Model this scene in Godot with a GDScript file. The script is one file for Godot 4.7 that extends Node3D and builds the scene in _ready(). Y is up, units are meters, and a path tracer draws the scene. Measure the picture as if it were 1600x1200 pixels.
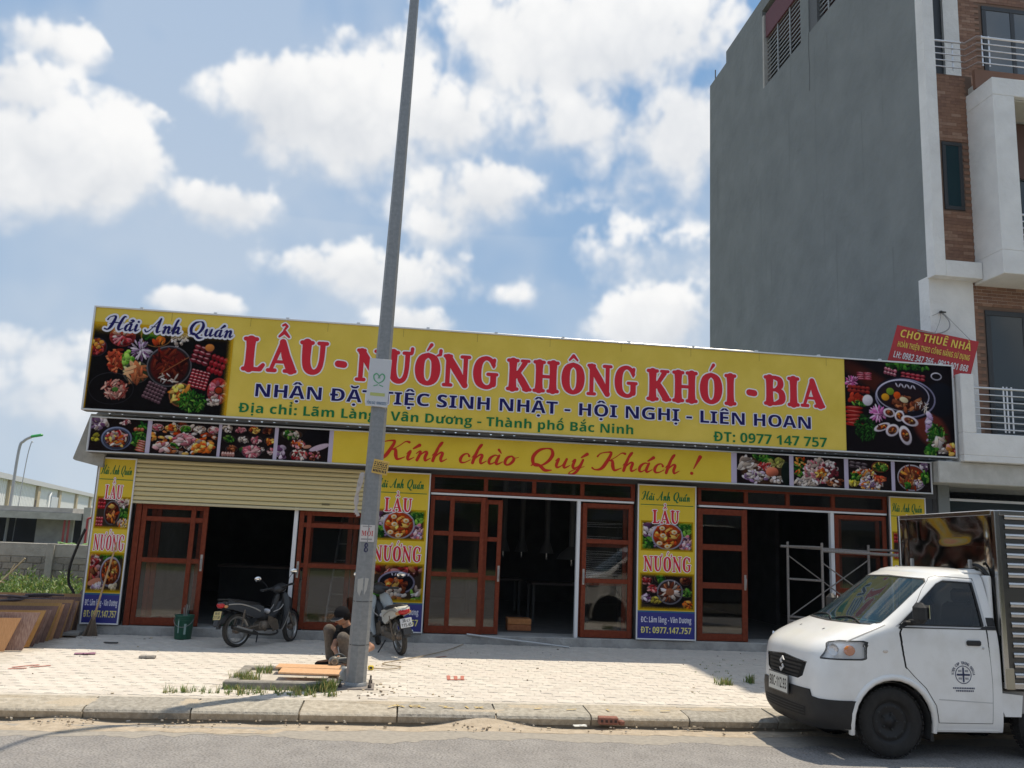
extends Node3D

var rng := RandomNumberGenerator.new()
var mat_cache := {}
var tex_cache := {}
const FAR_Z := 200.0

# ---------------------------------------------------------------- materials
func tone(r: float, g: float, b: float) -> Color:      # a real-world (linear) base colour
	return Color(r, g, b).linear_to_srgb()

func plain(key: String, c: Color, rough := 0.8, metal := 0.0, spec := 0.5) -> StandardMaterial3D:
	if mat_cache.has(key):
		return mat_cache[key]
	var m := StandardMaterial3D.new()
	m.albedo_color = c
	m.roughness = rough
	m.metallic = metal
	m.metallic_specular = spec
	m.resource_name = key
	mat_cache[key] = m
	return m

func noise_tex(key: String, freq: float, ramp: Array, octaves := 5, size := 512, kind := FastNoiseLite.TYPE_SIMPLEX_SMOOTH, fractal := FastNoiseLite.FRACTAL_FBM) -> NoiseTexture2D:
	if tex_cache.has(key):
		return tex_cache[key]
	var n := FastNoiseLite.new()
	n.noise_type = kind
	n.seed = hash(key) % 10000
	n.frequency = freq
	n.fractal_type = fractal
	n.fractal_octaves = octaves
	n.fractal_gain = 0.55
	var t := NoiseTexture2D.new()
	t.width = size
	t.height = size
	t.seamless = true
	t.seamless_blend_skirt = 0.2
	t.noise = n
	var g := Gradient.new()
	var offs := PackedFloat32Array()
	var cols := PackedColorArray()
	for k in ramp:
		offs.append(k[0])
		cols.append(k[1])
	g.offsets = offs
	g.colors = cols
	t.color_ramp = g
	tex_cache[key] = t
	return t

func bump_tex(key: String, freq: float, strength := 4.0, octaves := 5, size := 512) -> NoiseTexture2D:
	if tex_cache.has(key):
		return tex_cache[key]
	var n := FastNoiseLite.new()
	n.seed = hash(key) % 10000
	n.frequency = freq
	n.fractal_octaves = octaves
	n.fractal_gain = 0.6
	var t := NoiseTexture2D.new()
	t.width = size
	t.height = size
	t.seamless = true
	t.as_normal_map = true
	t.bump_strength = strength
	t.noise = n
	tex_cache[key] = t
	return t

# a surface whose tone wanders between two colours; metres is the size of one texture repeat
func mottled(key: String, dark: Color, light: Color, metres: float, rough := 0.9, bump := 0.0, freq := 0.008, metal := 0.0, world := true) -> StandardMaterial3D:
	if mat_cache.has(key):
		return mat_cache[key]
	var m := plain(key, Color.WHITE, rough, metal)
	m.albedo_texture = noise_tex(key + "_t", freq, [[0.0, dark], [0.35, dark.lerp(light, 0.35)], [0.6, dark.lerp(light, 0.6)], [1.0, light]], 6)
	m.uv1_triplanar = true
	m.uv1_world_triplanar = world
	m.uv1_scale = Vector3.ONE / metres
	if bump > 0.0:
		m.normal_enabled = true
		m.normal_texture = bump_tex("bump_common", 0.03, 6.0)
		m.normal_scale = bump
	return m

# ---------------------------------------------------------------- naming
func numbered(called: String, parent: Node) -> String:
	if not parent.has_node(called):
		return called
	var k := 1
	while parent.has_node("%s_%03d" % [called, k]):
		k += 1
	return "%s_%03d" % [called, k]

var name_count := {}
func put(node: Node, called: String, parent: Node) -> void:
	var key := str(parent.get_instance_id()) + called
	var k: int = name_count.get(key, 0)
	node.name = called if k == 0 else "%s_%03d" % [called, k]
	name_count[key] = k + 1
	parent.add_child(node, true)

func tag(o: Node, label: String, category: String, group := "") -> Node:
	o.set_meta("label", label)
	if category != "":
		o.set_meta("category", category)
	if group != "":
		o.set_meta("group", group)
	return o

func thing(called: String, label: String, category: String, at := Vector3.ZERO, turn := 0.0, group := "") -> Node3D:
	var o := Node3D.new()
	put(o, called, self)
	o.position = at
	o.rotation.y = turn
	tag(o, label, category, group)
	return o

func obj(called: String, shape, m: Material, parent: Node = null) -> MeshInstance3D:
	var o := MeshInstance3D.new()
	put(o, called, parent if parent else self)
	if shape is SurfaceTool:
		shape.generate_normals()
		o.mesh = shape.commit()
	else:
		o.mesh = shape
	o.material_override = m
	return o

func struct(called: String, shape, m: Material, parent: Node = null) -> MeshInstance3D:
	var o := obj(called, shape, m, parent)
	if parent == null:
		o.set_meta("kind", "structure")
	return o

func stuff(o: Node) -> Node:
	o.set_meta("kind", "stuff")
	return o

# ---------------------------------------------------------------- shapes
func mb() -> SurfaceTool:
	var st := SurfaceTool.new()
	st.begin(Mesh.PRIMITIVE_TRIANGLES)
	st.set_smooth_group(-1)
	return st

func tri(st: SurfaceTool, a: Vector3, b: Vector3, c: Vector3, out: Vector3) -> void:
	if (a - c).cross(a - b).dot(out) < 0.0:
		var t := b
		b = c
		c = t
	st.add_vertex(a)
	st.add_vertex(b)
	st.add_vertex(c)

func quad(st: SurfaceTool, a: Vector3, b: Vector3, c: Vector3, d: Vector3, out: Vector3) -> void:
	tri(st, a, b, c, out)
	tri(st, a, c, d, out)

# a box with chamfered edges, centred on c, half sizes h
func box(st: SurfaceTool, c: Vector3, size: Vector3, bevel := 0.0, b := Basis.IDENTITY) -> void:
	var h := size * 0.5
	var v: float = minf(bevel, minf(h.x, minf(h.y, h.z)) * 0.9)
	var ax := [b.x, b.y, b.z]
	var hs := [h.x, h.y, h.z]
	st.set_smooth_group(-1)
	for i in 3:
		var j := (i + 1) % 3
		var k := (i + 2) % 3
		for s in [-1.0, 1.0]:
			var o: Vector3 = ax[i] * s
			var f: Vector3 = c + o * hs[i]
			var u: Vector3 = ax[j] * (hs[j] - v)
			var w: Vector3 = ax[k] * (hs[k] - v)
			quad(st, f - u - w, f + u - w, f + u + w, f - u + w, o)
	if v <= 0.0:
		return
	for i in 3:
		var j := (i + 1) % 3
		var k := (i + 2) % 3
		for s in [-1.0, 1.0]:
			for t in [-1.0, 1.0]:
				var e: Vector3 = ax[i] * (hs[i] - v)
				var p: Vector3 = c + ax[j] * s * hs[j] + ax[k] * t * (hs[k] - v)
				var q: Vector3 = c + ax[j] * s * (hs[j] - v) + ax[k] * t * hs[k]
				quad(st, p - e, p + e, q + e, q - e, ax[j] * s + ax[k] * t)
	for s in [-1.0, 1.0]:
		for t in [-1.0, 1.0]:
			for r in [-1.0, 1.0]:
				var p: Vector3 = c + ax[0] * s * hs[0] + ax[1] * t * (hs[1] - v) + ax[2] * r * (hs[2] - v)
				var q: Vector3 = c + ax[0] * s * (hs[0] - v) + ax[1] * t * hs[1] + ax[2] * r * (hs[2] - v)
				var w: Vector3 = c + ax[0] * s * (hs[0] - v) + ax[1] * t * (hs[1] - v) + ax[2] * r * hs[2]
				tri(st, p, q, w, ax[0] * s + ax[1] * t + ax[2] * r)

# a box between two corners
func slab(st: SurfaceTool, lo: Vector3, hi: Vector3, bevel := 0.0) -> void:
	box(st, (lo + hi) * 0.5, hi - lo, bevel)

func one_box(c: Vector3, size: Vector3, bevel := 0.0, b := Basis.IDENTITY) -> SurfaceTool:
	var st := mb()
	box(st, c, size, bevel, b)
	return st

func one_slab(lo: Vector3, hi: Vector3, bevel := 0.0) -> SurfaceTool:
	var st := mb()
	slab(st, lo, hi, bevel)
	return st

# a flat bar between two points, width along side, thickness across it
func bar(st: SurfaceTool, a: Vector3, b: Vector3, width: float, thick: float, side := Vector3.UP, bevel := 0.0) -> void:
	var x := (b - a).normalized()
	var z := x.cross(side).normalized()
	var y := z.cross(x).normalized()
	box(st, (a + b) * 0.5, Vector3((b - a).length(), width, thick), bevel, Basis(x, y, z))

# round tube through points; r a number or an array of radii
func tube(st: SurfaceTool, pts: Array, r, sides := 8, caps := true, group := 1, flat_x := 1.0) -> void:
	st.set_smooth_group(group)
	var n := pts.size()
	var up := Vector3.UP
	var rings := []
	var t0: Vector3 = (pts[1] - pts[0]).normalized()
	if absf(t0.dot(up)) > 0.95:
		up = Vector3.RIGHT
	var side := t0.cross(up).normalized()
	for i in n:
		var t: Vector3
		if i == 0:
			t = t0
		elif i == n - 1:
			t = (pts[i] - pts[i - 1]).normalized()
		else:
			t = ((pts[i + 1] - pts[i]).normalized() + (pts[i] - pts[i - 1]).normalized()).normalized()
		side = (side - t * side.dot(t)).normalized()
		var over := side.cross(t)
		var rad: float = r[i] if r is Array else r
		var ring := []
		for k in sides:
			var a := TAU * k / sides
			ring.append(pts[i] + (side * cos(a) * flat_x + over * sin(a)) * rad)
		rings.append(ring)
	for i in n - 1:
		for k in sides:
			var l := (k + 1) % sides
			var mid: Vector3 = (pts[i] + pts[i + 1]) * 0.5
			quad(st, rings[i][k], rings[i][l], rings[i + 1][l], rings[i + 1][k], (rings[i][k] + rings[i + 1][l]) * 0.5 - mid)
	if caps:
		st.set_smooth_group(-1)
		for e in [[0, 1], [n - 1, n - 2]]:
			for k in range(1, sides - 1):
				tri(st, rings[e[0]][0], rings[e[0]][k], rings[e[0]][k + 1], pts[e[0]] - pts[e[1]])

func curve(pts: Array, steps := 6) -> Array:           # Catmull-Rom through 3-D points
	var out := []
	var n := pts.size()
	for i in n - 1:
		var p0 = pts[maxi(i - 1, 0)]
		var p3 = pts[mini(i + 2, n - 1)]
		for s in steps:
			out.append(pts[i].cubic_interpolate(pts[i + 1], p0, p3, float(s) / steps))
	out.append(pts[n - 1])
	return out

# lathe: profile of Vector2(radius, height) turned about the axis of t (its y)
func lathe(st: SurfaceTool, profile: Array, t := Transform3D.IDENTITY, seg := 20, group := 1) -> void:
	st.set_smooth_group(group)
	for i in profile.size() - 1:
		var p: Vector2 = profile[i]
		var q: Vector2 = profile[i + 1]
		var nrm := Vector2(q.y - p.y, p.x - q.x)
		for k in seg:
			var a := TAU * k / seg
			var b := TAU * (k + 1) / seg
			var pa := Vector3(cos(a), 0, sin(a))
			var pb := Vector3(cos(b), 0, sin(b))
			var out: Vector3 = t.basis * ((pa + pb) * 0.5 * nrm.x + Vector3.UP * nrm.y)
			var v0: Vector3 = t * (pa * p.x + Vector3.UP * p.y)
			var v1: Vector3 = t * (pb * p.x + Vector3.UP * p.y)
			var v2: Vector3 = t * (pb * q.x + Vector3.UP * q.y)
			var v3: Vector3 = t * (pa * q.x + Vector3.UP * q.y)
			if p.x > 1e-5:
				tri(st, v0, v1, v2, out)
			if q.x > 1e-5:
				tri(st, v0, v2, v3, out)

func axis_to(dir: Vector3, at: Vector3) -> Transform3D:  # y axis along dir
	var y := dir.normalized()
	var x := y.cross(Vector3.FORWARD if absf(y.dot(Vector3.FORWARD)) < 0.9 else Vector3.RIGHT).normalized()
	return Transform3D(Basis(x, y, x.cross(y)), at)

func rod(st: SurfaceTool, a: Vector3, b: Vector3, r: float, sides := 10) -> void:
	tube(st, [a, b], r, sides)

func ball(st: SurfaceTool, c: Vector3, r: Vector3, seg := 12, rings := 8, b := Basis.IDENTITY) -> void:
	var prof := []
	for i in rings + 1:
		var a := -PI / 2 + PI * i / rings
		prof.append(Vector2(cos(a), sin(a)))
	prof[0].x = 0.0
	prof[rings].x = 0.0
	lathe(st, prof, Transform3D(b * Basis.from_scale(r), c), seg, 1)

# polygon (x, y) pushed from z0 to z1, placed by t
func prism(st: SurfaceTool, poly: Array, z0: float, z1: float, t := Transform3D.IDENTITY, smooth_sides := false) -> void:
	var pp := PackedVector2Array(poly)
	var idx := Geometry2D.triangulate_polygon(pp)
	st.set_smooth_group(-1)
	for i in range(0, idx.size(), 3):
		for e in [[z0, -1.0], [z1, 1.0]]:
			var z: float = e[0]
			tri(st, t * Vector3(pp[idx[i]].x, pp[idx[i]].y, z), t * Vector3(pp[idx[i + 1]].x, pp[idx[i + 1]].y, z), t * Vector3(pp[idx[i + 2]].x, pp[idx[i + 2]].y, z), t.basis.z * e[1] * signf(z1 - z0))
	if smooth_sides:
		st.set_smooth_group(2)
	var cw := Geometry2D.is_polygon_clockwise(pp)
	for i in pp.size():
		var a := pp[i]
		var b := pp[(i + 1) % pp.size()]
		var o := Vector2(b.y - a.y, a.x - b.x) * (-1.0 if cw else 1.0)
		quad(st, t * Vector3(a.x, a.y, z0), t * Vector3(b.x, b.y, z0), t * Vector3(b.x, b.y, z1), t * Vector3(a.x, a.y, z1), t.basis * Vector3(o.x, o.y, 0))

func rounded(x0: float, y0: float, x1: float, y1: float, r: float, n := 4) -> Array:
	var out := []
	for c in [[x1 - r, y1 - r, 0.0], [x0 + r, y1 - r, PI / 2], [x0 + r, y0 + r, PI], [x1 - r, y0 + r, PI * 1.5]]:
		for i in n + 1:
			var a: float = c[2] + PI / 2 * i / n
			out.append(Vector2(c[0] + cos(a) * r, c[1] + sin(a) * r))
	return out

func oval(cx: float, cy: float, rx: float, ry: float, n := 16, tilt := 0.0) -> Array:
	var out := []
	for i in n:
		out.append(Vector2(cx, cy) + Vector2(cos(TAU * i / n) * rx, sin(TAU * i / n) * ry).rotated(tilt))
	return out

# ---------------------------------------------------------------- lettering
func font(face: String, bold: bool, fat := 0.0) -> FontVariation:
	var sf := SystemFont.new()
	sf.font_names = PackedStringArray([face])
	sf.font_weight = 700 if bold else 400
	var fv := FontVariation.new()
	fv.base_font = sf
	fv.variation_embolden = fat
	return fv

# marks are pen strokes laid on the letter below them; each row of numbers is x, y and pen radius
var glyph_mesh := {}
const SPLIT := {"ẩ": "â?", "Ẩ": "Â?", "ậ": "â.", "Ậ": "Â.", "ặ": "ă.", "Ặ": "Ă.", "ệ": "ê.", "Ệ": "Ê.", "ộ": "ô.", "Ộ": "Ô.", "ị": "i.", "Ị": "I.", "ỉ": "i?", "ả": "a?", "Ả": "A?", "ơ": "o,", "Ơ": "O,", "ư": "u,", "Ư": "U,", "ớ": "o,'", "Ớ": "O,'", "ố": "ô'", "Ố": "Ô'", "ắ": "ă'", "ử": "u,?", "Ử": "U,?", "ụ": "u.", "Ụ": "U.", "Ổ": "Ô?", "Ắ": "Ă'"}

# print in a plain face, letter by letter, into the rectangle (x0..x1, baseline..cap height) on z; returns triangles
func face_tris(text: String, face: String, rect: Rect2, z: float) -> PackedVector3Array:
	var fv := font(face, true)
	var out := PackedVector3Array()
	var pen := 0.0
	var lo := 1e9
	var hi := -1e9
	for ch in text:
		var parts: String = SPLIT.get(ch, ch)
		var base := parts[0]
		var key := face + base
		if not glyph_mesh.has(key):
			var verts := PackedVector3Array()
			if base != " ":
				var tm := TextMesh.new()
				tm.text = base
				tm.font = fv
				tm.font_size = 64
				tm.pixel_size = 1.0 / 64.0
				tm.depth = 0.0
				tm.curve_step = 3.0
				tm.horizontal_alignment = HORIZONTAL_ALIGNMENT_LEFT
				tm.vertical_alignment = VERTICAL_ALIGNMENT_TOP
				var ar := tm.surface_get_arrays(0)
				var v: PackedVector3Array = ar[Mesh.ARRAY_VERTEX]
				var ix = ar[Mesh.ARRAY_INDEX]
				if ix != null and ix.size():
					for i in ix:
						verts.append(v[i])
				else:
					verts = v
			glyph_mesh[key] = verts
		var adv: float = fv.get_string_size(base, HORIZONTAL_ALIGNMENT_LEFT, -1, 64).x / 64.0
		var asc: float = fv.get_ascent(64) / 64.0
		var top := -1e9
		for p in glyph_mesh[key]:
			var q := Vector3(p.x + pen, p.y + asc, 0)
			out.append(q)
			lo = minf(lo, q.x)
			hi = maxf(hi, q.x)
			top = maxf(top, q.y)
		var cx := pen + adv * 0.5
		for k in range(1, parts.length()):
			var marks := mark_pen(parts[k], cx, top if top > -1e8 else 0.7, adv, base)
			for c in marks:
				for p in capsule(c[0], c[1]):
					out.append(Vector3(p.x, p.y, 0.0))
		pen += adv
	var cap := 0.714
	for i in out.size():
		out[i] = Vector3(rect.position.x + (out[i].x - lo) / (hi - lo) * rect.size.x, rect.position.y + out[i].y / cap * rect.size.y, z)
	return out

# the two ends (x, y, radius) of each pen stroke of a mark over a letter that ends at top
func mark_pen(mark: String, cx: float, top: float, w: float, base: String) -> Array:
	match mark:
		".":
			return [[Vector3(cx, -0.15, 0.07), Vector3(cx + 0.01, -0.15, 0.07)]]
		"'":
			return [[Vector3(cx, top + 0.05, 0.035), Vector3(cx + 0.1, top + 0.18, 0.05)]]
		"?":
			var y := top + 0.06
			return [[Vector3(cx, y, 0.03), Vector3(cx + 0.07, y + 0.08, 0.035)], [Vector3(cx + 0.07, y + 0.08, 0.035), Vector3(cx + 0.02, y + 0.15, 0.03)], [Vector3(cx + 0.02, y + 0.15, 0.03), Vector3(cx - 0.05, y + 0.12, 0.03)]]
		",":
			var x := cx + w * (0.42 if base in "oO" else 0.36)
			var y := 0.5 if base in "ou" else 0.68
			return [[Vector3(x - 0.04, y - 0.03, 0.03), Vector3(x + 0.07, y + 0.02, 0.04)], [Vector3(x + 0.07, y + 0.02, 0.04), Vector3(x + 0.09, y + 0.13, 0.045)]]
		"~":
			var y := top + 0.1
			return [[Vector3(cx - 0.15, y, 0.03), Vector3(cx - 0.05, y + 0.05, 0.04)], [Vector3(cx - 0.05, y + 0.05, 0.04), Vector3(cx + 0.05, y, 0.04)], [Vector3(cx + 0.05, y, 0.04), Vector3(cx + 0.15, y + 0.05, 0.03)]]
	return []

# the outline of two joined discs as triangles
func capsule(a: Vector3, b: Vector3, n := 7) -> PackedVector2Array:
	var pa := Vector2(a.x, a.y)
	var pb := Vector2(b.x, b.y)
	var d := pb - pa
	var ring := PackedVector2Array()
	var ang := d.angle() if d.length() > 1e-6 else 0.0
	for i in n + 1:
		ring.append(pb + Vector2.from_angle(ang - PI / 2 + PI * i / n) * b.z)
	for i in n + 1:
		ring.append(pa + Vector2.from_angle(ang + PI / 2 + PI * i / n) * a.z)
	var out := PackedVector2Array()
	for i in range(1, ring.size() - 1):
		out.append(ring[0])
		out.append(ring[i + 1])
		out.append(ring[i])
	return out

func flat_mesh(v: PackedVector3Array, t := Transform3D.IDENTITY) -> ArrayMesh:
	var nn := PackedVector3Array()
	nn.resize(v.size())
	nn.fill(t.basis.z.normalized())
	for i in range(0, v.size(), 3):
		var a := v[i]
		var b := v[i + 1]
		var c := v[i + 2]
		if (a - c).cross(a - b).z < 0.0:
			v[i + 1] = c
			v[i + 2] = b
	for i in v.size():
		v[i] = t * v[i]
	var ar := []
	ar.resize(Mesh.ARRAY_MAX)
	ar[Mesh.ARRAY_VERTEX] = v
	ar[Mesh.ARRAY_NORMAL] = nn
	var am := ArrayMesh.new()
	am.add_surface_from_arrays(Mesh.PRIMITIVE_TRIANGLES, ar)
	return am

# letters in a plain face; a rim of another colour is the same print laid out eight times round it
func print_line(called: String, text: String, face: String, rect: Rect2, z: float, m: Material, parent: Node, t := Transform3D.IDENTITY, rim := 0.0, rim_mat: Material = null) -> MeshInstance3D:
	var v := face_tris(text, face, rect, z)
	if rim > 0.0:
		var under := PackedVector3Array()
		for k in 8:
			var o := Vector3(cos(TAU * k / 8) * rim, sin(TAU * k / 8) * rim, -0.0012 - 0.0001 * k)
			for p in v:
				under.append(p + o)
		obj("lettering_rim", flat_mesh(under, t), rim_mat, parent)
	return obj(called, flat_mesh(v, t), m, parent)

# ---- two faces drawn with a pen: a heavy round serif and a sloping script
func stem(x: float, r := 0.125) -> Array:
	return [[x, 0.1, r * 1.16], [x, 0.3, r], [x, 0.7, r], [x, 0.9, r * 1.16]]

func foot(x0: float, x1: float, y: float, r := 0.065) -> Array:
	return [[x0, y, r], [x1, y, r]]

func serif_glyph(ch: String) -> Array:                 # [width, strokes, curved strokes]
	var lo := 0.065
	var hi := 0.935
	match ch:
		"L":
			return [0.78, [stem(0.25), foot(0.07, 0.43, hi), foot(0.07, 0.6, lo), [[0.6, 0.08, 0.08], [0.7, 0.2, 0.06]]], []]
		"A":
			return [0.98, [[[0.14, 0.08, 0.055], [0.47, 0.92, 0.07]], [[0.47, 0.9, 0.1], [0.6, 0.5, 0.13], [0.8, 0.1, 0.14]], foot(0.28, 0.66, 0.32, 0.05), foot(0.05, 0.28, lo, 0.06), foot(0.6, 0.93, lo, 0.06)], []]
		"U":
			return [0.98, [foot(0.08, 0.42, hi), foot(0.64, 0.9, hi, 0.06)], [[[0.25, 0.92, 0.14], [0.25, 0.45, 0.125], [0.32, 0.18, 0.12], [0.5, 0.08, 0.085], [0.68, 0.17, 0.08], [0.76, 0.45, 0.075], [0.77, 0.92, 0.08]]]]
		"N":
			return [1.04, [[[0.2, 0.1, 0.075], [0.2, 0.92, 0.075]], [[0.2, 0.9, 0.12], [0.52, 0.5, 0.13], [0.84, 0.08, 0.1]], [[0.84, 0.1, 0.07], [0.84, 0.92, 0.075]], foot(0.07, 0.33, lo, 0.06), foot(0.08, 0.3, hi, 0.06), foot(0.7, 0.97, hi, 0.06)], []]
		"G":
			return [1.0, [foot(0.6, 0.92, 0.46, 0.06), [[0.8, 0.42, 0.1], [0.8, 0.16, 0.1]], [[0.8, 0.68, 0.04], [0.82, 0.9, 0.06]]], [[[0.8, 0.74, 0.07], [0.68, 0.9, 0.075], [0.48, 0.94, 0.075], [0.27, 0.8, 0.12], [0.2, 0.5, 0.14], [0.27, 0.2, 0.12], [0.5, 0.07, 0.075], [0.7, 0.1, 0.075], [0.8, 0.25, 0.09]]]]
		"K":
			return [1.0, [stem(0.25), foot(0.07, 0.43, hi), foot(0.07, 0.43, lo), [[0.36, 0.42, 0.06], [0.72, 0.88, 0.09]], [[0.45, 0.56, 0.09], [0.6, 0.35, 0.13], [0.8, 0.1, 0.13]], foot(0.6, 0.87, hi, 0.055), foot(0.7, 0.95, lo, 0.06)], []]
		"H":
			return [1.06, [stem(0.25), stem(0.8), foot(0.07, 0.43, hi), foot(0.07, 0.43, lo), foot(0.62, 0.98, hi), foot(0.62, 0.98, lo), foot(0.3, 0.75, 0.5, 0.06)], []]
		"O":
			return [1.0, [], [[[0.5, 0.93, 0.075], [0.27, 0.8, 0.125], [0.2, 0.5, 0.15], [0.27, 0.2, 0.125], [0.5, 0.07, 0.075], [0.73, 0.2, 0.125], [0.8, 0.5, 0.15], [0.73, 0.8, 0.125], [0.5, 0.93, 0.075]]]]
		"I":
			return [0.52, [stem(0.26), foot(0.08, 0.44, hi), foot(0.08, 0.44, lo)], []]
		"B":
			return [0.92, [stem(0.25), foot(0.08, 0.5, hi), foot(0.08, 0.5, lo), foot(0.3, 0.55, 0.52, 0.055)], [[[0.45, 0.93, 0.065], [0.66, 0.86, 0.1], [0.68, 0.66, 0.11], [0.5, 0.53, 0.06]], [[0.48, 0.53, 0.06], [0.72, 0.44, 0.11], [0.74, 0.18, 0.12], [0.48, 0.07, 0.065]]]]
		"-":
			return [0.5, [[[0.16, 0.42, 0.11], [0.34, 0.4, 0.11]]], []]
	return [0.42, [], []]

func script_glyph(ch: String) -> Array:
	match ch:
		"n":
			return [0.46, [], [[[0, 0.33, 0.016], [0.08, 0.45, 0.03], [0.12, 0.36, 0.05], [0.1, 0.02, 0.055]], [[0.1, 0.15, 0.018], [0.22, 0.42, 0.03], [0.31, 0.4, 0.05], [0.31, 0.16, 0.055], [0.36, 0.01, 0.035], [0.48, 0.14, 0.014]]]]
		"h":
			return [0.46, [], [[[0, 0.28, 0.014], [0.14, 0.74, 0.018], [0.17, 0.93, 0.022], [0.11, 0.86, 0.04], [0.08, 0.4, 0.058], [0.08, 0.02, 0.055]], [[0.08, 0.15, 0.018], [0.2, 0.42, 0.03], [0.29, 0.4, 0.05], [0.29, 0.16, 0.055], [0.35, 0.01, 0.035], [0.48, 0.14, 0.014]]]]
		"i":
			return [0.24, [[[0.11, 0.63, 0.05], [0.12, 0.63, 0.05]]], [[[0, 0.3, 0.014], [0.08, 0.43, 0.045], [0.07, 0.15, 0.056], [0.12, 0.01, 0.035], [0.26, 0.14, 0.014]]]]
		"ı":
			return [0.24, [], [[[0, 0.3, 0.014], [0.08, 0.43, 0.045], [0.07, 0.15, 0.056], [0.12, 0.01, 0.035], [0.26, 0.14, 0.014]]]]
		"c":
			return [0.34, [], [[[0.28, 0.34, 0.045], [0.21, 0.45, 0.022], [0.1, 0.4, 0.035], [0.05, 0.2, 0.058], [0.1, 0.03, 0.042], [0.22, 0.02, 0.022], [0.36, 0.16, 0.014]]]]
		"a":
			return [0.46, [], [[[0.3, 0.4, 0.02], [0.18, 0.45, 0.025], [0.07, 0.3, 0.052], [0.07, 0.09, 0.052], [0.15, 0.01, 0.03], [0.26, 0.14, 0.016], [0.31, 0.42, 0.02]], [[0.31, 0.44, 0.042], [0.29, 0.12, 0.056], [0.35, 0.01, 0.035], [0.48, 0.14, 0.014]]]]
		"o":
			return [0.4, [], [[[0.2, 0.45, 0.024], [0.08, 0.35, 0.05], [0.06, 0.12, 0.055], [0.15, 0.0, 0.03], [0.26, 0.1, 0.048], [0.3, 0.3, 0.052], [0.2, 0.45, 0.024]], [[0.22, 0.44, 0.012], [0.32, 0.36, 0.012], [0.42, 0.4, 0.012]]]]
		"u":
			return [0.48, [], [[[0, 0.33, 0.014], [0.08, 0.43, 0.042], [0.07, 0.15, 0.056], [0.13, 0.01, 0.038], [0.25, 0.12, 0.016], [0.32, 0.4, 0.02]], [[0.33, 0.44, 0.044], [0.31, 0.12, 0.056], [0.37, 0.01, 0.035], [0.5, 0.14, 0.014]]]]
		"y":
			return [0.46, [], [[[0, 0.33, 0.014], [0.08, 0.43, 0.042], [0.07, 0.15, 0.056], [0.13, 0.01, 0.038], [0.25, 0.12, 0.016], [0.32, 0.4, 0.02]], [[0.33, 0.44, 0.042], [0.3, 0.1, 0.056], [0.24, -0.18, 0.05], [0.12, -0.3, 0.03], [0.03, -0.24, 0.022], [0.14, -0.08, 0.014], [0.44, 0.12, 0.012]]]]
		"K":
			return [0.76, [], [[[-0.1, 0.66, 0.035], [-0.02, 0.82, 0.018], [0.2, 0.9, 0.028], [0.3, 0.82, 0.05], [0.22, 0.25, 0.066], [0.12, 0.03, 0.045], [-0.04, 0.0, 0.024], [-0.14, 0.08, 0.034]], [[0.74, 0.86, 0.045], [0.62, 0.88, 0.02], [0.48, 0.66, 0.016], [0.3, 0.46, 0.016]], [[0.32, 0.47, 0.02], [0.42, 0.46, 0.052], [0.5, 0.18, 0.066], [0.6, 0.01, 0.04], [0.78, 0.14, 0.014]]]]
		"Q":
			return [0.78, [], [[[0.42, 0.92, 0.022], [0.2, 0.82, 0.05], [0.08, 0.48, 0.066], [0.18, 0.12, 0.056], [0.38, 0.04, 0.026], [0.58, 0.25, 0.05], [0.66, 0.6, 0.066], [0.56, 0.88, 0.042], [0.4, 0.92, 0.022]], [[0.12, 0.04, 0.022], [0.24, 0.14, 0.03], [0.42, 0.02, 0.06], [0.6, -0.16, 0.056], [0.8, -0.14, 0.018]]]]
		"H":
			return [0.84, [], [[[-0.08, 0.66, 0.035], [0.0, 0.84, 0.018], [0.2, 0.92, 0.03], [0.28, 0.8, 0.052], [0.2, 0.25, 0.064], [0.08, 0.02, 0.035], [-0.08, 0.06, 0.034]], [[0.8, 0.9, 0.022], [0.68, 0.86, 0.048], [0.58, 0.3, 0.064], [0.64, 0.03, 0.042], [0.84, 0.16, 0.014]], [[0.08, 0.4, 0.016], [0.34, 0.5, 0.026], [0.68, 0.47, 0.016]]]]
		"A":
			return [0.78, [], [[[-0.06, 0.14, 0.034], [0.04, 0.01, 0.034], [0.2, 0.14, 0.022], [0.4, 0.55, 0.018], [0.56, 0.92, 0.022]], [[0.57, 0.93, 0.042], [0.54, 0.35, 0.064], [0.58, 0.03, 0.046], [0.74, 0.12, 0.014]], [[0.22, 0.36, 0.018], [0.56, 0.4, 0.02]]]]
		"!":
			return [0.3, [[[0.16, 0.9, 0.075], [0.08, 0.3, 0.02]], [[0.06, 0.06, 0.06], [0.07, 0.06, 0.06]]], []]
	return [0.3, [], []]

func pen_marks(mark: String, cx: float, top: float) -> Array:
	match mark:
		"^":
			return [[[cx - 0.16, top + 0.06, 0.035], [cx, top + 0.2, 0.06]], [[cx, top + 0.2, 0.06], [cx + 0.16, top + 0.06, 0.035]]]
		"'":
			return [[[cx - 0.04, top + 0.06, 0.028], [cx + 0.1, top + 0.24, 0.062]]]
		"`":
			return [[[cx + 0.05, top + 0.06, 0.022], [cx - 0.06, top + 0.22, 0.05]]]
		"?":
			return [[[cx - 0.02, top + 0.05, 0.03], [cx + 0.02, top + 0.1, 0.035]], [[cx + 0.02, top + 0.1, 0.035], [cx + 0.07, top + 0.17, 0.04]], [[cx + 0.07, top + 0.17, 0.04], [cx + 0.0, top + 0.23, 0.035]], [[cx + 0.0, top + 0.23, 0.035], [cx - 0.07, top + 0.19, 0.035]]]
		",":
			return [[[cx - 0.06, top - 0.08, 0.03], [cx + 0.06, top - 0.04, 0.055]], [[cx + 0.06, top - 0.04, 0.055], [cx + 0.07, top + 0.08, 0.06]]]
	return []

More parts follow.
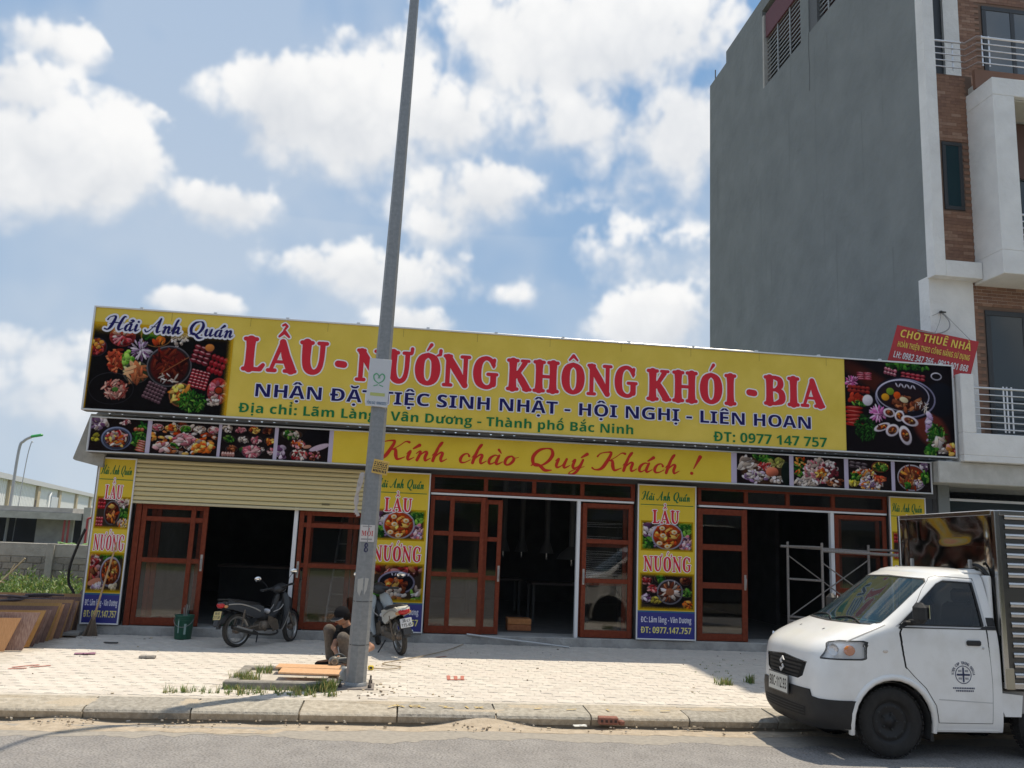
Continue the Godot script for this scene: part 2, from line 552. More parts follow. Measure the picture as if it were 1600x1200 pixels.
const PEN := {"Ẩ": "A^?", "Ư": "U,", "Ớ": "O,'", "Ô": "O^", "Ó": "O'", "ả": "a?", "á": "a'", "à": "a`", "í": "ı'", "ý": "y'"}

# strokes of a line of pen lettering as pairs of discs, letter height 1
func pen_line(text: String, script: bool, gap := 0.04) -> Array:
	var out := []
	var pen := 0.0
	for ch in text:
		var parts: String = PEN.get(ch, ch)
		var g := script_glyph(parts[0]) if script else serif_glyph(parts[0])
		var strokes: Array = g[1].duplicate()
		for c in g[2]:
			var pts := []
			for p in c:
				pts.append(Vector3(p[0], p[1], p[2]))
			var sm := []
			for p in curve(pts, 4):
				sm.append([p.x, p.y, p.z])
			strokes.append(sm)
		var top := 1.0
		if script and parts[0] in "aıoy":
			top = 0.5
		for k in range(1, parts.length()):
			var lift := 0.2 if k > 1 and parts[1] == "^" else 0.0
			var cx: float = g[0] * (0.88 if parts[k] == "," else 0.5) + (0.06 if script else 0.0)
			strokes += pen_marks(parts[k], cx, top + lift)
		for s in strokes:
			for i in s.size() - 1:
				out.append([Vector3(s[i][0] + pen, s[i][1], s[i][2]), Vector3(s[i + 1][0] + pen, s[i + 1][1], s[i + 1][2])])
		pen += g[0] + gap
	return out

# fits pen lettering into rect: position is the left end of the base line, size is the width and the cap height
func pen_print(called: String, text: String, script: bool, rect: Rect2, z: float, m: Material, parent: Node, t := Transform3D.IDENTITY, rim := 0.0, rim_mat: Material = null, slant := 0.0, weight := 1.0) -> MeshInstance3D:
	var caps := pen_line(text, script)
	var lo := 1e9
	var hi := -1e9
	for c in caps:
		for p in c:
			lo = minf(lo, p.x - p.z)
			hi = maxf(hi, p.x + p.z)
	var sx := rect.size.x / (hi - lo)
	var sy := rect.size.y
	var sr := minf(sx, sy) * weight
	var v := PackedVector3Array()
	var under := PackedVector3Array()
	var k := 0
	for c in caps:
		var e := []
		for p in c:
			var y: float = rect.position.y + p.y * sy
			e.append(Vector3(rect.position.x + (p.x - lo) * sx + slant * (y - rect.position.y), y, p.z * sr))
		for p in capsule(e[0], e[1]):
			v.append(Vector3(p.x, p.y, z + 0.0001 * (k % 17)))
		if rim > 0.0:
			for p in capsule(e[0] + Vector3(0, 0, rim), e[1] + Vector3(0, 0, rim)):
				under.append(Vector3(p.x, p.y, z - 0.0035 + 0.0001 * (k % 17)))
		k += 1
	if rim > 0.0:
		obj("lettering_rim", flat_mesh(under, t), rim_mat, parent)
	return obj(called, flat_mesh(v, t), m, parent)
# ---------------------------------------------------------------- the scene
func _ready() -> void:
	rng.seed = 20180712
	set_camera()
	set_sky()
	set_sun()
	build_ground()
	build_shop()
	build_signs()
	build_tall_house()
	build_far_left()
	build_row_across()
	build_trees_across()
	build_street()
	build_truck()
	build_motorbikes()
	build_person()
	build_small_things()

func set_camera() -> void:
	var cam := Camera3D.new()
	cam.name = "camera"
	add_child(cam)
	cam.transform = Transform3D(Basis(Vector3(0.99112, 0.04093, 0.12654), Vector3(-0.06222, 0.98361, 0.16923), Vector3(-0.11754, -0.1756, 0.97742)).orthonormalized(), Vector3(0, 1.83, 14.45))
	cam.fov = 48.563
	cam.near = 0.05
	cam.far = 600.0
	cam.current = true

func set_sky() -> void:
	var e := Environment.new()
	e.background_mode = Environment.BG_SKY
	e.tonemap_mode = Environment.TONE_MAPPER_LINEAR
	e.tonemap_exposure = 0.92
	e.sdfgi_enabled = true
	e.ssao_enabled = true
	e.ssil_enabled = true
	var pm := PanoramaSkyMaterial.new()
	pm.panorama = sky_picture()
	pm.energy_multiplier = 1.0
	e.sky = Sky.new()
	e.sky.sky_material = pm
	e.background_energy_multiplier = 1.0
	e.fog_enabled = true
	e.fog_density = 0.00022
	e.fog_light_color = Color(0.80, 0.86, 0.94)
	var we := WorldEnvironment.new()
	we.name = "world"
	we.environment = e
	add_child(we)

func set_sun() -> void:
	var sun := DirectionalLight3D.new()
	sun.name = "sun"
	add_child(sun)
	sun.look_at_from_position(Vector3(0, 30, 0), Vector3(0, 30, 0) + Vector3(-0.295, -1.0, 0.20), Vector3.FORWARD)
	sun.light_energy = 1.6
	sun.light_color = Color(1.0, 0.95, 0.86)
	sun.light_angular_distance = 0.55
	sun.shadow_enabled = true

# air and fair-weather clouds: each cloud is azimuth, elevation, two radii in degrees and a weight
func sky_picture() -> ImageTexture:
	var w := 2560
	var h := 1280
	var half := h / 2
	var per := w / 360.0
	var clouds := [[-24.8, 20.2, 6.8, 3.7, 1.00], [-21.0, 20.7, 3.6, 3.0, 0.95], [-26.2, 23.9, 2.8, 2.4, 0.80], [-13.2, 20.0, 3.9, 1.5, 0.85], [-10.1, 26.4, 4.0, 2.9, 1.00], [-5.7, 26.1, 5.7, 3.7, 1.00], [1.0, 26.7, 4.0, 2.8, 0.85], [14.0, 31.5, 10.8, 4.4, 1.00], [10.7, 27.3, 6.8, 3.6, 0.80],
		[18.4, 27.2, 5.7, 5.1, 0.90], [3.4, 32.4, 2.0, 1.3, 0.60], [4.5, 22.3, 5.2, 3.1, 0.90], [1.4, 20.3, 2.7, 1.7, 0.70], [-2.7, 16.6, 6.1, 2.0, 0.95], [-7.1, 17.0, 1.9, 1.2, 0.70], [2.1, 17.6, 3.1, 1.7, 0.60], [-14.5, 13.7, 2.5, 0.9, 0.95], [0.1, 13.8, 3.1, 1.4, 0.85],
		[-22.4, 6.9, 4.3, 2.6, 0.50], [16.8, 14.4, 4.1, 2.4, 0.95], [13.6, 18.8, 5.3, 2.1, 0.40], [9.7, 17.5, 2.7, 1.7, 0.35], [-23.4, 9.8, 3.5, 1.4, 0.40], [6.6, 16.1, 2.2, 1.1, 0.50], [-5.3, 31.2, 4.0, 0.9, 0.25], [-25.1, 27.0, 2.5, 1.3, 0.45], [-16.4, 6.8, 3.1, 1.9, 0.35]]
	for i in 190:                                       # the same kind of sky goes on all round
		var az := rng.randf_range(-180.0, 180.0)
		var el := rad_to_deg(asin(rng.randf_range(0.06, 1.0)))
		if az > -33.0 and az < 41.0 and el < 37.0:
			continue
		var s := rng.randf_range(2.0, 7.0) * lerpf(0.7, 1.3, el / 90.0)
		clouds.append([az, el, s * 1.4 / maxf(cos(deg_to_rad(el)), 0.2), s * rng.randf_range(0.45, 0.7), rng.randf_range(0.4, 1.0)])
	var dens := PackedFloat32Array()
	dens.resize(w * half)
	dens.fill(-1.0)
	var up := PackedFloat32Array()                      # how high within its cloud a point lies
	up.resize(w * half)
	for k in clouds:
		var cx: float = k[0] * per
		var cy: float = half - k[1] * per
		var rx: float = k[2] * per * 1.04
		var ry: float = k[3] * per * 1.05
		for y in range(maxi(0, int(cy - ry * 1.7)), mini(half, int(cy + ry * 1.7))):
			var dy := (y - cy) / ry
			if dy > 0.0:
				dy *= 1.25                                  # flatter below
			for xx in range(int(cx - rx * 1.6), int(cx + rx * 1.6)):
				var dx := (xx - cx) / rx
				var q := dx * dx + dy * dy
				if q < 2.56:
					var x := posmod(xx, w)
					var d: float = k[4] * (1.0 - 0.7 * sqrt(q)) - 0.03
					var at := y * w + x
					var was := dens[at]
					var take := smoothstep(-0.22, 0.22, d - was)
					up[at] = lerpf(up[at], -dy, take)
					dens[at] = maxf(d, was) + 0.06 * maxf(0.0, 1.0 - absf(d - was) / 0.3) * float(was > -0.5)
	var n := FastNoiseLite.new()
	n.seed = 11
	n.frequency = 0.011
	n.fractal_octaves = 6
	n.fractal_gain = 0.6
	n.noise_type = FastNoiseLite.TYPE_SIMPLEX_SMOOTH
	var a: PackedByteArray = n.get_seamless_image(w, half, false, false, 0.06).get_data()
	n.seed = 5
	n.frequency = 0.004
	n.fractal_octaves = 5
	var b: PackedByteArray = n.get_seamless_image(w, half, false, false, 0.06).get_data()
	n.seed = 77
	n.frequency = 0.022
	n.fractal_octaves = 5
	n.fractal_type = FastNoiseLite.FRACTAL_RIDGED
	var c: PackedByteArray = n.get_seamless_image(w, half, false, false, 0.06).get_data()
	var img := Image.create(w, h, false, Image.FORMAT_RGBF)
	img.fill(Color(0.45, 0.46, 0.46))
	for y in half:
		var el := 90.0 * (half - y) / half
		var t := clampf(el / 38.0, 0.0, 1.0)
		var air := Color(0.56, 0.68, 0.80).lerp(Color(0.19, 0.385, 0.69), pow(t, 0.7))
		var haze := clampf(1.0 - el / 16.0, 0.0, 1.0)
		for x in w:
			var at := y * w + x
			var n1 := a[at] / 255.0 - 0.5
			var n2 := b[at] / 255.0 - 0.5
			var d := dens[at]
			var cover := 0.0
			var col := air
			var veil := clampf(0.22 + n2 * 1.1 + (0.08 if el < 20.0 else 0.0), 0.0, 0.4)
			col = air.lerp(Color(0.80, 0.84, 0.88), veil)
			if d > -0.6:
				var puff := 0.5 - c[at] / 255.0
				var f := d * 1.05 - 0.07 + n1 * 1.0 + n2 * 0.45 + puff * 0.38
				var soft := clampf(0.5 - up[at] * 0.7, 0.0, 1.0)
				cover = smoothstep(0.06 - 0.1 * soft, 0.30 + 0.32 * soft, f)
				if cover > 0.0:
					var thick := smoothstep(0.3, 1.0, f)
					var lit := clampf(0.74 + up[at] * 0.32 + n1 * 0.7 + puff * 0.55 - thick * 0.2, 0.0, 1.0)
					var cc := Color(0.68, 0.715, 0.77).lerp(Color(1.1, 1.09, 1.07), lit)
					cc = cc.lerp(Color(0.78, 0.82, 0.87), haze * 0.55)
					col = col.lerp(cc, cover * (0.93 - 0.3 * haze))
			img.set_pixel(x, y, col)
	return ImageTexture.create_from_image(img)

# ---------------------------------------------------------------- ground
func gy(z: float) -> float:                             # the pavement rises a little towards the shop
	return 0.06 * (4.6 - clampf(z, 0.0, 4.6)) / 4.6

func sheet(nx: int, nz: int, x0: float, x1: float, z0: float, z1: float, f: Callable) -> SurfaceTool:
	var st := mb()
	st.set_smooth_group(1)
	var p := []
	for j in nz + 1:
		for i in nx + 1:
			p.append(f.call(lerpf(x0, x1, float(i) / nx), lerpf(z0, z1, float(j) / nz)))
	for j in nz:
		for i in nx:
			var k := j * (nx + 1) + i
			quad(st, p[k], p[k + 1], p[k + nx + 2], p[k + nx + 1], Vector3.UP)
	return st

func build_ground() -> void:
	var n := FastNoiseLite.new()
	n.seed = 3
	n.frequency = 0.35
	n.fractal_octaves = 4
	var soil := mottled("soil", tone(0.20, 0.15, 0.10), tone(0.36, 0.28, 0.19), 2.3, 0.95, 0.8)
	struct("ground", sheet(40, 40, -260, 260, -300, 120, func(x, z): return Vector3(x, -0.2 - (2.2 if absf(x) > 60 or z < -60 else 0.0), z)), mottled("far_ground", tone(0.10, 0.13, 0.05), tone(0.24, 0.22, 0.13), 9.0, 0.95))
	struct("vacant_lot", sheet(60, 60, -40, -4.9, -40, 3.9, func(x, z): return Vector3(x, 0.0 + n.get_noise_2d(x, z) * 0.07 + (-0.05 if z > 2.8 else 0.0), z)), soil)
	# road
	var road := mottled("road_surface", tone(0.235, 0.222, 0.214), tone(0.32, 0.305, 0.294), 3.1, 0.88, 0.5, 0.012)
	road.detail_enabled = true
	road.detail_albedo = noise_tex("aggregate", 0.22, [[0.0, Color(0.6, 0.59, 0.58)], [0.42, Color(0.9, 0.895, 0.89)], [0.6, Color(1, 1, 1)], [1.0, Color(1, 1, 1)]], 3)
	road.detail_blend_mode = BaseMaterial3D.BLEND_MODE_MUL
	road.detail_uv_layer = BaseMaterial3D.DETAIL_UV_1
	struct("road", sheet(60, 4, -130, 130, 5.42, 22.0, func(x, z): return Vector3(x, -0.12, z)), road)
	# a film of dust that thins out from the gutter, and dusty wheel tracks
	var film := func(z0, z1, seed_x, wave):
		return func(x, z):
			var k: float = (z - z0) / (z1 - z0)
			var e: float = n.get_noise_2d(x * 0.9 + seed_x, 11.0) * wave + n.get_noise_2d(x * 5.0 + seed_x, 23.0) * wave * 0.5 + n.get_noise_2d(x * 17.0, 31.0 + seed_x) * wave * 0.3
			return Vector3(x, -0.1185 + 0.0008 * (1.0 - k), z0 + (z1 - z0 + e) * k)
	struct("road_dust", sheet(500, 3, -12, 14, 5.4, 5.85, film.call(5.4, 5.82, 3.0, 0.22)), mottled("dust_film", tone(0.26, 0.238, 0.21), tone(0.36, 0.325, 0.28), 0.8, 0.95, 0.3, 0.02))
	# earth washed into the gutter
	var edge := func(x, z):
		var k: float = (z - 5.05) / 0.55
		var wave: float = n.get_noise_2d(x * 1.4, 7.0) * 0.16 + n.get_noise_2d(x * 6.0, 3.0) * 0.06
		var zz: float = 5.05 + k * (0.46 + wave + (0.14 if x < -1 else 0.0))
		var low: float = lerpf(-0.155, -0.1165, smoothstep(0.0, 0.75, k))
		var heap: float = 0.13 * exp(-pow((x - 0.98) / 0.38, 2.0)) + 0.04 * exp(-pow((x + 3.2) / 0.3, 2.0))
		return Vector3(x, low + (1.0 - k) * (1.0 - k) * (0.02 * n.get_noise_2d(x * 3.0, 1.0) + heap) + 0.004 * n.get_noise_2d(x * 20, z * 20), zz)
	struct("gutter_dirt", sheet(260, 8, -12, 14, 5.05, 5.6, edge), mottled("gutter_earth", tone(0.33, 0.27, 0.20), tone(0.50, 0.42, 0.325), 0.9, 0.97, 0.8, 0.012))
	build_kerb()
	build_pavers(n)

func build_kerb() -> void:
	var m := [mottled("kerb_a", tone(0.25, 0.225, 0.185), tone(0.49, 0.455, 0.39), 0.9, 0.92, 0.9, 0.02), mottled("kerb_b", tone(0.29, 0.25, 0.195), tone(0.53, 0.48, 0.40), 1.1, 0.92, 0.9, 0.02), mottled("kerb_c", tone(0.22, 0.20, 0.17), tone(0.44, 0.41, 0.36), 0.8, 0.92, 0.9, 0.02)]
	var bed := one_slab(Vector3(-14, -0.3, 4.62), Vector3(16, -0.06, 5.06))
	var kerb := struct("kerb", bed, plain("kerb_bed", tone(0.2, 0.17, 0.13), 0.95))
	var x := -8.2
	var k := 0
	while x < 12.0:
		var len := 1.04 + rng.randf_range(-0.06, 0.06)
		var st := mb()
		var tip := rng.randf_range(-0.012, 0.004)
		var prof := [Vector2(4.61, 0.0), Vector2(4.98, -0.012 + tip), Vector2(5.05, -0.018 + tip), Vector2(5.085, -0.035 + tip), Vector2(5.10, -0.06), Vector2(5.07, -0.125), Vector2(4.61, -0.13)]
		prism(st, prof, 0.0, -(len - 0.018), Transform3D(Basis(Vector3(0, 0, 1), Vector3.UP, Vector3(-1, 0, 0)), Vector3(x, 0, 0)))
		obj("kerb_stone", st, m[k % 3], kerb)
		x += len
		k += 1
	# sand blown over the kerb and broken corners at its joints
	var nn := FastNoiseLite.new()
	nn.seed = 33
	nn.frequency = 0.9
	var spill := mb()
	for q in [[-3.2, 4.86, 0.22, 0.17], [-2.05, 4.9, 0.13, 0.2], [0.95, 4.98, 0.5, 0.1], [1.55, 4.75, 0.3, 0.1], [-0.1, 4.68, 0.35, 0.07], [2.7, 4.95, 0.16, 0.12], [-4.2, 4.7, 0.5, 0.06], [3.4, 4.72, 0.4, 0.07]]:
		var ring := []
		for i in 26:
			var a := TAU * i / 26.0
			var f := 1.0 + 0.9 * nn.get_noise_2d(cos(a) * 2.0 + q[0] * 7.0, sin(a) * 2.0) + 0.5 * nn.get_noise_2d(cos(a) * 7.0 + q[0] * 7.0, sin(a) * 7.0)
			ring.append(Vector2(q[0] + cos(a) * q[2] * f, minf(q[1] + sin(a) * q[3] * f, 5.04)))
		for i in 26:
			var p0: Vector2 = ring[i]
			var p1: Vector2 = ring[(i + 1) % 26]
			var hh := func(p: Vector2): return Vector3(p.x, -0.02 * clampf((p.y - 4.61) / 0.37, 0.0, 1.2) + 0.0005, p.y)
			tri(spill, Vector3(q[0], -0.014 * clampf((q[1] - 4.61) / 0.37, 0, 1.2) + 0.013, q[1]), hh.call(p0), hh.call(p1), Vector3.UP)
	stuff(obj("sand", spill, mottled("kerb_sand", tone(0.36, 0.30, 0.225), tone(0.52, 0.45, 0.35), 0.5, 0.97, 0.6, 0.03), kerb))
	# faded yellow spray paint on two of the stones
	var paint := plain("yellow_paint", tone(0.50, 0.38, 0.17), 0.95)
	var flat := Transform3D(Basis(Vector3(1, 0, 0), Vector3(0, 0.03, -1), Vector3(0, 1, 0.03)), Vector3(0, -0.004, 4.93))
	var marks := mb()
	for s in [[-0.02, 0.02, 0.06, 0.12], [0.06, 0.12, 0.14, 0.02], [0.02, 0.06, 0.12, 0.07], [0.22, 0.03, 0.2, 0.1], [0.2, 0.1, 0.3, 0.11], [0.3, 0.11, 0.3, 0.03], [0.3, 0.03, 0.22, 0.03], [0.3, 0.04, 0.36, 0.0], [0.52, 0.1, 0.6, 0.08], [0.6, 0.08, 0.56, 0.03], [0.56, 0.03, 0.66, 0.02], [0.8, 0.1, 0.82, 0.02], [0.9, 0.09, 0.98, 0.03], [0.98, 0.09, 0.9, 0.03], [1.55, 0.05, 1.62, 0.08], [1.9, 0.03, 2.0, 0.06], [2.35, 0.08, 2.36, 0.03], [2.6, 0.05, 2.75, 0.07], [2.95, 0.04, 3.05, 0.06]]:
		var kk := 0
		for p in capsule(Vector3(s[0], s[1], 0.011), Vector3(s[2], s[3], 0.011)):
			marks.add_vertex(flat * Vector3(p.x, p.y, 0.006 + 0.0002 * (kk % 2)))
	obj("spray_mark", marks, paint, kerb)

func paver_shape() -> ArrayMesh:
	var st := mb()
	var w := 0.106
	var h := 0.083
	var o := []
	for p in [[-1.0, -1.0], [-0.5, -1.25], [0.5, -0.75], [1.0, -1.0], [1.12, -0.4], [0.88, 0.4], [1.0, 1.0], [0.5, 1.25], [-0.5, 0.75], [-1.0, 1.0], [-1.12, 0.4], [-0.88, -0.4]]:
		o.append(Vector2(p[0] * (w - 0.0013), p[1] * (h - 0.0013)))
	var inner := []
	for p in o:
		inner.append(p * 0.955)
	var idx := Geometry2D.triangulate_polygon(PackedVector2Array(inner))
	for i in range(0, idx.size(), 3):
		tri(st, Vector3(inner[idx[i]].x, 0, inner[idx[i]].y), Vector3(inner[idx[i + 1]].x, 0, inner[idx[i + 1]].y), Vector3(inner[idx[i + 2]].x, 0, inner[idx[i + 2]].y), Vector3.UP)
	for i in o.size():
		var j := (i + 1) % o.size()
		quad(st, Vector3(inner[i].x, 0, inner[i].y), Vector3(inner[j].x, 0, inner[j].y), Vector3(o[j].x, -0.004, o[j].y), Vector3(o[i].x, -0.004, o[i].y), Vector3(o[i].x, 0.05, o[i].y))
		quad(st, Vector3(o[i].x, -0.004, o[i].y), Vector3(o[j].x, -0.004, o[j].y), Vector3(o[j].x, -0.03, o[j].y), Vector3(o[i].x, -0.03, o[i].y), Vector3(o[i].x, 0, o[i].y))
	st.generate_normals()
	return st.commit()

func build_pavers(n: FastNoiseLite) -> void:
	var sand := mottled("joint_sand", tone(0.40, 0.36, 0.31), tone(0.60, 0.55, 0.48), 0.7, 0.97, 0.6)
	var bed := struct("pavement", sheet(34, 10, -9, 12, 0.0, 4.62, func(x, z): return Vector3(x, gy(z) - 0.0055 - (0.0 if z > 0.01 else 0.05), z)), sand)
	var shape := paver_shape()
	var tones := []
	for k in 5:
		var f: float = [0.97, 1.0, 1.03, 0.94, 1.01][k]
		var warm: float = [1.0, 0.985, 1.0, 0.99, 1.01][k]
		tones.append(mottled("paver_%d" % k, tone(0.535 * f, 0.492 * f * warm, 0.437 * f * warm), tone(0.65 * f, 0.602 * f * warm, 0.54 * f * warm), 0.9 + 0.13 * k, 0.93, 0.6, 0.011))
	var spots := []
	for j in 28:
		for i in 80:
			var x := -6.5 + i * 0.212 + (0.106 if j % 2 else 0.0)
			var z := 0.10 + j * 0.166
			if x > 10.2 or z > 4.55:
				continue
			var rim: float = -4.78 - 0.1 * n.get_noise_1d(z * 9.0) if z < 3.0 else -4.25 - (4.4 - z) * 0.4 + 0.15 * n.get_noise_1d(z * 9.0)
			if x < rim:
				continue
			if x > -2.0 and x < -0.62 and z > 2.7 and z < 4.12:
				continue                                        # the tree pit
			if x > -0.62 and x < -0.1 and z > 3.4 and z < 4.4 and rng.randf() < 0.75:
				continue                                        # broken out round the lamp post
			if z > 4.35 and x > -2.4 and x < 0.6 and rng.randf() < 0.5:
				continue
			spots.append(Vector3(x, 0, z))
	spots.sort_custom(func(a, b): return a.z - absf(a.x) * 0.18 > b.z - absf(b.x) * 0.18)
	var rest := []
	var k := 0
	for s in spots:
		var t := Transform3D(Basis.from_euler(Vector3(rng.randf_range(-0.007, 0.007) + 0.013, rng.randf_range(-0.035, 0.035), rng.randf_range(-0.007, 0.007))), Vector3(s.x + rng.randf_range(-0.004, 0.004), gy(s.z) + rng.randf_range(-0.0025, 0.002), s.z + rng.randf_range(-0.004, 0.004)))
		if k < 300:
			var o := MeshInstance3D.new()
			put(o, "paver", bed)
			o.mesh = shape
			o.material_override = tones[rng.randi() % 5]
			o.transform = t
		else:
			rest.append(t)
		k += 1
	for v in 3:
		var mm := MultiMesh.new()
		mm.transform_format = MultiMesh.TRANSFORM_3D
		mm.mesh = shape
		var mine := []
		for i in rest.size():
			if (i * 7 + i / 5) % 3 == v:
				mine.append(rest[i])
		mm.instance_count = mine.size()
		for i in mine.size():
			mm.set_instance_transform(i, mine[i])
		var mi := MultiMeshInstance3D.new()
		put(mi, "paver_field", bed)
		mi.multimesh = mm
		mi.material_override = tones[v]
		stuff(mi)
	# red paint left on the pavement
	var red := plain("red_paint", tone(0.45, 0.17, 0.13), 0.95)
	var st := mb()
	for s in [[0.70, 3.28, 0.71, 3.0], [0.79, 3.28, 0.80, 3.02], [0.87, 3.26, 0.89, 3.0], [0.70, 3.27, 0.88, 3.25], [-4.55, 3.05, -4.35, 2.86], [-4.36, 3.02, -4.2, 2.9], [-4.55, 3.16, -4.4, 3.1], [0.62, 1.5, 0.75, 1.4]]:
		for p in capsule(Vector3(s[0], s[1], 0.02), Vector3(s[2], s[3], 0.024)):
			st.add_vertex(Vector3(p.x, gy(p.y) + 0.0065, p.y))
	obj("paint_mark", st, red, bed)
# ---------------------------------------------------------------- printed food pictures
class Print:
	var img: Image
	var w: int
	var h: int
	var r := RandomNumberGenerator.new()
	func _init(width: int, height: int, base: Color, s: int) -> void:
		w = width
		h = height
		r.seed = s
		img = Image.create(w, h, false, Image.FORMAT_RGB8)
		img.fill(base)
	func blot(cx: float, cy: float, rx: float, ry: float, turn: float, c: Color, soft := 0.25, light := 0.18) -> void:
		var big := maxf(rx, ry) + 1.0
		var cs := cos(turn)
		var sn := sin(turn)
		for y in range(maxi(0, int(cy - big)), mini(h, int(cy + big) + 1)):
			for x in range(maxi(0, int(cx - big)), mini(w, int(cx + big) + 1)):
				var dx := x - cx
				var dy := y - cy
				var u := (dx * cs + dy * sn) / rx
				var v := (-dx * sn + dy * cs) / ry
				var q := u * u + v * v
				if q < 1.0:
					var a := minf(1.0, (1.0 - q) / soft)
					var k := 1.0 + light * (-dy / big - dx / big * 0.5) + r.randf_range(-0.05, 0.05)
					img.set_pixel(x, y, img.get_pixel(x, y).lerp(Color(minf(c.r * k, 1), minf(c.g * k, 1), minf(c.b * k, 1)), a))
	func ring(cx: float, cy: float, rx: float, ry: float, thick: float, c: Color) -> void:
		for i in int(maxf(rx, ry) * 5):
			var a := TAU * i / int(maxf(rx, ry) * 5)
			blot(cx + cos(a) * rx, cy + sin(a) * ry, thick, thick, 0, c * (0.85 + 0.3 * maxf(0, -sin(a + 0.6))), 0.6)
	func heap(cx: float, cy: float, rx: float, ry: float, colors: Array, count: int, long: float, wide: float, around := false) -> void:
		for i in count:
			var a := r.randf() * TAU
			var d := sqrt(r.randf())
			var px := cx + cos(a) * rx * d
			var py := cy + sin(a) * ry * d
			var c: Color = colors[r.randi() % colors.size()]
			c = c * r.randf_range(0.75, 1.2)
			var t := a if around else r.randf() * PI
			var s := r.randf_range(0.7, 1.3)
			blot(px + 0.6, py + 0.9, long * s, wide * s, t, Color(c.r * 0.25, c.g * 0.22, c.b * 0.22), 0.5, 0.0)
			blot(px, py, long * s, wide * s, t, c, 0.35, 0.35)
	func plate(cx: float, cy: float, rx: float, ry: float, rim: Color, inside: Color, colors: Array, count: int, long := 5.0, wide := 2.2, around := false) -> void:
		blot(cx + 1, cy + 2, rx * 1.05, ry * 1.05, 0, Color(0.02, 0.02, 0.02), 0.4)
		blot(cx, cy, rx, ry, 0, rim, 0.08)
		blot(cx, cy, rx * 0.9, ry * 0.9, 0, inside, 0.1)
		heap(cx, cy, rx * 0.72, ry * 0.72, colors, count, long, wide, around)
	func rows(cx: float, cy: float, sx: float, sy: float, turn: float, n: int, m: int, a: Color, b: Color) -> void:
		for j in m:
			for i in n:
				var u := (i + 0.5) / n - 0.5
				var v := (j + 0.5) / m - 0.5
				var p := Vector2(u * sx, v * sy).rotated(turn)
				blot(cx + p.x, cy + p.y, sx / n * 0.62, sy / m * 0.55, turn, a * r.randf_range(0.8, 1.15), 0.4, 0.3)
				blot(cx + p.x, cy + p.y - sy / m * 0.2, sx / n * 0.45, sy / m * 0.16, turn + r.randf_range(-0.2, 0.2), b, 0.6)
	func fade(c: Color, top: float, left: float, bottom: float, right: float) -> void:
		for y in h:
			for x in w:
				var a := 1.0
				var wob := r.randf_range(-0.12, 0.12)
				if top > 0: a = minf(a, y / top + wob)
				if left > 0: a = minf(a, x / left + wob)
				if bottom > 0: a = minf(a, (h - 1 - y) / bottom + wob)
				if right > 0: a = minf(a, (w - 1 - x) / right + wob)
				if a < 1.0:
					img.set_pixel(x, y, c.lerp(img.get_pixel(x, y), smoothstep(0.0, 1.0, clampf(a, 0, 1))))
	func done() -> ImageTexture:
		return ImageTexture.create_from_image(img)

const RED_MEAT := [Color(0.66, 0.16, 0.17), Color(0.78, 0.30, 0.30), Color(0.55, 0.10, 0.13), Color(0.86, 0.60, 0.58)]
const PINK := [Color(0.85, 0.52, 0.56), Color(0.92, 0.72, 0.72), Color(0.78, 0.38, 0.44), Color(0.95, 0.86, 0.82)]
const GREEN := [Color(0.16, 0.42, 0.12), Color(0.28, 0.55, 0.16), Color(0.09, 0.28, 0.1), Color(0.45, 0.66, 0.25)]
const PALE := [Color(0.93, 0.90, 0.84), Color(0.85, 0.80, 0.72), Color(0.97, 0.95, 0.92), Color(0.72, 0.66, 0.6)]
const ORANGE := [Color(0.9, 0.45, 0.14), Color(0.95, 0.62, 0.25), Color(0.78, 0.28, 0.1), Color(0.98, 0.8, 0.4)]
const BROWN := [Color(0.42, 0.2, 0.12), Color(0.56, 0.3, 0.18), Color(0.3, 0.12, 0.08), Color(0.7, 0.45, 0.28)]
const PURPLE := [Color(0.62, 0.5, 0.66), Color(0.82, 0.76, 0.84), Color(0.45, 0.28, 0.45), Color(0.9, 0.86, 0.9)]
const YELLOW := Color(0.93, 0.75, 0.14)

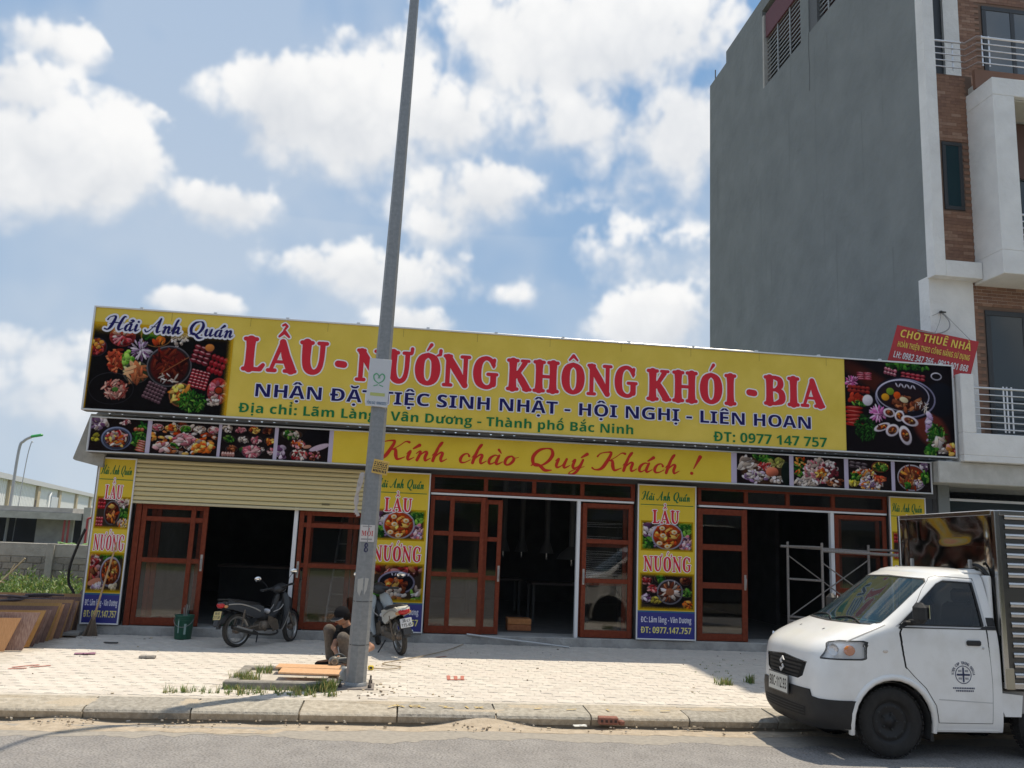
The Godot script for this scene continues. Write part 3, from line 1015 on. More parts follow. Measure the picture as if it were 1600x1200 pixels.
func hotpot_spread() -> ImageTexture:                   # the large picture at the left end
	var p := Print.new(336, 212, Color(0.07, 0.055, 0.06), 4)
	p.plate(70, 32, 32, 26, Color(0.55, 0.2, 0.18), Color(0.5, 0.14, 0.14), PINK + RED_MEAT, 70, 7, 3, true)
	p.heap(138, 18, 24, 16, GREEN, 60, 9, 4)
	p.ring(150, 26, 36, 26, 1.6, Color(0.65, 0.48, 0.28))
	p.heap(156, 36, 14, 8, ORANGE, 14, 9, 4)
	p.heap(206, 30, 20, 18, PALE, 60, 4, 3)
	p.plate(12, 62, 26, 24, Color(0.2, 0.2, 0.25), Color(0.3, 0.1, 0.08), RED_MEAT + ORANGE, 50, 5, 4)
	p.heap(116, 62, 24, 22, PURPLE, 80, 8, 2.2, true)
	p.heap(62, 92, 20, 28, [Color(0.8, 0.32, 0.2), Color(0.9, 0.5, 0.32), Color(0.66, 0.2, 0.12)], 70, 9, 3.4)
	p.heap(90, 88, 13, 22, [Color(0.5, 0.78, 0.22), Color(0.62, 0.85, 0.35), Color(0.32, 0.6, 0.14)], 44, 7, 5)
	p.plate(112, 118, 32, 28, Color(0.3, 0.3, 0.28), Color(0.2, 0.25, 0.15), [Color(0.85, 0.52, 0.32), Color(0.75, 0.4, 0.24), Color(0.92, 0.7, 0.5)], 30, 16, 4)
	p.ring(58, 160, 52, 38, 1.2, Color(0.2, 0.2, 0.22))
	p.heap(68, 162, 28, 22, [Color(0.82, 0.56, 0.5), Color(0.6, 0.26, 0.22), Color(0.9, 0.72, 0.64)], 80, 9, 2.6)
	p.blot(68, 162, 8, 6, 0, Color(0.3, 0.5, 0.2))
	p.blot(188, 98, 52, 50, 0, Color(0.16, 0.14, 0.15), 0.05)
	p.ring(188, 98, 52, 49, 2.0, Color(0.42, 0.42, 0.44))
	p.blot(188, 98, 47, 45, 0, Color(0.34, 0.1, 0.08), 0.2, 0.3)
	p.heap(188, 90, 38, 32, [Color(0.42, 0.12, 0.08), Color(0.5, 0.2, 0.12), Color(0.25, 0.06, 0.05)], 60, 13, 3)
	p.heap(192, 128, 24, 9, PALE, 12, 9, 2)
	for i in 22:
		p.blot(168 + i * 3.0, 118 - i * 2.1, 2.4, 1.3, -0.6, Color(0.62, 0.42, 0.26))
	p.rows(262, 66, 44, 46, 0.25, 3, 4, Color(0.48, 0.13, 0.17), Color(0.85, 0.68, 0.68))
	p.rows(302, 88, 40, 48, 0.3, 4, 3, Color(0.6, 0.1, 0.14), Color(0.74, 0.3, 0.32))
	p.rows(262, 126, 46, 46, 0.2, 5, 6, Color(0.68, 0.16, 0.2), Color(0.95, 0.85, 0.84))
	p.rows(160, 164, 48, 44, 0.35, 6, 5, Color(0.38, 0.27, 0.3), Color(0.62, 0.52, 0.54))
	p.plate(222, 166, 28, 30, Color(0.6, 0.36, 0.24), Color(0.3, 0.3, 0.12), ORANGE, 20, 12, 4)
	p.heap(216, 150, 12, 8, [Color(0.9, 0.82, 0.35), Color(0.96, 0.92, 0.7)], 16, 5, 5)
	p.heap(252, 180, 34, 24, GREEN, 130, 7, 2)
	p.blot(280, 46, 12, 10, 0, Color(0.86, 0.55, 0.26))
	p.plate(310, 152, 26, 34, Color(0.62, 0.2, 0.2), Color(0.6, 0.16, 0.16), PINK + RED_MEAT, 60, 8, 4, true)
	p.blot(312, 150, 12, 11, 0, Color(0.25, 0.16, 0.12))
	p.blot(312, 150, 9, 8, 0, Color(0.65, 0.22, 0.1))
	p.heap(300, 178, 14, 12, PALE, 30, 4, 3)
	p.fade(YELLOW, 34, 5, 0, 18)
	return p.done()

func grill_spread() -> ImageTexture:                    # the large picture at the right end
	var p := Print.new(256, 212, Color(0.09, 0.06, 0.08), 9)
	p.blot(90, 60, 150, 26, 0.5, Color(0.3, 0.13, 0.09), 0.8)
	p.blot(200, 150, 60, 40, 0.9, Color(0.42, 0.18, 0.14), 0.5)
	p.blot(226, 80, 40, 44, 0, Color(0.08, 0.09, 0.13), 0.3)
	p.rows(46, 36, 34, 18, 0.0, 2, 4, Color(0.72, 0.25, 0.34), Color(0.94, 0.78, 0.8))
	p.rows(108, 22, 30, 18, 0.2, 4, 2, Color(0.75, 0.38, 0.45), Color(0.96, 0.85, 0.86))
	p.rows(162, 30, 58, 16, 0.1, 5, 2, Color(0.62, 0.14, 0.2), Color(0.86, 0.5, 0.52))
	p.heap(150, 8, 50, 8, GREEN, 50, 6, 3)
	p.ring(218, 26, 12, 8, 1.8, Color(0.85, 0.85, 0.9))
	p.heap(16, 52, 14, 12, [Color(0.85, 0.4, 0.66), Color(0.95, 0.66, 0.82)], 40, 6, 2, true)
	p.rows(32, 68, 52, 18, 0.05, 5, 2, Color(0.55, 0.14, 0.12), Color(0.72, 0.28, 0.22))
	p.heap(26, 88, 18, 10, [Color(0.8, 0.26, 0.16), Color(0.66, 0.18, 0.1)], 20, 8, 5)
	p.heap(32, 102, 16, 6, GREEN, 24, 6, 2)
	p.blot(52, 92, 13, 14, 0.4, Color(0.93, 0.92, 0.95))
	p.rows(18, 130, 40, 46, 0.0, 1, 5, Color(0.62, 0.12, 0.1), Color(0.85, 0.45, 0.4))
	p.blot(142, 82, 74, 50, 0.1, Color(0.12, 0.11, 0.16), 0.06)
	p.ring(142, 82, 70, 44, 2.2, Color(0.62, 0.62, 0.74))
	p.ring(136, 76, 62, 36, 1.8, Color(0.8, 0.8, 0.88))
	p.blot(136, 80, 58, 33, 0.05, Color(0.16, 0.11, 0.13), 0.2)
	for i in 7:
		p.blot(122 + i * 7, 52 + i * 0.6, 1.8, 6, 0.5 if i % 2 else -0.5, Color(0.85, 0.85, 0.9))
	p.heap(148, 96, 38, 16, BROWN, 60, 8, 4)
	p.heap(176, 100, 16, 12, PALE, 14, 8, 1.2)
	p.blot(94, 82, 10, 9, 0, Color(0.92, 0.66, 0.14))
	p.blot(106, 68, 10, 9, 0, Color(0.5, 0.66, 0.2))
	p.blot(122, 76, 9, 9, 0, Color(0.9, 0.36, 0.1))
	p.blot(138, 86, 11, 7, 0.3, Color(0.93, 0.9, 0.72))
	p.heap(46, 156, 24, 30, [Color(0.12, 0.32, 0.1), Color(0.2, 0.45, 0.15), Color(0.05, 0.16, 0.06)], 140, 7, 1.6)
	p.heap(76, 122, 16, 15, [Color(0.85, 0.45, 0.72), Color(0.95, 0.72, 0.88)], 60, 8, 2, true)
	for o in [[102, 118, 15, 11, 0.2], [126, 124, 12, 14, 0.4], [150, 134, 22, 12, 0.3], [84, 152, 22, 9, -0.4], [108, 158, 18, 14, -0.6], [138, 168, 15, 24, -0.3]]:
		p.blot(o[0], o[1], o[2], o[3], o[4], Color(0.92, 0.9, 0.93), 0.2)
		p.blot(o[0], o[1], o[2] * 0.68, o[3] * 0.66, o[4], Color(0.4, 0.2, 0.12), 0.3, 0.5)
		p.heap(o[0], o[1], o[2] * 0.4, o[3] * 0.4, BROWN + ORANGE, 10, 3, 2)
	p.heap(196, 150, 8, 34, [Color(0.8, 0.74, 0.86), Color(0.66, 0.56, 0.7)], 20, 9, 5)
	p.heap(212, 166, 18, 26, GREEN, 60, 12, 2)
	p.heap(222, 186, 22, 18, PALE, 20, 12, 4)
	p.heap(248, 196, 10, 12, RED_MEAT + ORANGE, 18, 7, 4)
	p.heap(196, 200, 14, 10, GREEN, 30, 8, 4)
	return p.done()

func dish_photo(kind: int) -> ImageTexture:             # the small pictures of the strip
	var p := Print.new(132, 84, Color(0.12, 0.09, 0.09), 100 + kind)
	match kind:
		0:
			p.heap(18, 14, 22, 14, PURPLE + PALE, 34, 9, 5)
			p.heap(80, 8, 12, 6, PINK, 14, 5, 3)
			p.heap(12, 50, 12, 8, [Color(0.7, 0.68, 0.2), Color(0.86, 0.82, 0.4)], 14, 6, 4)
			p.heap(118, 44, 16, 34, GREEN, 60, 10, 3)
			p.rows(112, 24, 24, 10, 0, 3, 1, Color(0.75, 0.36, 0.24), Color(0.92, 0.7, 0.6))
			p.rows(122, 66, 22, 30, 0.2, 1, 5, Color(0.7, 0.34, 0.28), Color(0.93, 0.8, 0.75))
			p.ring(62, 50, 34, 28, 2.6, Color(0.5, 0.56, 0.68))
			p.plate(62, 50, 31, 26, Color(0.3, 0.33, 0.42), Color(0.25, 0.12, 0.1), RED_MEAT + ORANGE + PALE, 70, 8, 3.4)
		1:
			p.heap(66, 42, 66, 40, PALE + ORANGE + BROWN, 110, 7, 4)
			for i in 9:
				p.plate(10 + (i % 5) * 28 + (i / 5) * 12, 16 + (i / 5) * 44, 13, 10, Color(0.86, 0.82, 0.78), Color(0.5, 0.32, 0.2), [PINK, ORANGE, GREEN, PALE][i % 4], 18, 5, 2.6)
			p.heap(66, 44, 20, 14, PINK, 50, 7, 3)
			p.heap(24, 66, 16, 9, PINK, 20, 7, 4)
			p.heap(104, 62, 20, 12, ORANGE, 34, 7, 4)
		2:
			for i in 12:
				p.plate(12 + (i % 4) * 34 + (i / 4) * 8, 10 + (i / 4) * 26, 16, 11, Color(0.24, 0.22, 0.24), Color(0.2, 0.14, 0.12), [PALE, ORANGE, GREEN, PINK, BROWN][(i * 3) % 5], 22, 5, 2.6)
			p.plate(78, 66, 26, 18, Color(0.3, 0.26, 0.3), Color(0.5, 0.25, 0.3), PINK, 60, 7, 3.4, true)
			p.rows(20, 76, 32, 14, 0, 5, 1, Color(0.76, 0.55, 0.5), Color(0.95, 0.88, 0.84))
		3:
			p.blot(100, 20, 40, 26, 0, Color(0.07, 0.06, 0.08), 0.4)
			p.plate(34, 16, 30, 14, Color(0.2, 0.2, 0.2), Color(0.3, 0.2, 0.14), PALE + GREEN, 50, 6, 2.6)
			p.plate(52, 40, 22, 12, Color(0.24, 0.2, 0.2), Color(0.3, 0.12, 0.1), PINK + ORANGE, 36, 6, 3)
			p.plate(58, 68, 26, 16, Color(0.28, 0.28, 0.3), Color(0.3, 0.15, 0.12), RED_MEAT + PALE, 50, 7, 3)
			p.blot(108, 46, 30, 8, -0.35, Color(0.85, 0.78, 0.84), 0.3)
			p.blot(76, 46, 12, 5, -0.2, Color(0.82, 0.6, 0.5), 0.3)
			p.heap(12, 64, 14, 16, PURPLE, 18, 8, 5)
			p.heap(96, 68, 16, 10, BROWN + PINK, 30, 5, 3)
		4:
			p.blot(66, 46, 60, 42, 0, Color(0.3, 0.2, 0.13), 0.3)
			p.heap(24, 30, 18, 20, PALE, 18, 12, 5)
			p.heap(66, 10, 26, 8, GREEN, 34, 7, 3)
			p.heap(100, 20, 22, 12, [Color(0.85, 0.82, 0.5), Color(0.7, 0.72, 0.34)], 30, 8, 4)
			p.heap(48, 62, 30, 16, PALE + PURPLE, 60, 7, 4)
			p.heap(70, 34, 18, 10, [Color(0.85, 0.18, 0.2), Color(0.95, 0.5, 0.48), Color(0.95, 0.9, 0.88)], 50, 5, 2)
			p.blot(88, 48, 17, 15, 0, Color(0.86, 0.48, 0.36), 0.2, 0.5)
			p.heap(100, 68, 16, 9, PALE + [Color(0.1, 0.1, 0.12)], 26, 5, 4)
			p.blot(124, 50, 14, 36, 0, Color(0.07, 0.12, 0.1), 0.3)
		5:
			p.heap(20, 30, 16, 30, GREEN + ORANGE, 40, 8, 3)
			p.heap(64, 38, 40, 34, PALE + PINK, 120, 9, 4)
			p.heap(96, 34, 22, 22, [Color(0.93, 0.9, 0.88), Color(0.45, 0.16, 0.2)], 50, 5, 4.4)
			p.heap(72, 46, 12, 14, ORANGE, 26, 8, 3)
			p.heap(34, 70, 30, 12, PALE, 50, 8, 3)
			p.heap(108, 68, 20, 12, PALE + BROWN, 40, 6, 3)
		6:
			p.rows(30, 16, 56, 20, 0.1, 3, 2, Color(0.3, 0.26, 0.28), Color(0.6, 0.56, 0.58))
			p.plate(98, 18, 28, 16, Color(0.5, 0.2, 0.16), Color(0.4, 0.35, 0.14), GREEN + [Color(0.85, 0.75, 0.3)], 34, 6, 3)
			p.heap(46, 38, 32, 12, PALE + ORANGE, 60, 8, 3)
			p.heap(14, 66, 14, 12, [Color(0.85, 0.78, 0.2), Color(0.95, 0.88, 0.4)], 26, 6, 4)
			p.heap(70, 66, 34, 16, PALE + PURPLE + ORANGE, 80, 8, 3)
			p.heap(96, 50, 18, 10, [Color(0.85, 0.3, 0.18), Color(0.93, 0.5, 0.3)], 26, 8, 3)
			p.heap(20, 48, 16, 8, GREEN, 24, 7, 3)
		7:
			p.ring(62, 44, 52, 36, 2.4, Color(0.74, 0.74, 0.78))
			p.blot(62, 44, 50, 34, 0, Color(0.5, 0.2, 0.12), 0.1)
			p.heap(52, 44, 34, 24, BROWN + ORANGE, 60, 16, 4)
			p.heap(86, 58, 18, 10, PALE + PURPLE, 40, 6, 3)
			p.heap(44, 66, 12, 7, GREEN, 24, 6, 3)
			p.heap(112, 40, 14, 18, GREEN, 50, 7, 4)
			p.heap(112, 10, 18, 8, PURPLE, 16, 8, 4)
	return p.done()

func panel_photo(kind: int) -> ImageTexture:            # the two pictures of each tall panel
	var p := Print.new(120, 84, Color(0.25, 0.2, 0.16), 300 + kind)
	match kind:
		0:
			p.heap(20, 40, 24, 34, PURPLE + PALE, 50, 9, 4)
			p.heap(14, 62, 16, 18, GREEN, 50, 10, 2.4)
			p.heap(104, 20, 18, 18, GREEN, 50, 8, 3)
			p.heap(104, 60, 16, 18, PURPLE + PINK, 40, 7, 4)
			p.ring(60, 42, 34, 36, 2.4, Color(0.72, 0.74, 0.82))
			p.blot(60, 42, 33, 35, 0, Color(0.62, 0.25, 0.1), 0.08)
			p.heap(60, 42, 26, 28, ORANGE + [Color(0.6, 0.18, 0.08)], 60, 8, 4)
			for o in [[48, 20], [76, 30], [42, 62], [60, 70], [50, 40]]:
				p.blot(o[0], o[1], 7, 6.5, 0, Color(0.93, 0.88, 0.72))
				p.blot(o[0], o[1], 3, 3, 0, Color(0.9, 0.65, 0.2))
		1:
			p.blot(60, 42, 60, 42, 0, Color(0.12, 0.09, 0.08), 0.3)
			for o in [[16, 18, RED_MEAT], [44, 12, GREEN], [100, 16, BROWN], [14, 58, PURPLE], [36, 62, [Color(0.88, 0.8, 0.3), Color(0.75, 0.7, 0.25)]], [106, 70, ORANGE], [102, 44, GREEN], [28, 36, RED_MEAT]]:
				p.plate(o[0], o[1], 13, 11, Color(0.35, 0.3, 0.28), Color(0.2, 0.12, 0.1), o[2], 24, 5, 2.6)
			p.ring(66, 42, 27, 27, 2.2, Color(0.5, 0.5, 0.54))
			p.blot(66, 42, 25, 25, 0, Color(0.28, 0.2, 0.18), 0.15)
			p.heap(66, 42, 20, 20, BROWN + PALE, 40, 8, 2.6, true)
			p.blot(66, 42, 10, 9, 0, Color(0.62, 0.4, 0.28))
		2:
			p.rows(18, 18, 28, 30, 0, 3, 3, Color(0.66, 0.12, 0.16), Color(0.86, 0.4, 0.42))
			p.rows(16, 66, 26, 26, 0, 3, 3, Color(0.7, 0.2, 0.24), Color(0.92, 0.66, 0.66))
			p.heap(92, 14, 26, 12, PALE + PINK, 40, 7, 3)
			p.heap(100, 44, 18, 14, GREEN, 50, 7, 3)
			p.heap(100, 70, 18, 12, PALE + ORANGE, 40, 6, 3)
			p.ring(58, 42, 27, 30, 2.2, Color(0.4, 0.4, 0.42))
			p.blot(58, 42, 25, 28, 0, Color(0.3, 0.1, 0.06), 0.12)
			p.heap(58, 42, 19, 22, ORANGE + BROWN, 34, 10, 4)
		3:
			p.heap(18, 18, 20, 18, PINK + RED_MEAT, 50, 9, 3)
			p.heap(74, 8, 40, 8, GREEN, 60, 7, 3)
			p.heap(18, 46, 20, 12, BROWN + RED_MEAT, 34, 9, 4)
			p.blot(26, 62, 26, 8, -0.2, Color(0.85, 0.58, 0.46), 0.3)
			p.heap(36, 74, 18, 8, PALE + PURPLE, 40, 6, 3)
			p.ring(76, 40, 33, 30, 2.6, Color(0.66, 0.66, 0.72))
			p.blot(76, 40, 31, 28, 0, Color(0.5, 0.22, 0.1), 0.1)
			p.heap(76, 40, 26, 23, BROWN + ORANGE, 80, 6, 3)
			p.heap(92, 74, 14, 7, [Color(0.9, 0.85, 0.7)], 8, 5, 5)
		4:
			p.heap(60, 14, 58, 12, RED_MEAT + BROWN, 60, 9, 4)
			p.blot(62, 42, 40, 26, 0, Color(0.1, 0.09, 0.12), 0.06)
			p.ring(62, 42, 38, 24, 2.2, Color(0.55, 0.55, 0.64))
			for i in 6:
				p.blot(52 + i * 7, 24, 1.6, 4, 0.4 if i % 2 else -0.4, Color(0.85, 0.85, 0.9))
			p.heap(62, 46, 24, 12, BROWN + ORANGE, 34, 7, 4)
			p.heap(60, 66, 22, 10, PALE + BROWN, 24, 8, 5)
			p.heap(16, 60, 14, 16, GREEN, 50, 8, 2)
			p.heap(106, 66, 12, 12, PALE + GREEN, 24, 8, 3)
	return p.done()

func picture_mat(key: String, t: Texture2D) -> StandardMaterial3D:
	var m := plain(key, Color(0.82, 0.80, 0.82), 0.6, 0.0, 0.16)
	m.albedo_texture = t
	m.texture_repeat = false
	return m

# an upright rectangle facing the street, with the picture's own corners
func picture(called: String, x0: float, y0: float, x1: float, y1: float, z: float, m: Material, parent: Node) -> MeshInstance3D:
	var st := SurfaceTool.new()
	st.begin(Mesh.PRIMITIVE_TRIANGLES)
	for q in [[x0, y1, 0, 0], [x1, y1, 1, 0], [x1, y0, 1, 1], [x0, y1, 0, 0], [x1, y0, 1, 1], [x0, y0, 0, 1]]:
		st.set_uv(Vector2(q[2], q[3]))
		st.set_normal(Vector3(0, 0, 1))
		st.add_vertex(Vector3(q[0], q[1], z))
	var o := MeshInstance3D.new()
	put(o, called, parent)
	o.mesh = st.commit()
	o.material_override = m
	return o

func frame_bars(x0: float, y0: float, x1: float, y1: float, z: float, wide: float, deep: float) -> SurfaceTool:
	var st := mb()
	slab(st, Vector3(x0, y0, z), Vector3(x1, y0 + wide, z + deep), 0.004)
	slab(st, Vector3(x0, y1 - wide, z), Vector3(x1, y1, z + deep), 0.004)
	slab(st, Vector3(x0, y0 + wide, z), Vector3(x0 + wide, y1 - wide, z + deep - 0.001), 0.004)
	slab(st, Vector3(x1 - wide, y0 + wide, z), Vector3(x1, y1 - wide, z + deep - 0.001), 0.004)
	return st

func build_signs() -> void:
	var yellow := mottled("sign_yellow", tone(0.61, 0.455, 0.07), tone(0.71, 0.54, 0.105), 2.6, 0.38, 0.0, 0.005)
	var strip_yellow := mottled("strip_yellow", tone(0.60, 0.43, 0.035), tone(0.68, 0.50, 0.055), 2.2, 0.4, 0.0, 0.005)
	var white := plain("print_white", tone(0.78, 0.76, 0.78), 0.45)
	var red := plain("print_red", tone(0.56, 0.028, 0.045), 0.4)
	var dark_red := plain("print_dark_red", tone(0.46, 0.03, 0.018), 0.4)
	var navy := plain("print_navy", tone(0.014, 0.012, 0.10), 0.4)
	var green := plain("print_green", tone(0.012, 0.16, 0.055), 0.4)
	var halo := plain("print_halo", tone(0.66, 0.66, 0.74), 0.45)
	var trim := plain("sign_trim", tone(0.62, 0.62, 0.62), 0.35, 0.6)
	var back := plain("sign_back", tone(0.12, 0.12, 0.12), 0.7)
	for m in [yellow, strip_yellow, white, red, dark_red, navy, green, halo]:
		m.metallic_specular = 0.22
		m.roughness = 0.5
	for m in [yellow, strip_yellow]:
		m.normal_enabled = true
		m.normal_texture = bump_tex("banner_waves", 0.012, 5.0, 3, 256)
		m.normal_scale = 0.35
	# the long main sign
	var s := thing("shop_sign", "long yellow main sign with big red lettering across the shop front", "sign", Vector3(2.29, 3.5, 0.25))
	var at := Transform3D(Basis.IDENTITY, -s.position)
	var x0 := -5.1
	var x1 := 9.67
	var y0 := 3.5
	var y1 := 5.19
	var place := func(o: Node3D): o.position = -s.position
	place.call(obj("sign_box", one_slab(Vector3(x0, y0, 0.25), Vector3(x1, y1, 0.478)), back, s))
	place.call(obj("trim", frame_bars(x0, y0, x1, y1, 0.47, 0.028, 0.035), trim, s))
	place.call(picture("sign_face", x0 + 0.02, y0 + 0.02, x1 - 0.02, y1 - 0.02, 0.482, yellow, s))
	place.call(picture("food_picture", -5.075, 3.525, -2.9, 4.93, 0.486, picture_mat("hotpot", hotpot_spread()), s))
	place.call(picture("food_picture", 7.6, 3.525, 9.645, 5.165, 0.486, picture_mat("grill", grill_spread()), s))
	for q in [["LẨU", -2.74, 4.28, 1.36, 0.57], ["-", -1.26, 4.3, 0.2, 0.46], ["NƯỚNG", -0.92, 4.22, 2.36, 0.56], ["KHÔNG", 1.58, 4.22, 2.26, 0.56], ["KHÓI", 4.0, 4.2, 1.6, 0.56], ["-", 5.78, 4.26, 0.2, 0.46], ["BIA", 6.1, 4.25, 1.12, 0.53]]:
		place.call(pen_print("lettering", q[0], false, Rect2(q[1], q[2], q[3], q[4]), 0.4905, red, s, Transform3D.IDENTITY, 0.022, white, 0.0, 1.12))
		place.call(s.get_child(s.get_child_count() - 2))
	place.call(print_line("lettering", "NHẬN ĐẶT TIỆC SINH NHẬT - HỘI NGHỊ - LIÊN HOAN", "Droid Sans", Rect2(-2.48, 3.875, 9.43, 0.205), 0.4905, navy, s, Transform3D.IDENTITY, 0.018, halo))
	place.call(s.get_child(s.get_child_count() - 2))
	place.call(print_line("lettering", "Địa chỉ: Lãm Làng - Vân Dương - Thành phố Bắc Ninh", "Droid Sans", Rect2(-2.72, 3.605, 6.5, 0.15), 0.488, green, s))
	place.call(print_line("lettering", "ĐT: 0977 147 757", "Droid Sans", Rect2(5.19, 3.57, 2.05, 0.165), 0.488, green, s))
	place.call(pen_print("lettering", "Hải Anh Quán", true, Rect2(-4.92, 4.81, 2.0, 0.25), 0.4905, navy, s, Transform3D.IDENTITY, 0.03, halo, 0.22, 1.5))
	place.call(s.get_child(s.get_child_count() - 2))
	var seams := mb()
	for i in 11:
		slab(seams, Vector3(-3.9 + i * 1.24, 5.02, 0.4835), Vector3(-3.894 + i * 1.24, y1 - 0.03, 0.485))
	place.call(obj("seam", seams, plain("seam", tone(0.3, 0.2, 0.03), 0.6), s))
	var clips := mb()
	for i in 13:
		slab(clips, Vector3(-4.4 + i * 1.15, y1 - 0.005, 0.46), Vector3(-4.35 + i * 1.15, y1 + 0.02, 0.5))
	place.call(obj("clip", clips, trim, s))
	# the strip below it
	var t := thing("welcome_strip", "narrow yellow strip of food pictures with red script greeting under the main sign", "sign", Vector3(2.1, 2.8, 0.1))
	var tp := func(o: Node3D): o.position = -t.position
	tp.call(obj("sign_box", one_slab(Vector3(-5.0, 2.86, 0.12), Vector3(9.27, 3.43, 0.335)), back, t))
	tp.call(obj("trim", frame_bars(-5.0, 2.86, 9.27, 3.43, 0.325, 0.024, 0.033), trim, t))
	tp.call(picture("sign_face", -1.2, 2.88, 5.56, 3.41, 0.34, strip_yellow, t))
	tp.call(picture("sign_face", -4.98, 2.88, -1.2, 3.41, 0.339, plain("strip_lilac", tone(0.42, 0.37, 0.50), 0.5), t))
	tp.call(picture("sign_face", 5.56, 2.88, 9.25, 3.41, 0.339, plain("strip_lilac", tone(0.42, 0.37, 0.50), 0.5), t))
	var xs := [[-4.97, -4.12], [-4.05, -3.02], [-2.97, -2.14], [-2.08, -1.27], [5.66, 6.61], [6.69, 7.62], [7.70, 8.50], [8.57, 9.24]]
	for i in 8:
		tp.call(picture("food_picture", xs[i][0], 2.885, xs[i][1], 3.405, 0.343, picture_mat("dish_%d" % i, dish_photo(i)), t))
	tp.call(pen_print("lettering", "Kính chào Quý Khách !", true, Rect2(-0.56, 2.99, 5.5, 0.34), 0.344, dark_red, t, Transform3D.IDENTITY, 0.0, null, 0.34, 1.35))
	# cables lying along the gap between the two signs
	var cab := mb()
	tube(cab, curve([Vector3(-4.6, 3.485, 0.44), Vector3(-3.0, 3.44, 0.46), Vector3(-1.4, 3.47, 0.46), Vector3(0.8, 3.42, 0.46), Vector3(2.2, 3.47, 0.46), Vector3(4.6, 3.425, 0.46), Vector3(6.4, 3.46, 0.45)]), 0.009, 5)
	tube(cab, curve([Vector3(-0.4, 3.49, 0.45), Vector3(0.9, 3.45, 0.47), Vector3(2.6, 3.44, 0.47), Vector3(4.2, 3.47, 0.46), Vector3(5.0, 3.49, 0.46)]), 0.007, 5)
	tag(obj("power_cable", cab, plain("cable", tone(0.03, 0.03, 0.03), 0.6)), "thin black cables sagging in the gap below the main sign", "cable")
	# four tall panels
	var names := ["tall yellow panel at the left end of the shop, a broom leaning on it", "tall yellow panel half hidden by the lamp post and white motorbike", "tall yellow panel between the middle and the right-hand doorway", "tall yellow panel at the right end, mostly hidden by the truck box"]
	var px := [-4.88, -0.56, 4.0, 8.62]
	var wide := [0.575, 0.99, 1.045, 0.7]
	var pics := [[2, 3], [0, 4], [0, 1], [2, 1]]
	for i in 4:
		var w: float = wide[i]
		var g := thing("door_panel", names[i], "sign", Vector3(px[i], 0.21, 0.005), 0.0, "tall yellow panels beside the doors")
		obj("panel_back", one_slab(Vector3(0, 0, 0), Vector3(w, 2.6, 0.03)), trim, g)
		obj("trim", frame_bars(0, 0, w, 2.6, 0.028, 0.022, 0.016), plain("panel_trim", tone(0.66, 0.66, 0.68), 0.5), g)
		picture("panel_face", 0.02, 0.02, w - 0.02, 2.58, 0.032, strip_yellow, g)
		picture("blue_band", 0.022, 0.022, w - 0.022, 0.45, 0.034, plain("panel_blue", tone(0.02, 0.025, 0.2), 0.4), g)
		picture("blue_edge", 0.022, 0.45, w - 0.022, 0.475, 0.034, plain("panel_edge", tone(0.01, 0.10, 0.2), 0.4), g)
		picture("food_picture", 0.06 * w, 1.47, 0.95 * w, 1.98, 0.034, panel_mat(pics[i][0]), g)
		picture("food_picture", 0.05 * w, 0.49, 0.97 * w, 1.1, 0.034, panel_mat(pics[i][1]), g)
		picture("rule_line", 0.05 * w, 2.245, 0.95 * w, 2.257, 0.034, green, g)
		pen_print("lettering", "Hải Anh Quán", true, Rect2(0.06 * w, 2.33, 0.83 * w, 0.16), 0.0355, green, g, Transform3D.IDENTITY, 0.0, null, 0.16, 1.5)
		pen_print("lettering", "LẨU", false, Rect2(0.25 * w, 1.93, 0.46 * w, 0.24), 0.0395, red, g, Transform3D.IDENTITY, 0.012, white, 0.0, 0.9)
		pen_print("lettering", "NƯỚNG", false, Rect2(0.11 * w, 1.12, 0.8 * w, 0.27), 0.0395, red, g, Transform3D.IDENTITY, 0.012, white, 0.0, 0.9)
		print_line("lettering", "ĐC: Lãm làng - Vân Dương", "Droid Sans", Rect2(0.08 * w, 0.285, 0.84 * w, 0.09), 0.0365, halo, g)
		print_line("lettering", "ĐT: 0977.147.757", "Droid Sans", Rect2(0.08 * w, 0.11, 0.84 * w, 0.1), 0.0365, plain("print_pale_yellow", tone(0.75, 0.68, 0.2), 0.4), g)

func panel_mat(kind: int) -> StandardMaterial3D:
	if not mat_cache.has("panel_%d" % kind):
		var p := panel_photo(kind)
		var im := p.get_image()
		var q := Print.new(im.get_width(), im.get_height(), Color.BLACK, 7 + kind)
		q.img.blit_rect(im, Rect2i(0, 0, im.get_width(), im.get_height()), Vector2i.ZERO)
		q.fade(Color(0.83, 0.68, 0.06), 9, 7, 9, 7)
		picture_mat("panel_%d" % kind, q.done())
	return mat_cache["panel_%d" % kind]
# ---------------------------------------------------------------- the shop
var glass_mat: StandardMaterial3D

func make_glass(key: String, c: Color, a: float, rough := 0.03) -> StandardMaterial3D:
	if mat_cache.has(key):
		return mat_cache[key]
	var m := plain(key, Color(c.r, c.g, c.b, a), rough)
	m.transparency = BaseMaterial3D.TRANSPARENCY_ALPHA
	m.metallic_specular = 0.5
	return m

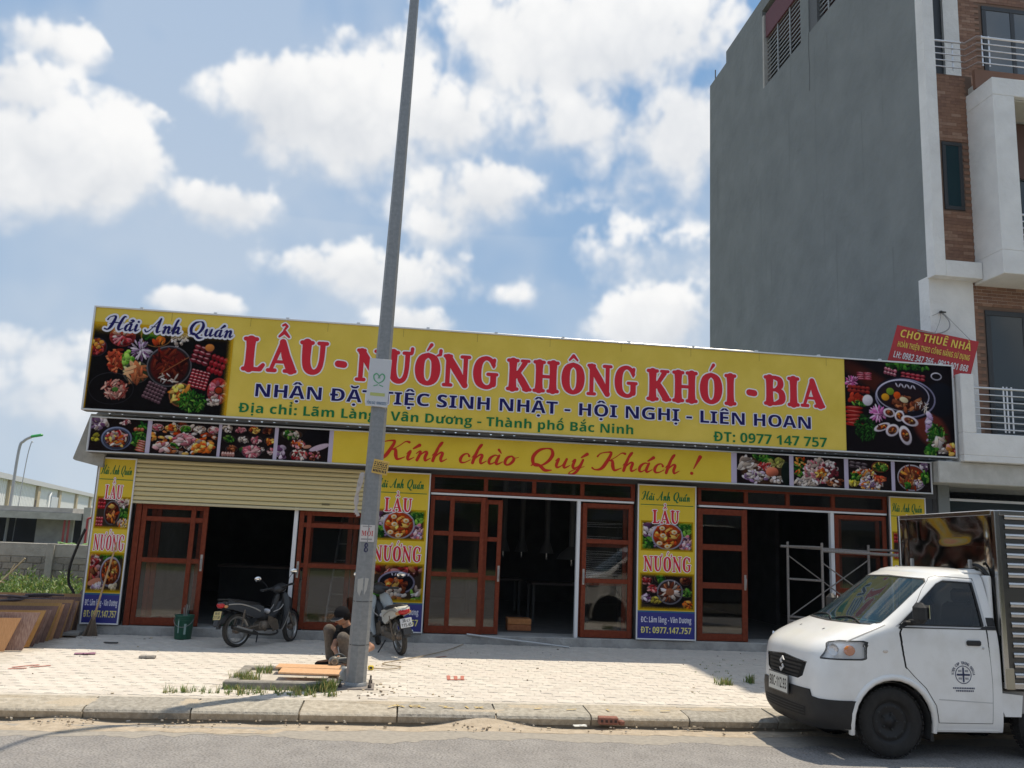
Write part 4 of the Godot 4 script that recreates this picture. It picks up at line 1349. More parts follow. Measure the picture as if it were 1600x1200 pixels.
# a glazed door leaf between x0 and x1: stiles at xs, rails at ys, one pane per opening
func leaf(called: String, x0: float, x1: float, y0: float, y1: float, z: float, xs: Array, ys: Array, m: Material, parent: Node, wide := 0.075, only := []) -> MeshInstance3D:
	var st := mb()
	var ux := [x0 + wide / 2] + xs + [x1 - wide / 2]
	var uy := [y0 + 0.06] + ys + [y1 - wide / 2]
	for x in ux:
		slab(st, Vector3(x - wide / 2, y0, z - 0.02), Vector3(x + wide / 2, y1, z + 0.02), 0.005)
	for i in uy.size():
		var hh: float = 0.12 if i == 0 else wide
		for k in ux.size() - 1:
			slab(st, Vector3(ux[k] + wide / 2, uy[i] - hh / 2, z - 0.018), Vector3(ux[k + 1] - wide / 2, uy[i] + hh / 2, z + 0.018), 0.005)
	var o := obj(called, st, m, parent)
	for i in uy.size() - 1:
		for k in ux.size() - 1:
			obj("pane", one_slab(Vector3(ux[k] + wide / 2, uy[i] + (0.06 if i == 0 else wide / 2), z - 0.003), Vector3(ux[k + 1] - wide / 2, uy[i + 1] - wide / 2, z + 0.003)), glass_mat, o)
	return o

func build_shop() -> void:
	glass_mat = make_glass("door_glass", Color(0.03, 0.035, 0.035), 0.18)
	var wood := mottled("door_wood", tone(0.125, 0.026, 0.013), tone(0.205, 0.046, 0.021), 0.8, 0.42, 0.0, 0.02)
	wood.roughness = 0.6
	wood.metallic_specular = 0.25
	var plaster := mottled("shop_plaster", tone(0.20, 0.195, 0.18), tone(0.32, 0.31, 0.29), 2.1, 0.92, 0.4)
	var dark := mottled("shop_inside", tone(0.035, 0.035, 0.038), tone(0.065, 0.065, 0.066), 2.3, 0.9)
	var cement := mottled("plinth_cement", tone(0.27, 0.265, 0.255), tone(0.42, 0.41, 0.395), 1.1, 0.93, 0.8)
	var steel := plain("white_jamb", tone(0.66, 0.67, 0.70), 0.4)
	var b := thing("restaurant_building", "single storey restaurant with wood framed glass doors and a half raised shutter", "building")
	obj("plinth", one_slab(Vector3(-4.925, -0.05, -0.6), Vector3(9.55, 0.2, 0.0), 0.012), cement, b)
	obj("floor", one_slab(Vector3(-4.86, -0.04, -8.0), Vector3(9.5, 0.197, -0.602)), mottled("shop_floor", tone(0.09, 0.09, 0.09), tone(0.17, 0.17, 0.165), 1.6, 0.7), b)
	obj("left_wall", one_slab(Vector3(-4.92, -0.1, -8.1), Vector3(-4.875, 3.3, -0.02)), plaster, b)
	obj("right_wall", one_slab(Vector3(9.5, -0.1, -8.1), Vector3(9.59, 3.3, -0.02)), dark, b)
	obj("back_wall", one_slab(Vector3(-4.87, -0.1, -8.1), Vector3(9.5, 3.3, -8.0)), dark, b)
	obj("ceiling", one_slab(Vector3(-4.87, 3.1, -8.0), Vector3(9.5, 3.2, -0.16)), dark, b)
	var roof := mb()
	for i in 74:
		var x := -5.0 + i * 0.2
		prism(roof, [Vector2(x, 3.5), Vector2(x + 0.05, 3.54), Vector2(x + 0.15, 3.54), Vector2(x + 0.2, 3.5), Vector2(x + 0.2, 3.49), Vector2(x, 3.49)], -8.3, 0.1)
	obj("roof", roof, plain("roof_sheet", tone(0.28, 0.30, 0.33), 0.5, 0.4), b)
	for x in [1.6, 4.6]:
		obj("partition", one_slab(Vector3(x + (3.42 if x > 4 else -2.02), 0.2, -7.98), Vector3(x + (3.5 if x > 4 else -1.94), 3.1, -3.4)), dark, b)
	# lintel over the doors and the eave that carries the signs
	obj("lintel", one_slab(Vector3(-4.87, 2.8, -0.15), Vector3(9.56, 3.32, 0.0)), plain("lintel_dark", tone(0.055, 0.055, 0.06), 0.8), b)
	obj("eave", one_slab(Vector3(-4.9, 2.875, 0.0), Vector3(9.2, 3.47, 0.11)), plain("eave_dark", tone(0.05, 0.05, 0.05), 0.8), b)
	var cheek := mb()
	prism(cheek, [Vector2(-5.08, 3.49), Vector2(-5.27, 2.76), Vector2(-5.235, 2.735), Vector2(-4.8, 2.64), Vector2(-4.8, 3.49)], 0.0, 0.105)
	obj("eave_end", cheek, mottled("eave_concrete", tone(0.27, 0.265, 0.24), tone(0.37, 0.36, 0.33), 0.7, 0.9), b)
	obj("end_pillar", one_slab(Vector3(9.33, 0.2, -0.15), Vector3(9.56, 2.8, -0.03)), plain("pillar_dark", tone(0.035, 0.037, 0.045), 0.7), b)
	for x in [-4.87, -0.6, 3.98, 8.63]:
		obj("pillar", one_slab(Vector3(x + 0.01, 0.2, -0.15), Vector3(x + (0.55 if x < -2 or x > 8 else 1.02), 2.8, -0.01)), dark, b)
	# first bay: shutter half raised over sliding doors
	var sh := obj("roller_shutter", one_slab(Vector3(-4.31, 2.1, 0.005), Vector3(-0.6, 2.145, 0.05), 0.01), plain("shutter_rail", tone(0.50, 0.45, 0.30), 0.5), b)
	var cream := [plain("shutter_a", tone(0.56, 0.475, 0.255), 0.45), plain("shutter_b", tone(0.53, 0.45, 0.24), 0.47)]
	for i in 9:
		var y := 2.147 + i * 0.0745
		var st := mb()
		prism(st, [Vector2(0.0, 0.002), Vector2(0.02, 0.012), Vector2(0.026, 0.035), Vector2(0.02, 0.06), Vector2(0.0, 0.072)], 0, 3.7, Transform3D(Basis(Vector3(0, 0, 1), Vector3.UP, Vector3(-1, 0, 0)), Vector3(-0.61, y, 0.006)))
		obj("slat", st, cream[i % 2], sh)
	obj("latch", one_box(Vector3(-1.27, 2.215, 0.036), Vector3(0.13, 0.025, 0.012), 0.004), plain("latch", tone(0.12, 0.10, 0.05), 0.5), sh)
	leaf("sliding_door", -4.16, -3.13, 0.21, 2.1, -0.06, [-3.36], [1.22, 1.87], wood, b)
	leaf("sliding_door", -4.02, -3.2, 0.21, 2.1, -0.105, [-3.9], [1.2, 1.85], wood, b)
	leaf("sliding_door", -1.68, -0.6, 0.21, 2.1, -0.06, [-1.52], [1.22, 1.87], wood, b)
	leaf("sliding_door", -1.52, -0.72, 0.21, 2.1, -0.105, [-0.85], [1.24, 1.9], wood, b)
	obj("door_frame", one_slab(Vector3(-4.26, 0.2, -0.15), Vector3(-4.17, 2.8, -0.03), 0.005), wood, b)
	obj("jamb", one_slab(Vector3(-1.765, 0.2, -0.1), Vector3(-1.7, 2.2, -0.02), 0.006), steel, b)
	# second bay
	leaf("sliding_door", 0.45, 1.38, 0.21, 2.45, -0.06, [0.82], [1.16, 1.83], wood, b)
	leaf("sliding_door", 0.78, 1.68, 0.21, 2.42, -0.12, [1.4], [1.12, 1.76], wood, b)
	leaf("sliding_door", 3.06, 3.94, 0.21, 2.44, -0.06, [], [1.14, 1.8], wood, b)
	leaf("sliding_door", 3.0, 3.86, 0.21, 2.42, -0.12, [], [1.1, 1.74], wood, b)
	obj("jamb", one_slab(Vector3(2.955, 0.2, -0.1), Vector3(3.015, 2.47, -0.015), 0.006), steel, b)
	transom(0.43, 3.97, [1.37, 2.2, 3.04], wood, steel, b)
	# third bay
	leaf("sliding_door", 5.09, 6.0, 0.21, 2.44, -0.06, [], [1.13, 1.78], wood, b, 0.1)
	leaf("sliding_door", 7.62, 8.6, 0.21, 2.44, -0.06, [], [1.13, 1.78], wood, b)
	leaf("sliding_door", 7.7, 8.5, 0.21, 2.42, -0.12, [], [1.1, 1.74], wood, b)
	obj("jamb", one_slab(Vector3(7.53, 0.2, -0.1), Vector3(7.6, 2.47, -0.015), 0.006), steel, b)
	transom(5.09, 8.62, [5.98, 6.75, 7.6], wood, steel, b)
	# handles
	for h in [[-3.165, 1.2], [-1.645, 1.15], [1.645, 1.2], [3.095, 1.2], [5.955, 1.2]]:
		var st := mb()
		slab(st, Vector3(h[0] - 0.018, h[1] - 0.13, -0.038), Vector3(h[0] + 0.018, h[1] + 0.13, -0.03), 0.003)
		tube(st, [Vector3(h[0], h[1] - 0.09, -0.03), Vector3(h[0], h[1] - 0.09, 0.01), Vector3(h[0], h[1] + 0.06, 0.01), Vector3(h[0], h[1] + 0.06, -0.03)], 0.008, 6)
		obj("door_handle", st, plain("handle_steel", tone(0.5, 0.5, 0.5), 0.3, 0.9), b)
	build_shop_inside(dark)

func transom(x0: float, x1: float, xs: Array, wood: Material, steel: Material, b: Node) -> void:
	var st := mb()
	slab(st, Vector3(x0, 2.5, -0.1), Vector3(x1, 2.56, -0.03), 0.005)
	slab(st, Vector3(x0, 2.76, -0.1), Vector3(x1, 2.8, -0.03), 0.005)
	var ux := [x0 + 0.035] + xs + [x1 - 0.035]
	for x in ux:
		slab(st, Vector3(x - 0.035, 2.56, -0.1), Vector3(x + 0.035, 2.76, -0.031), 0.005)
	for x in [xs[0], x1 - 0.04]:
		slab(st, Vector3(x - 0.038, 0.2, -0.1), Vector3(x + 0.038, 2.5, -0.09), 0.004)
	var o := obj("transom", st, wood, b)
	for i in ux.size() - 1:
		obj("pane", one_slab(Vector3(ux[i] + 0.035, 2.56, -0.068), Vector3(ux[i + 1] - 0.035, 2.76, -0.062)), glass_mat, o)
	obj("track", one_slab(Vector3(x0 + 0.02, 2.465, -0.1), Vector3(x1 - 0.02, 2.498, -0.012), 0.004), steel, b)

func build_shop_inside(dark: Material) -> void:
	# exhaust pipes hanging over the tables
	var pipe := plain("exhaust_pipe", tone(0.10, 0.10, 0.10), 0.5, 0.3)
	var tip := plain("pipe_tip", tone(0.6, 0.6, 0.6), 0.25, 0.9)
	var where := ["first from the left of the dark pipes seen through the middle doorway", "second from the left of the dark pipes seen through the middle doorway", "third from the left of the dark pipes seen through the middle doorway", "rightmost pipe in the middle doorway, with a broad hood"]
	for i in 4:
		var x: float = [2.2, 2.6, 3.05, 3.35][i]
		var z: float = [-4.2, -4.2, -3.6, -2.4][i]
		var y: float = [1.5, 1.5, 1.5, 1.42][i]
		var t := thing("exhaust_pipe", where[i], "exhaust pipe", Vector3(x, 3.1, z), 0.0, "exhaust pipes hanging in the restaurant")
		var st := mb()
		lathe(st, [Vector2(0.06, y + 0.25 - 3.1), Vector2(0.06, 0.0)], Transform3D.IDENTITY, 14)
		obj("pipe", st, pipe, t)
		var hd := mb()
		var w := 0.3 if i == 3 else 0.15
		lathe(hd, [Vector2(w, y - 3.1), Vector2(w * 0.8, y + 0.1 - 3.1), Vector2(0.062, y + 0.25 - 3.1)], Transform3D.IDENTITY, 18)
		obj("hood", hd, pipe, t)
		var k := mb()
		lathe(k, [Vector2(0.0, y - 0.14 - 3.1), Vector2(0.022, y - 0.12 - 3.1), Vector2(0.016, y - 0.05 - 3.1), Vector2(0.02, y - 3.1)], Transform3D.IDENTITY, 10)
		obj("knob", k, tip, t)
	var c := thing("service_counter", "long dark counter deep inside the left-hand doorway", "counter", Vector3(-2.3, 0.2, -4.6))
	obj("counter_body", one_slab(Vector3(-1.4, 0, -0.3), Vector3(1.5, 0.75, 0.3), 0.01), dark, c)
	obj("counter_top", one_slab(Vector3(-1.45, 0.75, -0.36), Vector3(1.55, 0.8, 0.36), 0.012), plain("counter_top", tone(0.16, 0.12, 0.10), 0.35), c)
	for i in 2:
		var t := thing("dining_table", ["dark table in the shadows at the back of the middle doorway", "second dark table inside the middle doorway, nearer the glass leaf"][i], "table", Vector3([2.0, 3.2][i], 0.2, [-4.2, -3.0][i]), 0.0, "tables inside the restaurant")
		obj("table_top", one_slab(Vector3(-0.6, 0.7, -0.4), Vector3(0.6, 0.74, 0.4), 0.008), plain("table_dark", tone(0.06, 0.045, 0.04), 0.4), t)
		for s in [[-1, -1], [-1, 1], [1, -1], [1, 1]]:
			obj("leg", one_box(Vector3(s[0] * 0.54, 0.35, s[1] * 0.34), Vector3(0.05, 0.7, 0.05), 0.005), plain("table_leg", tone(0.05, 0.05, 0.05), 0.5), t)
	# a stack of orange bricks on the floor of the middle doorway
	var orange := [mottled("brick_orange", tone(0.42, 0.17, 0.06), tone(0.58, 0.26, 0.10), 0.4, 0.9, 0.5), mottled("brick_orange_b", tone(0.34, 0.12, 0.05), tone(0.48, 0.19, 0.08), 0.4, 0.9, 0.5)]
	var words := ["orange tile box at the top of the small stack in the middle doorway", "orange tile box at the bottom of the small stack in the middle doorway"]
	for i in 2:
		tag(obj("tile_box", one_box(Vector3(2.14, 0.36 - i * 0.105, -0.95), Vector3(0.42, 0.1, 0.3), 0.008), orange[i]), words[i], "box", "orange boxes in the middle doorway")
	# step ladder frames and poles seen through the glass of the left bay
	var lad := mb()
	for s in [[-1.2, -0.9], [-0.95, -0.65]]:
		tube(lad, [Vector3(s[0], 0.2, -0.7), Vector3(s[0] + 0.12, 2.05, -1.5)], 0.018, 6)
	for i in 6:
		var f := (i + 0.8) / 6.5
		tube(lad, [Vector3(-1.2 + 0.12 * f, 0.2 + 1.85 * f, -0.7 - 0.8 * f), Vector3(-0.95 + 0.12 * f, 0.2 + 1.85 * f, -0.7 - 0.8 * f)], 0.012, 6)
	tag(obj("ladder", lad, plain("ladder_steel", tone(0.55, 0.55, 0.55), 0.4, 0.7)), "pale metal ladder behind the glass right of the left-hand doorway", "ladder")
	# bundle of white trunking behind the right leaf of the middle bay
	var t := thing("trunking_stack", "stack of thin white strips behind the glass beside the middle doorway", "strips", Vector3(3.45, 0.2, -0.5))
	for i in 22:
		var y := 0.95 + i * 0.034 + (0.12 if i > 14 else 0.0) + (0.14 if i > 18 else 0.0)
		var st := mb()
		tube(st, [Vector3(-0.22, y, 0), Vector3(0.1, y + rng.randf_range(-0.01, 0.012), 0.02), Vector3(0.42, y + rng.randf_range(-0.015, 0.03), 0)], 0.006, 5)
		obj("strip", st, plain("white_strip", tone(0.6, 0.6, 0.6), 0.5), t)
	obj("holder", one_slab(Vector3(-0.26, 0.0, -0.06), Vector3(-0.2, 1.9, -0.02)), dark, t)
	obj("holder", one_slab(Vector3(0.36, 0.0, -0.06), Vector3(0.42, 1.9, -0.02)), dark, t)
# ---------------------------------------------------------------- the tall house on the right
func bricks(x0: float, x1: float, y0: float, y1: float, z: float, skip: Array, parent: Node, limit := 300) -> void:
	var m := [mottled("tile_a", tone(0.20, 0.105, 0.065), tone(0.27, 0.145, 0.09), 0.5, 0.7, 0.0), mottled("tile_b", tone(0.25, 0.145, 0.095), tone(0.32, 0.19, 0.13), 0.5, 0.7, 0.0), mottled("tile_c", tone(0.17, 0.085, 0.055), tone(0.225, 0.12, 0.075), 0.5, 0.7, 0.0), mottled("tile_d", tone(0.29, 0.175, 0.12), tone(0.34, 0.215, 0.15), 0.5, 0.7, 0.0)]
	var h := 0.066
	var w := 0.205
	var stacks := [mb(), mb(), mb(), mb()]
	var j := 0
	var y := y0
	while y < y1 - 0.02:
		var x := x0 - (w * 0.5 if j % 2 else 0.0)
		while x < x1:
			var a := maxf(x, x0)
			var b := minf(x + w, x1)
			var top := minf(y + h, y1)
			var hit := false
			for s in skip:
				if b > s[0] and a < s[1] and top > s[2] and y < s[3]:
					hit = true
			if not hit and b - a > 0.03:
				var k := rng.randi() % 12
				slab(stacks[0 if k < 5 else 1 if k < 7 else 2 if k < 11 else 3], Vector3(a + 0.002, y + 0.002, z), Vector3(b - 0.002, top - 0.002, z + 0.012 + rng.randf_range(0, 0.002)))
			x += w
		y += h
		j += 1
	for k in 4:
		stuff(obj("wall_tiles", stacks[k], m[k], parent))

func railing(x0: float, x1: float, y0: float, y1: float, z: float, n: int, m: Material, parent: Node, posts: Array) -> void:
	for i in n:
		var y := lerpf(y0, y1, float(i) / (n - 1))
		var st := mb()
		tube(st, [Vector3(x0, y, z), Vector3(x1, y, z)], 0.022 if i == n - 1 else 0.012, 8)
		obj("rail", st, m, parent)
	for x in posts:
		obj("baluster", one_box(Vector3(x, (y0 + y1) / 2, z - 0.02), Vector3(0.03, y1 - y0 + 0.1, 0.012), 0.003), m, parent)

func window(x0: float, y0: float, x1: float, y1: float, z: float, mullions: Array, m: Material, pane: Material, parent: Node, bar := 0.07) -> void:
	var st := mb()
	slab(st, Vector3(x0, y0, z - 0.06), Vector3(x1, y0 + bar, z), 0.006)
	slab(st, Vector3(x0, y1 - bar, z - 0.06), Vector3(x1, y1, z), 0.006)
	var xs := [x0 + bar / 2] + mullions + [x1 - bar / 2]
	for x in xs:
		slab(st, Vector3(x - bar / 2, y0 + bar, z - 0.06), Vector3(x + bar / 2, y1 - bar, z - 0.001), 0.006)
	var o := obj("window", st, m, parent)
	for i in xs.size() - 1:
		obj("pane", one_slab(Vector3(xs[i] + bar / 2, y0 + bar, z - 0.024), Vector3(xs[i + 1] - bar / 2, y1 - bar, z - 0.014)), pane, o)

func build_tall_house() -> void:
	var X := 9.6
	var grey := mottled("side_render", tone(0.172, 0.188, 0.190), tone(0.222, 0.240, 0.241), 7.5, 0.93, 0.2, 0.010)
	var white := mottled("white_render", tone(0.66, 0.655, 0.645), tone(0.78, 0.775, 0.76), 2.9, 0.9, 0.25)
	var raw := mottled("raw_beam", tone(0.42, 0.41, 0.38), tone(0.54, 0.53, 0.50), 1.5, 0.92, 0.4)
	var dark_frame := plain("window_frame", tone(0.028, 0.030, 0.033), 0.45)
	var pane := plain("dark_pane", tone(0.03, 0.04, 0.045), 0.06, 0.0, 0.5)
	var rail := plain("rail_steel", tone(0.66, 0.66, 0.68), 0.3, 0.7)
	var b := thing("tall_house", "tall narrow house with a bare grey side wall and white and brown front", "building")
	# side wall with two barred openings near the top
	var st := mb()
	slab(st, Vector3(X, -0.2, -11.7), Vector3(X + 0.22, 14.9, 0.0), 0.0)
	slab(st, Vector3(X, 14.9, -11.7), Vector3(X + 0.22, 17.4, -7.35))
	slab(st, Vector3(X, 14.9, -4.95), Vector3(X + 0.22, 17.4, -4.5))
	slab(st, Vector3(X, 14.9, -2.6), Vector3(X + 0.22, 17.4, 0.0))
	slab(st, Vector3(X, 17.4, -10.2), Vector3(X + 0.22, 17.8, -0.4))
	obj("side_wall", st, grey, b)
	obj("reveal", one_slab(Vector3(X + 0.002, 14.86, -7.35), Vector3(X + 0.21, 17.2, -7.25)), mottled("reveal_render", tone(0.36, 0.35, 0.33), tone(0.46, 0.45, 0.42), 1.2, 0.9), b)
	obj("awning", one_slab(Vector3(X + 0.04, 16.45, -7.2), Vector3(X + 1.6, 17.2, -5.0)), plain("awning_red", tone(0.12, 0.035, 0.045), 0.7), b)
	var louver := plain("louver", tone(0.30, 0.31, 0.31), 0.5, 0.3)
	for bay in [[-7.25, -4.95], [-4.1, -2.6]]:
		for i in 17:
			obj("louver_bar", one_slab(Vector3(X + 0.1, 15.0 + i * 0.13, bay[0]), Vector3(X + 0.125, 15.03 + i * 0.13, bay[1])), louver, b)
		for k in 2:
			var z: float = lerpf(bay[0], bay[1], (k + 1) / 3.0)
			obj("louver_post", one_slab(Vector3(X + 0.07, 14.9, z - 0.025), Vector3(X + 0.1, 17.4, z + 0.025)), louver, b)
	obj("pier", one_slab(Vector3(X + 0.03, 14.9, -4.5), Vector3(X + 0.2, 17.4, -4.1)), plain("pier_grey", tone(0.11, 0.115, 0.12), 0.8), b)
	obj("attic", one_slab(Vector3(X + 1.2, 14.9, -11.0), Vector3(13.0, 17.2, -2.2)), plain("attic_dark", tone(0.05, 0.05, 0.055), 0.9), b)
	for k in 4:
		obj("rebar", one_slab(Vector3(X + 0.1, 17.4, -11.5 + k * 1.4), Vector3(X + 0.13, 17.9, -11.47 + k * 1.4)), plain("rebar", tone(0.15, 0.13, 0.12), 0.8), b)
	obj("attic_roof", one_slab(Vector3(X + 0.23, 17.21, -11.0), Vector3(13.0, 17.39, -0.4)), plain("attic_dark", tone(0.05, 0.05, 0.055), 0.9), b)
	obj("attic_floor", one_slab(Vector3(X + 0.23, 14.86, -11.0), Vector3(13.0, 14.89, -1.3)), plain("attic_dark", tone(0.05, 0.05, 0.055), 0.9), b)
	obj("attic_front", one_slab(Vector3(X + 0.23, 14.9, -2.1), Vector3(13.0, 17.2, -1.9)), plain("attic_dark", tone(0.05, 0.05, 0.055), 0.9), b)
	# rain marks and patched cement on the side wall
	var mark := mb()
	for i in 26:
		var z := rng.randf_range(-11.2, -0.6)
		var y := rng.randf_range(5.5, 14.0)
		var hgt := rng.randf_range(0.6, 2.4)
		var wdt := rng.randf_range(0.015, 0.05)
		quad(mark, Vector3(X - 0.002, y, z), Vector3(X - 0.002, y, z + wdt * 0.3), Vector3(X - 0.002, y + hgt, z + wdt), Vector3(X - 0.002, y + hgt, z - wdt * 0.4), Vector3.LEFT)
	stuff(obj("rain_streaks", mark, plain("rain_streak", tone(0.178, 0.194, 0.195), 0.95), b))
	var crack := mb()
	tube(crack, curve([Vector3(X - 0.001, 14.9, -4.5), Vector3(X - 0.001, 14.3, -4.52), Vector3(X - 0.001, 13.9, -4.49), Vector3(X - 0.001, 13.3, -4.53)], 3), 0.008, 4)
	obj("crack", crack, plain("crack_dark", tone(0.08, 0.085, 0.085), 0.95), b)
	# body behind the front
	obj("back_block", one_slab(Vector3(X + 0.22, -0.2, -11.7), Vector3(15.0, 14.85, -1.3)), white, b)
	# ---- lower front: first floor
	var low := mb()
	slab(low, Vector3(X - 0.004, 3.45, -0.3), Vector3(10.5, 7.0, 0.02))
	slab(low, Vector3(10.5, 6.55, -0.3), Vector3(15.0, 7.0, -0.02))
	slab(low, Vector3(12.9, 3.45, -0.3), Vector3(15.0, 6.55, -0.02))
	obj("first_floor_wall", low, white, b)
	obj("tile_ground", one_slab(Vector3(10.5, 3.45, -0.32), Vector3(12.9, 6.98, -0.03)), plain("tile_grout", tone(0.17, 0.11, 0.08), 0.9), b)
	bricks(10.5, 12.6, 3.6, 6.95, -0.03, [[10.74, 12.45, 3.5, 6.45]], b)
	window(10.74, 3.65, 12.44, 6.43, 0.0, [11.55], dark_frame, pane, b, 0.1)
	# balcony of the first floor
	var bal := mb()
	slab(bal, Vector3(9.72, 3.45, -0.02), Vector3(15.0, 3.56, 0.62), 0.01)
	slab(bal, Vector3(9.72, 3.56, 0.44), Vector3(15.0, 3.96, 0.62), 0.012)
	slab(bal, Vector3(9.72, 3.96, 0.44), Vector3(9.98, 5.02, 0.62), 0.012)
	obj("balcony", bal, white, b)
	railing(9.98, 14.0, 4.06, 4.8, 0.53, 7, rail, b, [10.62, 10.69, 10.78, 11.9, 11.98])
	obj("beam", one_slab(Vector3(9.3, 3.06, -0.3), Vector3(15.0, 3.448, 0.5), 0.015), raw, b)
	var under := mb()
	slab(under, Vector3(9.62, -0.2, -1.4), Vector3(15.0, 3.05, -1.3))
	obj("ground_floor_back", under, plain("ground_floor_dark", tone(0.06, 0.065, 0.07), 0.6), b)
	obj("ground_floor_glass", one_slab(Vector3(9.75, 0.1, -0.3), Vector3(15.0, 2.82, -0.28)), pane, b)
	obj("glass_rail", one_slab(Vector3(9.72, 2.8, -0.3), Vector3(15.0, 2.845, -0.25)), plain("glass_rail", tone(0.6, 0.6, 0.6), 0.4, 0.5), b)
	obj("corner_post", one_slab(Vector3(9.6, -0.2, -0.4), Vector3(9.74, 3.05, -0.15)), plain("corner_dark", tone(0.05, 0.05, 0.055), 0.8), b)
	# ---- upper front: white frame with a tiled field and a bay
	var fr := mb()
	slab(fr, Vector3(X - 0.02, 6.95, 0.0), Vector3(9.81, 17.4, 0.25), 0.008)
	slab(fr, Vector3(9.81, 6.95, 0.0), Vector3(10.55, 7.27, 0.248), 0.008)
	obj("front_frame", fr, white, b)
	obj("tile_ground", one_slab(Vector3(9.81, 7.27, -0.3), Vector3(10.7, 11.22, 0.03)), plain("tile_grout", tone(0.17, 0.11, 0.08), 0.9), b)
	bricks(9.815, 10.56, 7.28, 11.2, 0.03, [[9.99, 10.42, 8.36, 9.78]], b)
	window(9.99, 8.37, 10.41, 9.77, 0.055, [], dark_frame, plain("teal_pane", tone(0.010, 0.034, 0.042), 0.2, 0.0, 0.3), b, 0.075)
	var bay := mb()
	slab(bay, Vector3(10.56, 6.9, -0.3), Vector3(15.0, 7.35, 0.8), 0.01)
	slab(bay, Vector3(10.56, 10.42, -0.3), Vector3(15.0, 10.78, 0.8), 0.01)
	slab(bay, Vector3(10.56, 7.35, -0.3), Vector3(11.0, 10.42, 0.8), 0.01)
	obj("bay", bay, white, b)
	obj("bay_soffit", one_slab(Vector3(11.0, 10.38, 0.0), Vector3(15.0, 10.41, 0.7)), mottled("soffit", tone(0.5, 0.48, 0.42), tone(0.56, 0.54, 0.48), 1.0, 0.9), b)
	obj("bay_tiles", one_slab(Vector3(11.0, 9.2, -0.1), Vector3(15.0, 10.36, -0.05)), plain("bay_tile_dark", tone(0.11, 0.055, 0.04), 0.7), b)
	obj("bay_glass", one_slab(Vector3(11.0, 7.36, -0.16), Vector3(15.0, 9.2, -0.12)), pane, b)
	railing(11.0, 14.0, 7.45, 8.1, 0.7, 6, rail, b, [11.9, 12.0])
	# ---- terrace above the bay
	var ter := mb()
	slab(ter, Vector3(9.81, 11.16, -1.3), Vector3(10.62, 11.21, 0.028), 0.006)
	slab(ter, Vector3(10.62, 10.79, -1.3), Vector3(15.0, 10.95, 0.3), 0.006)
	obj("terrace", ter, raw, b)
	obj("terrace_kerb", one_slab(Vector3(10.56, 10.8, 0.26), Vector3(15.0, 11.2, 0.34)), plain("terrace_tiles", tone(0.20, 0.105, 0.07), 0.8), b)
	railing(9.81, 10.42, 11.3, 11.85, 0.16, 5, rail, b, [10.25])
	for i in 5:
		var y := lerpf(11.3, 11.85, i / 4.0)
		var jog := mb()
		tube(jog, [Vector3(10.42, y, 0.16), Vector3(10.5, y, 0.16), Vector3(10.58, y, 0.42), Vector3(10.66, y, 0.42)], 0.026 if i == 4 else 0.016, 8)
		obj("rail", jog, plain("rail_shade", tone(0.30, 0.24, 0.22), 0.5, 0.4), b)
	railing(10.62, 14.0, 11.3, 11.85, 0.42, 5, rail, b, [10.7, 10.85])
	obj("terrace_recess", one_slab(Vector3(10.6, 11.2, -1.32), Vector3(11.0, 15.0, -1.22)), plain("recess_dark", tone(0.02, 0.025, 0.03), 0.5), b)
	obj("terrace_wall", one_slab(Vector3(11.0, 11.1, -1.32), Vector3(11.36, 15.0, -1.15)), white, b)
	obj("tile_ground", one_slab(Vector3(11.36, 10.9, -1.32), Vector3(15.0, 15.0, -1.2)), plain("tile_grout", tone(0.17, 0.11, 0.08), 0.9), b)
	bricks(11.36, 13.2, 11.0, 14.0, -1.2, [[11.93, 13.4, 10.9, 13.78]], b)
	window(11.94, 10.95, 13.5, 13.76, -1.17, [12.66], dark_frame, plain("blue_pane", tone(0.06, 0.075, 0.09), 0.05, 0.0, 0.7), b, 0.1)
	# rental banner tied to the front
	var bn := thing("rental_banner", "red rental banner with yellow and white print hung at a slant", "banner", Vector3(9.42, 5.44, 0.21))
	var at := Transform3D(Basis(Vector3(1.6, -0.2, 0.0).normalized(), Vector3(0.305, 0.952, 0.0), Vector3(0, 0, 1)), Vector3(-0.86, -0.26, 0.0))
	var cloth := mb()
	cloth.set_smooth_group(1)
	var W := 1.63
	var H := 0.80
	for i in 16:
		for j in 6:
			var q := []
			for d in [[0, 0], [1, 0], [1, 1], [0, 1]]:
				var u: float = (i + d[0]) / 16.0
				var v: float = (j + d[1]) / 6.0
				q.append(at * Vector3(u * W, v * H, 0.012 * sin(u * 9.0 + v * 2.0) * (1 - v * 0.5)))
			quad(cloth, q[0], q[1], q[2], q[3], Vector3(0, 0, 1))
	obj("cloth", cloth, plain("banner_red", tone(0.42, 0.022, 0.028), 0.6), bn)
	var gold := plain("banner_gold", tone(0.72, 0.53, 0.08), 0.6)
	print_line("lettering", "CHO THUÊ NHÀ", "Droid Sans", Rect2(0.1, 0.58, 1.4, 0.15), 0.016, gold, bn, at)
	print_line("lettering", "HOÀN THIỆN THEO CÔNG NĂNG SỬ DỤNG", "Droid Sans", Rect2(0.1, 0.385, 1.42, 0.105), 0.016, gold, bn, at)
	print_line("lettering", "LH: 0982 347 366 - 0912 101 868", "Droid Sans", Rect2(0.08, 0.165, 1.46, 0.125), 0.016, plain("banner_white", tone(0.7, 0.66, 0.66), 0.6), bn, at)
	var cord := mb()
	tube(cord, curve([Vector3(9.79, 6.3, 0.06), Vector3(9.7, 6.1, 0.14), Vector3(9.55, 5.84, 0.2)]), 0.006, 5)
	tube(cord, curve([Vector3(9.79, 6.3, 0.06), Vector3(9.9, 6.12, 0.12), Vector3(9.85, 5.95, 0.16), Vector3(9.6, 5.84, 0.2), Vector3(9.2, 5.86, 0.22)]), 0.012, 6)
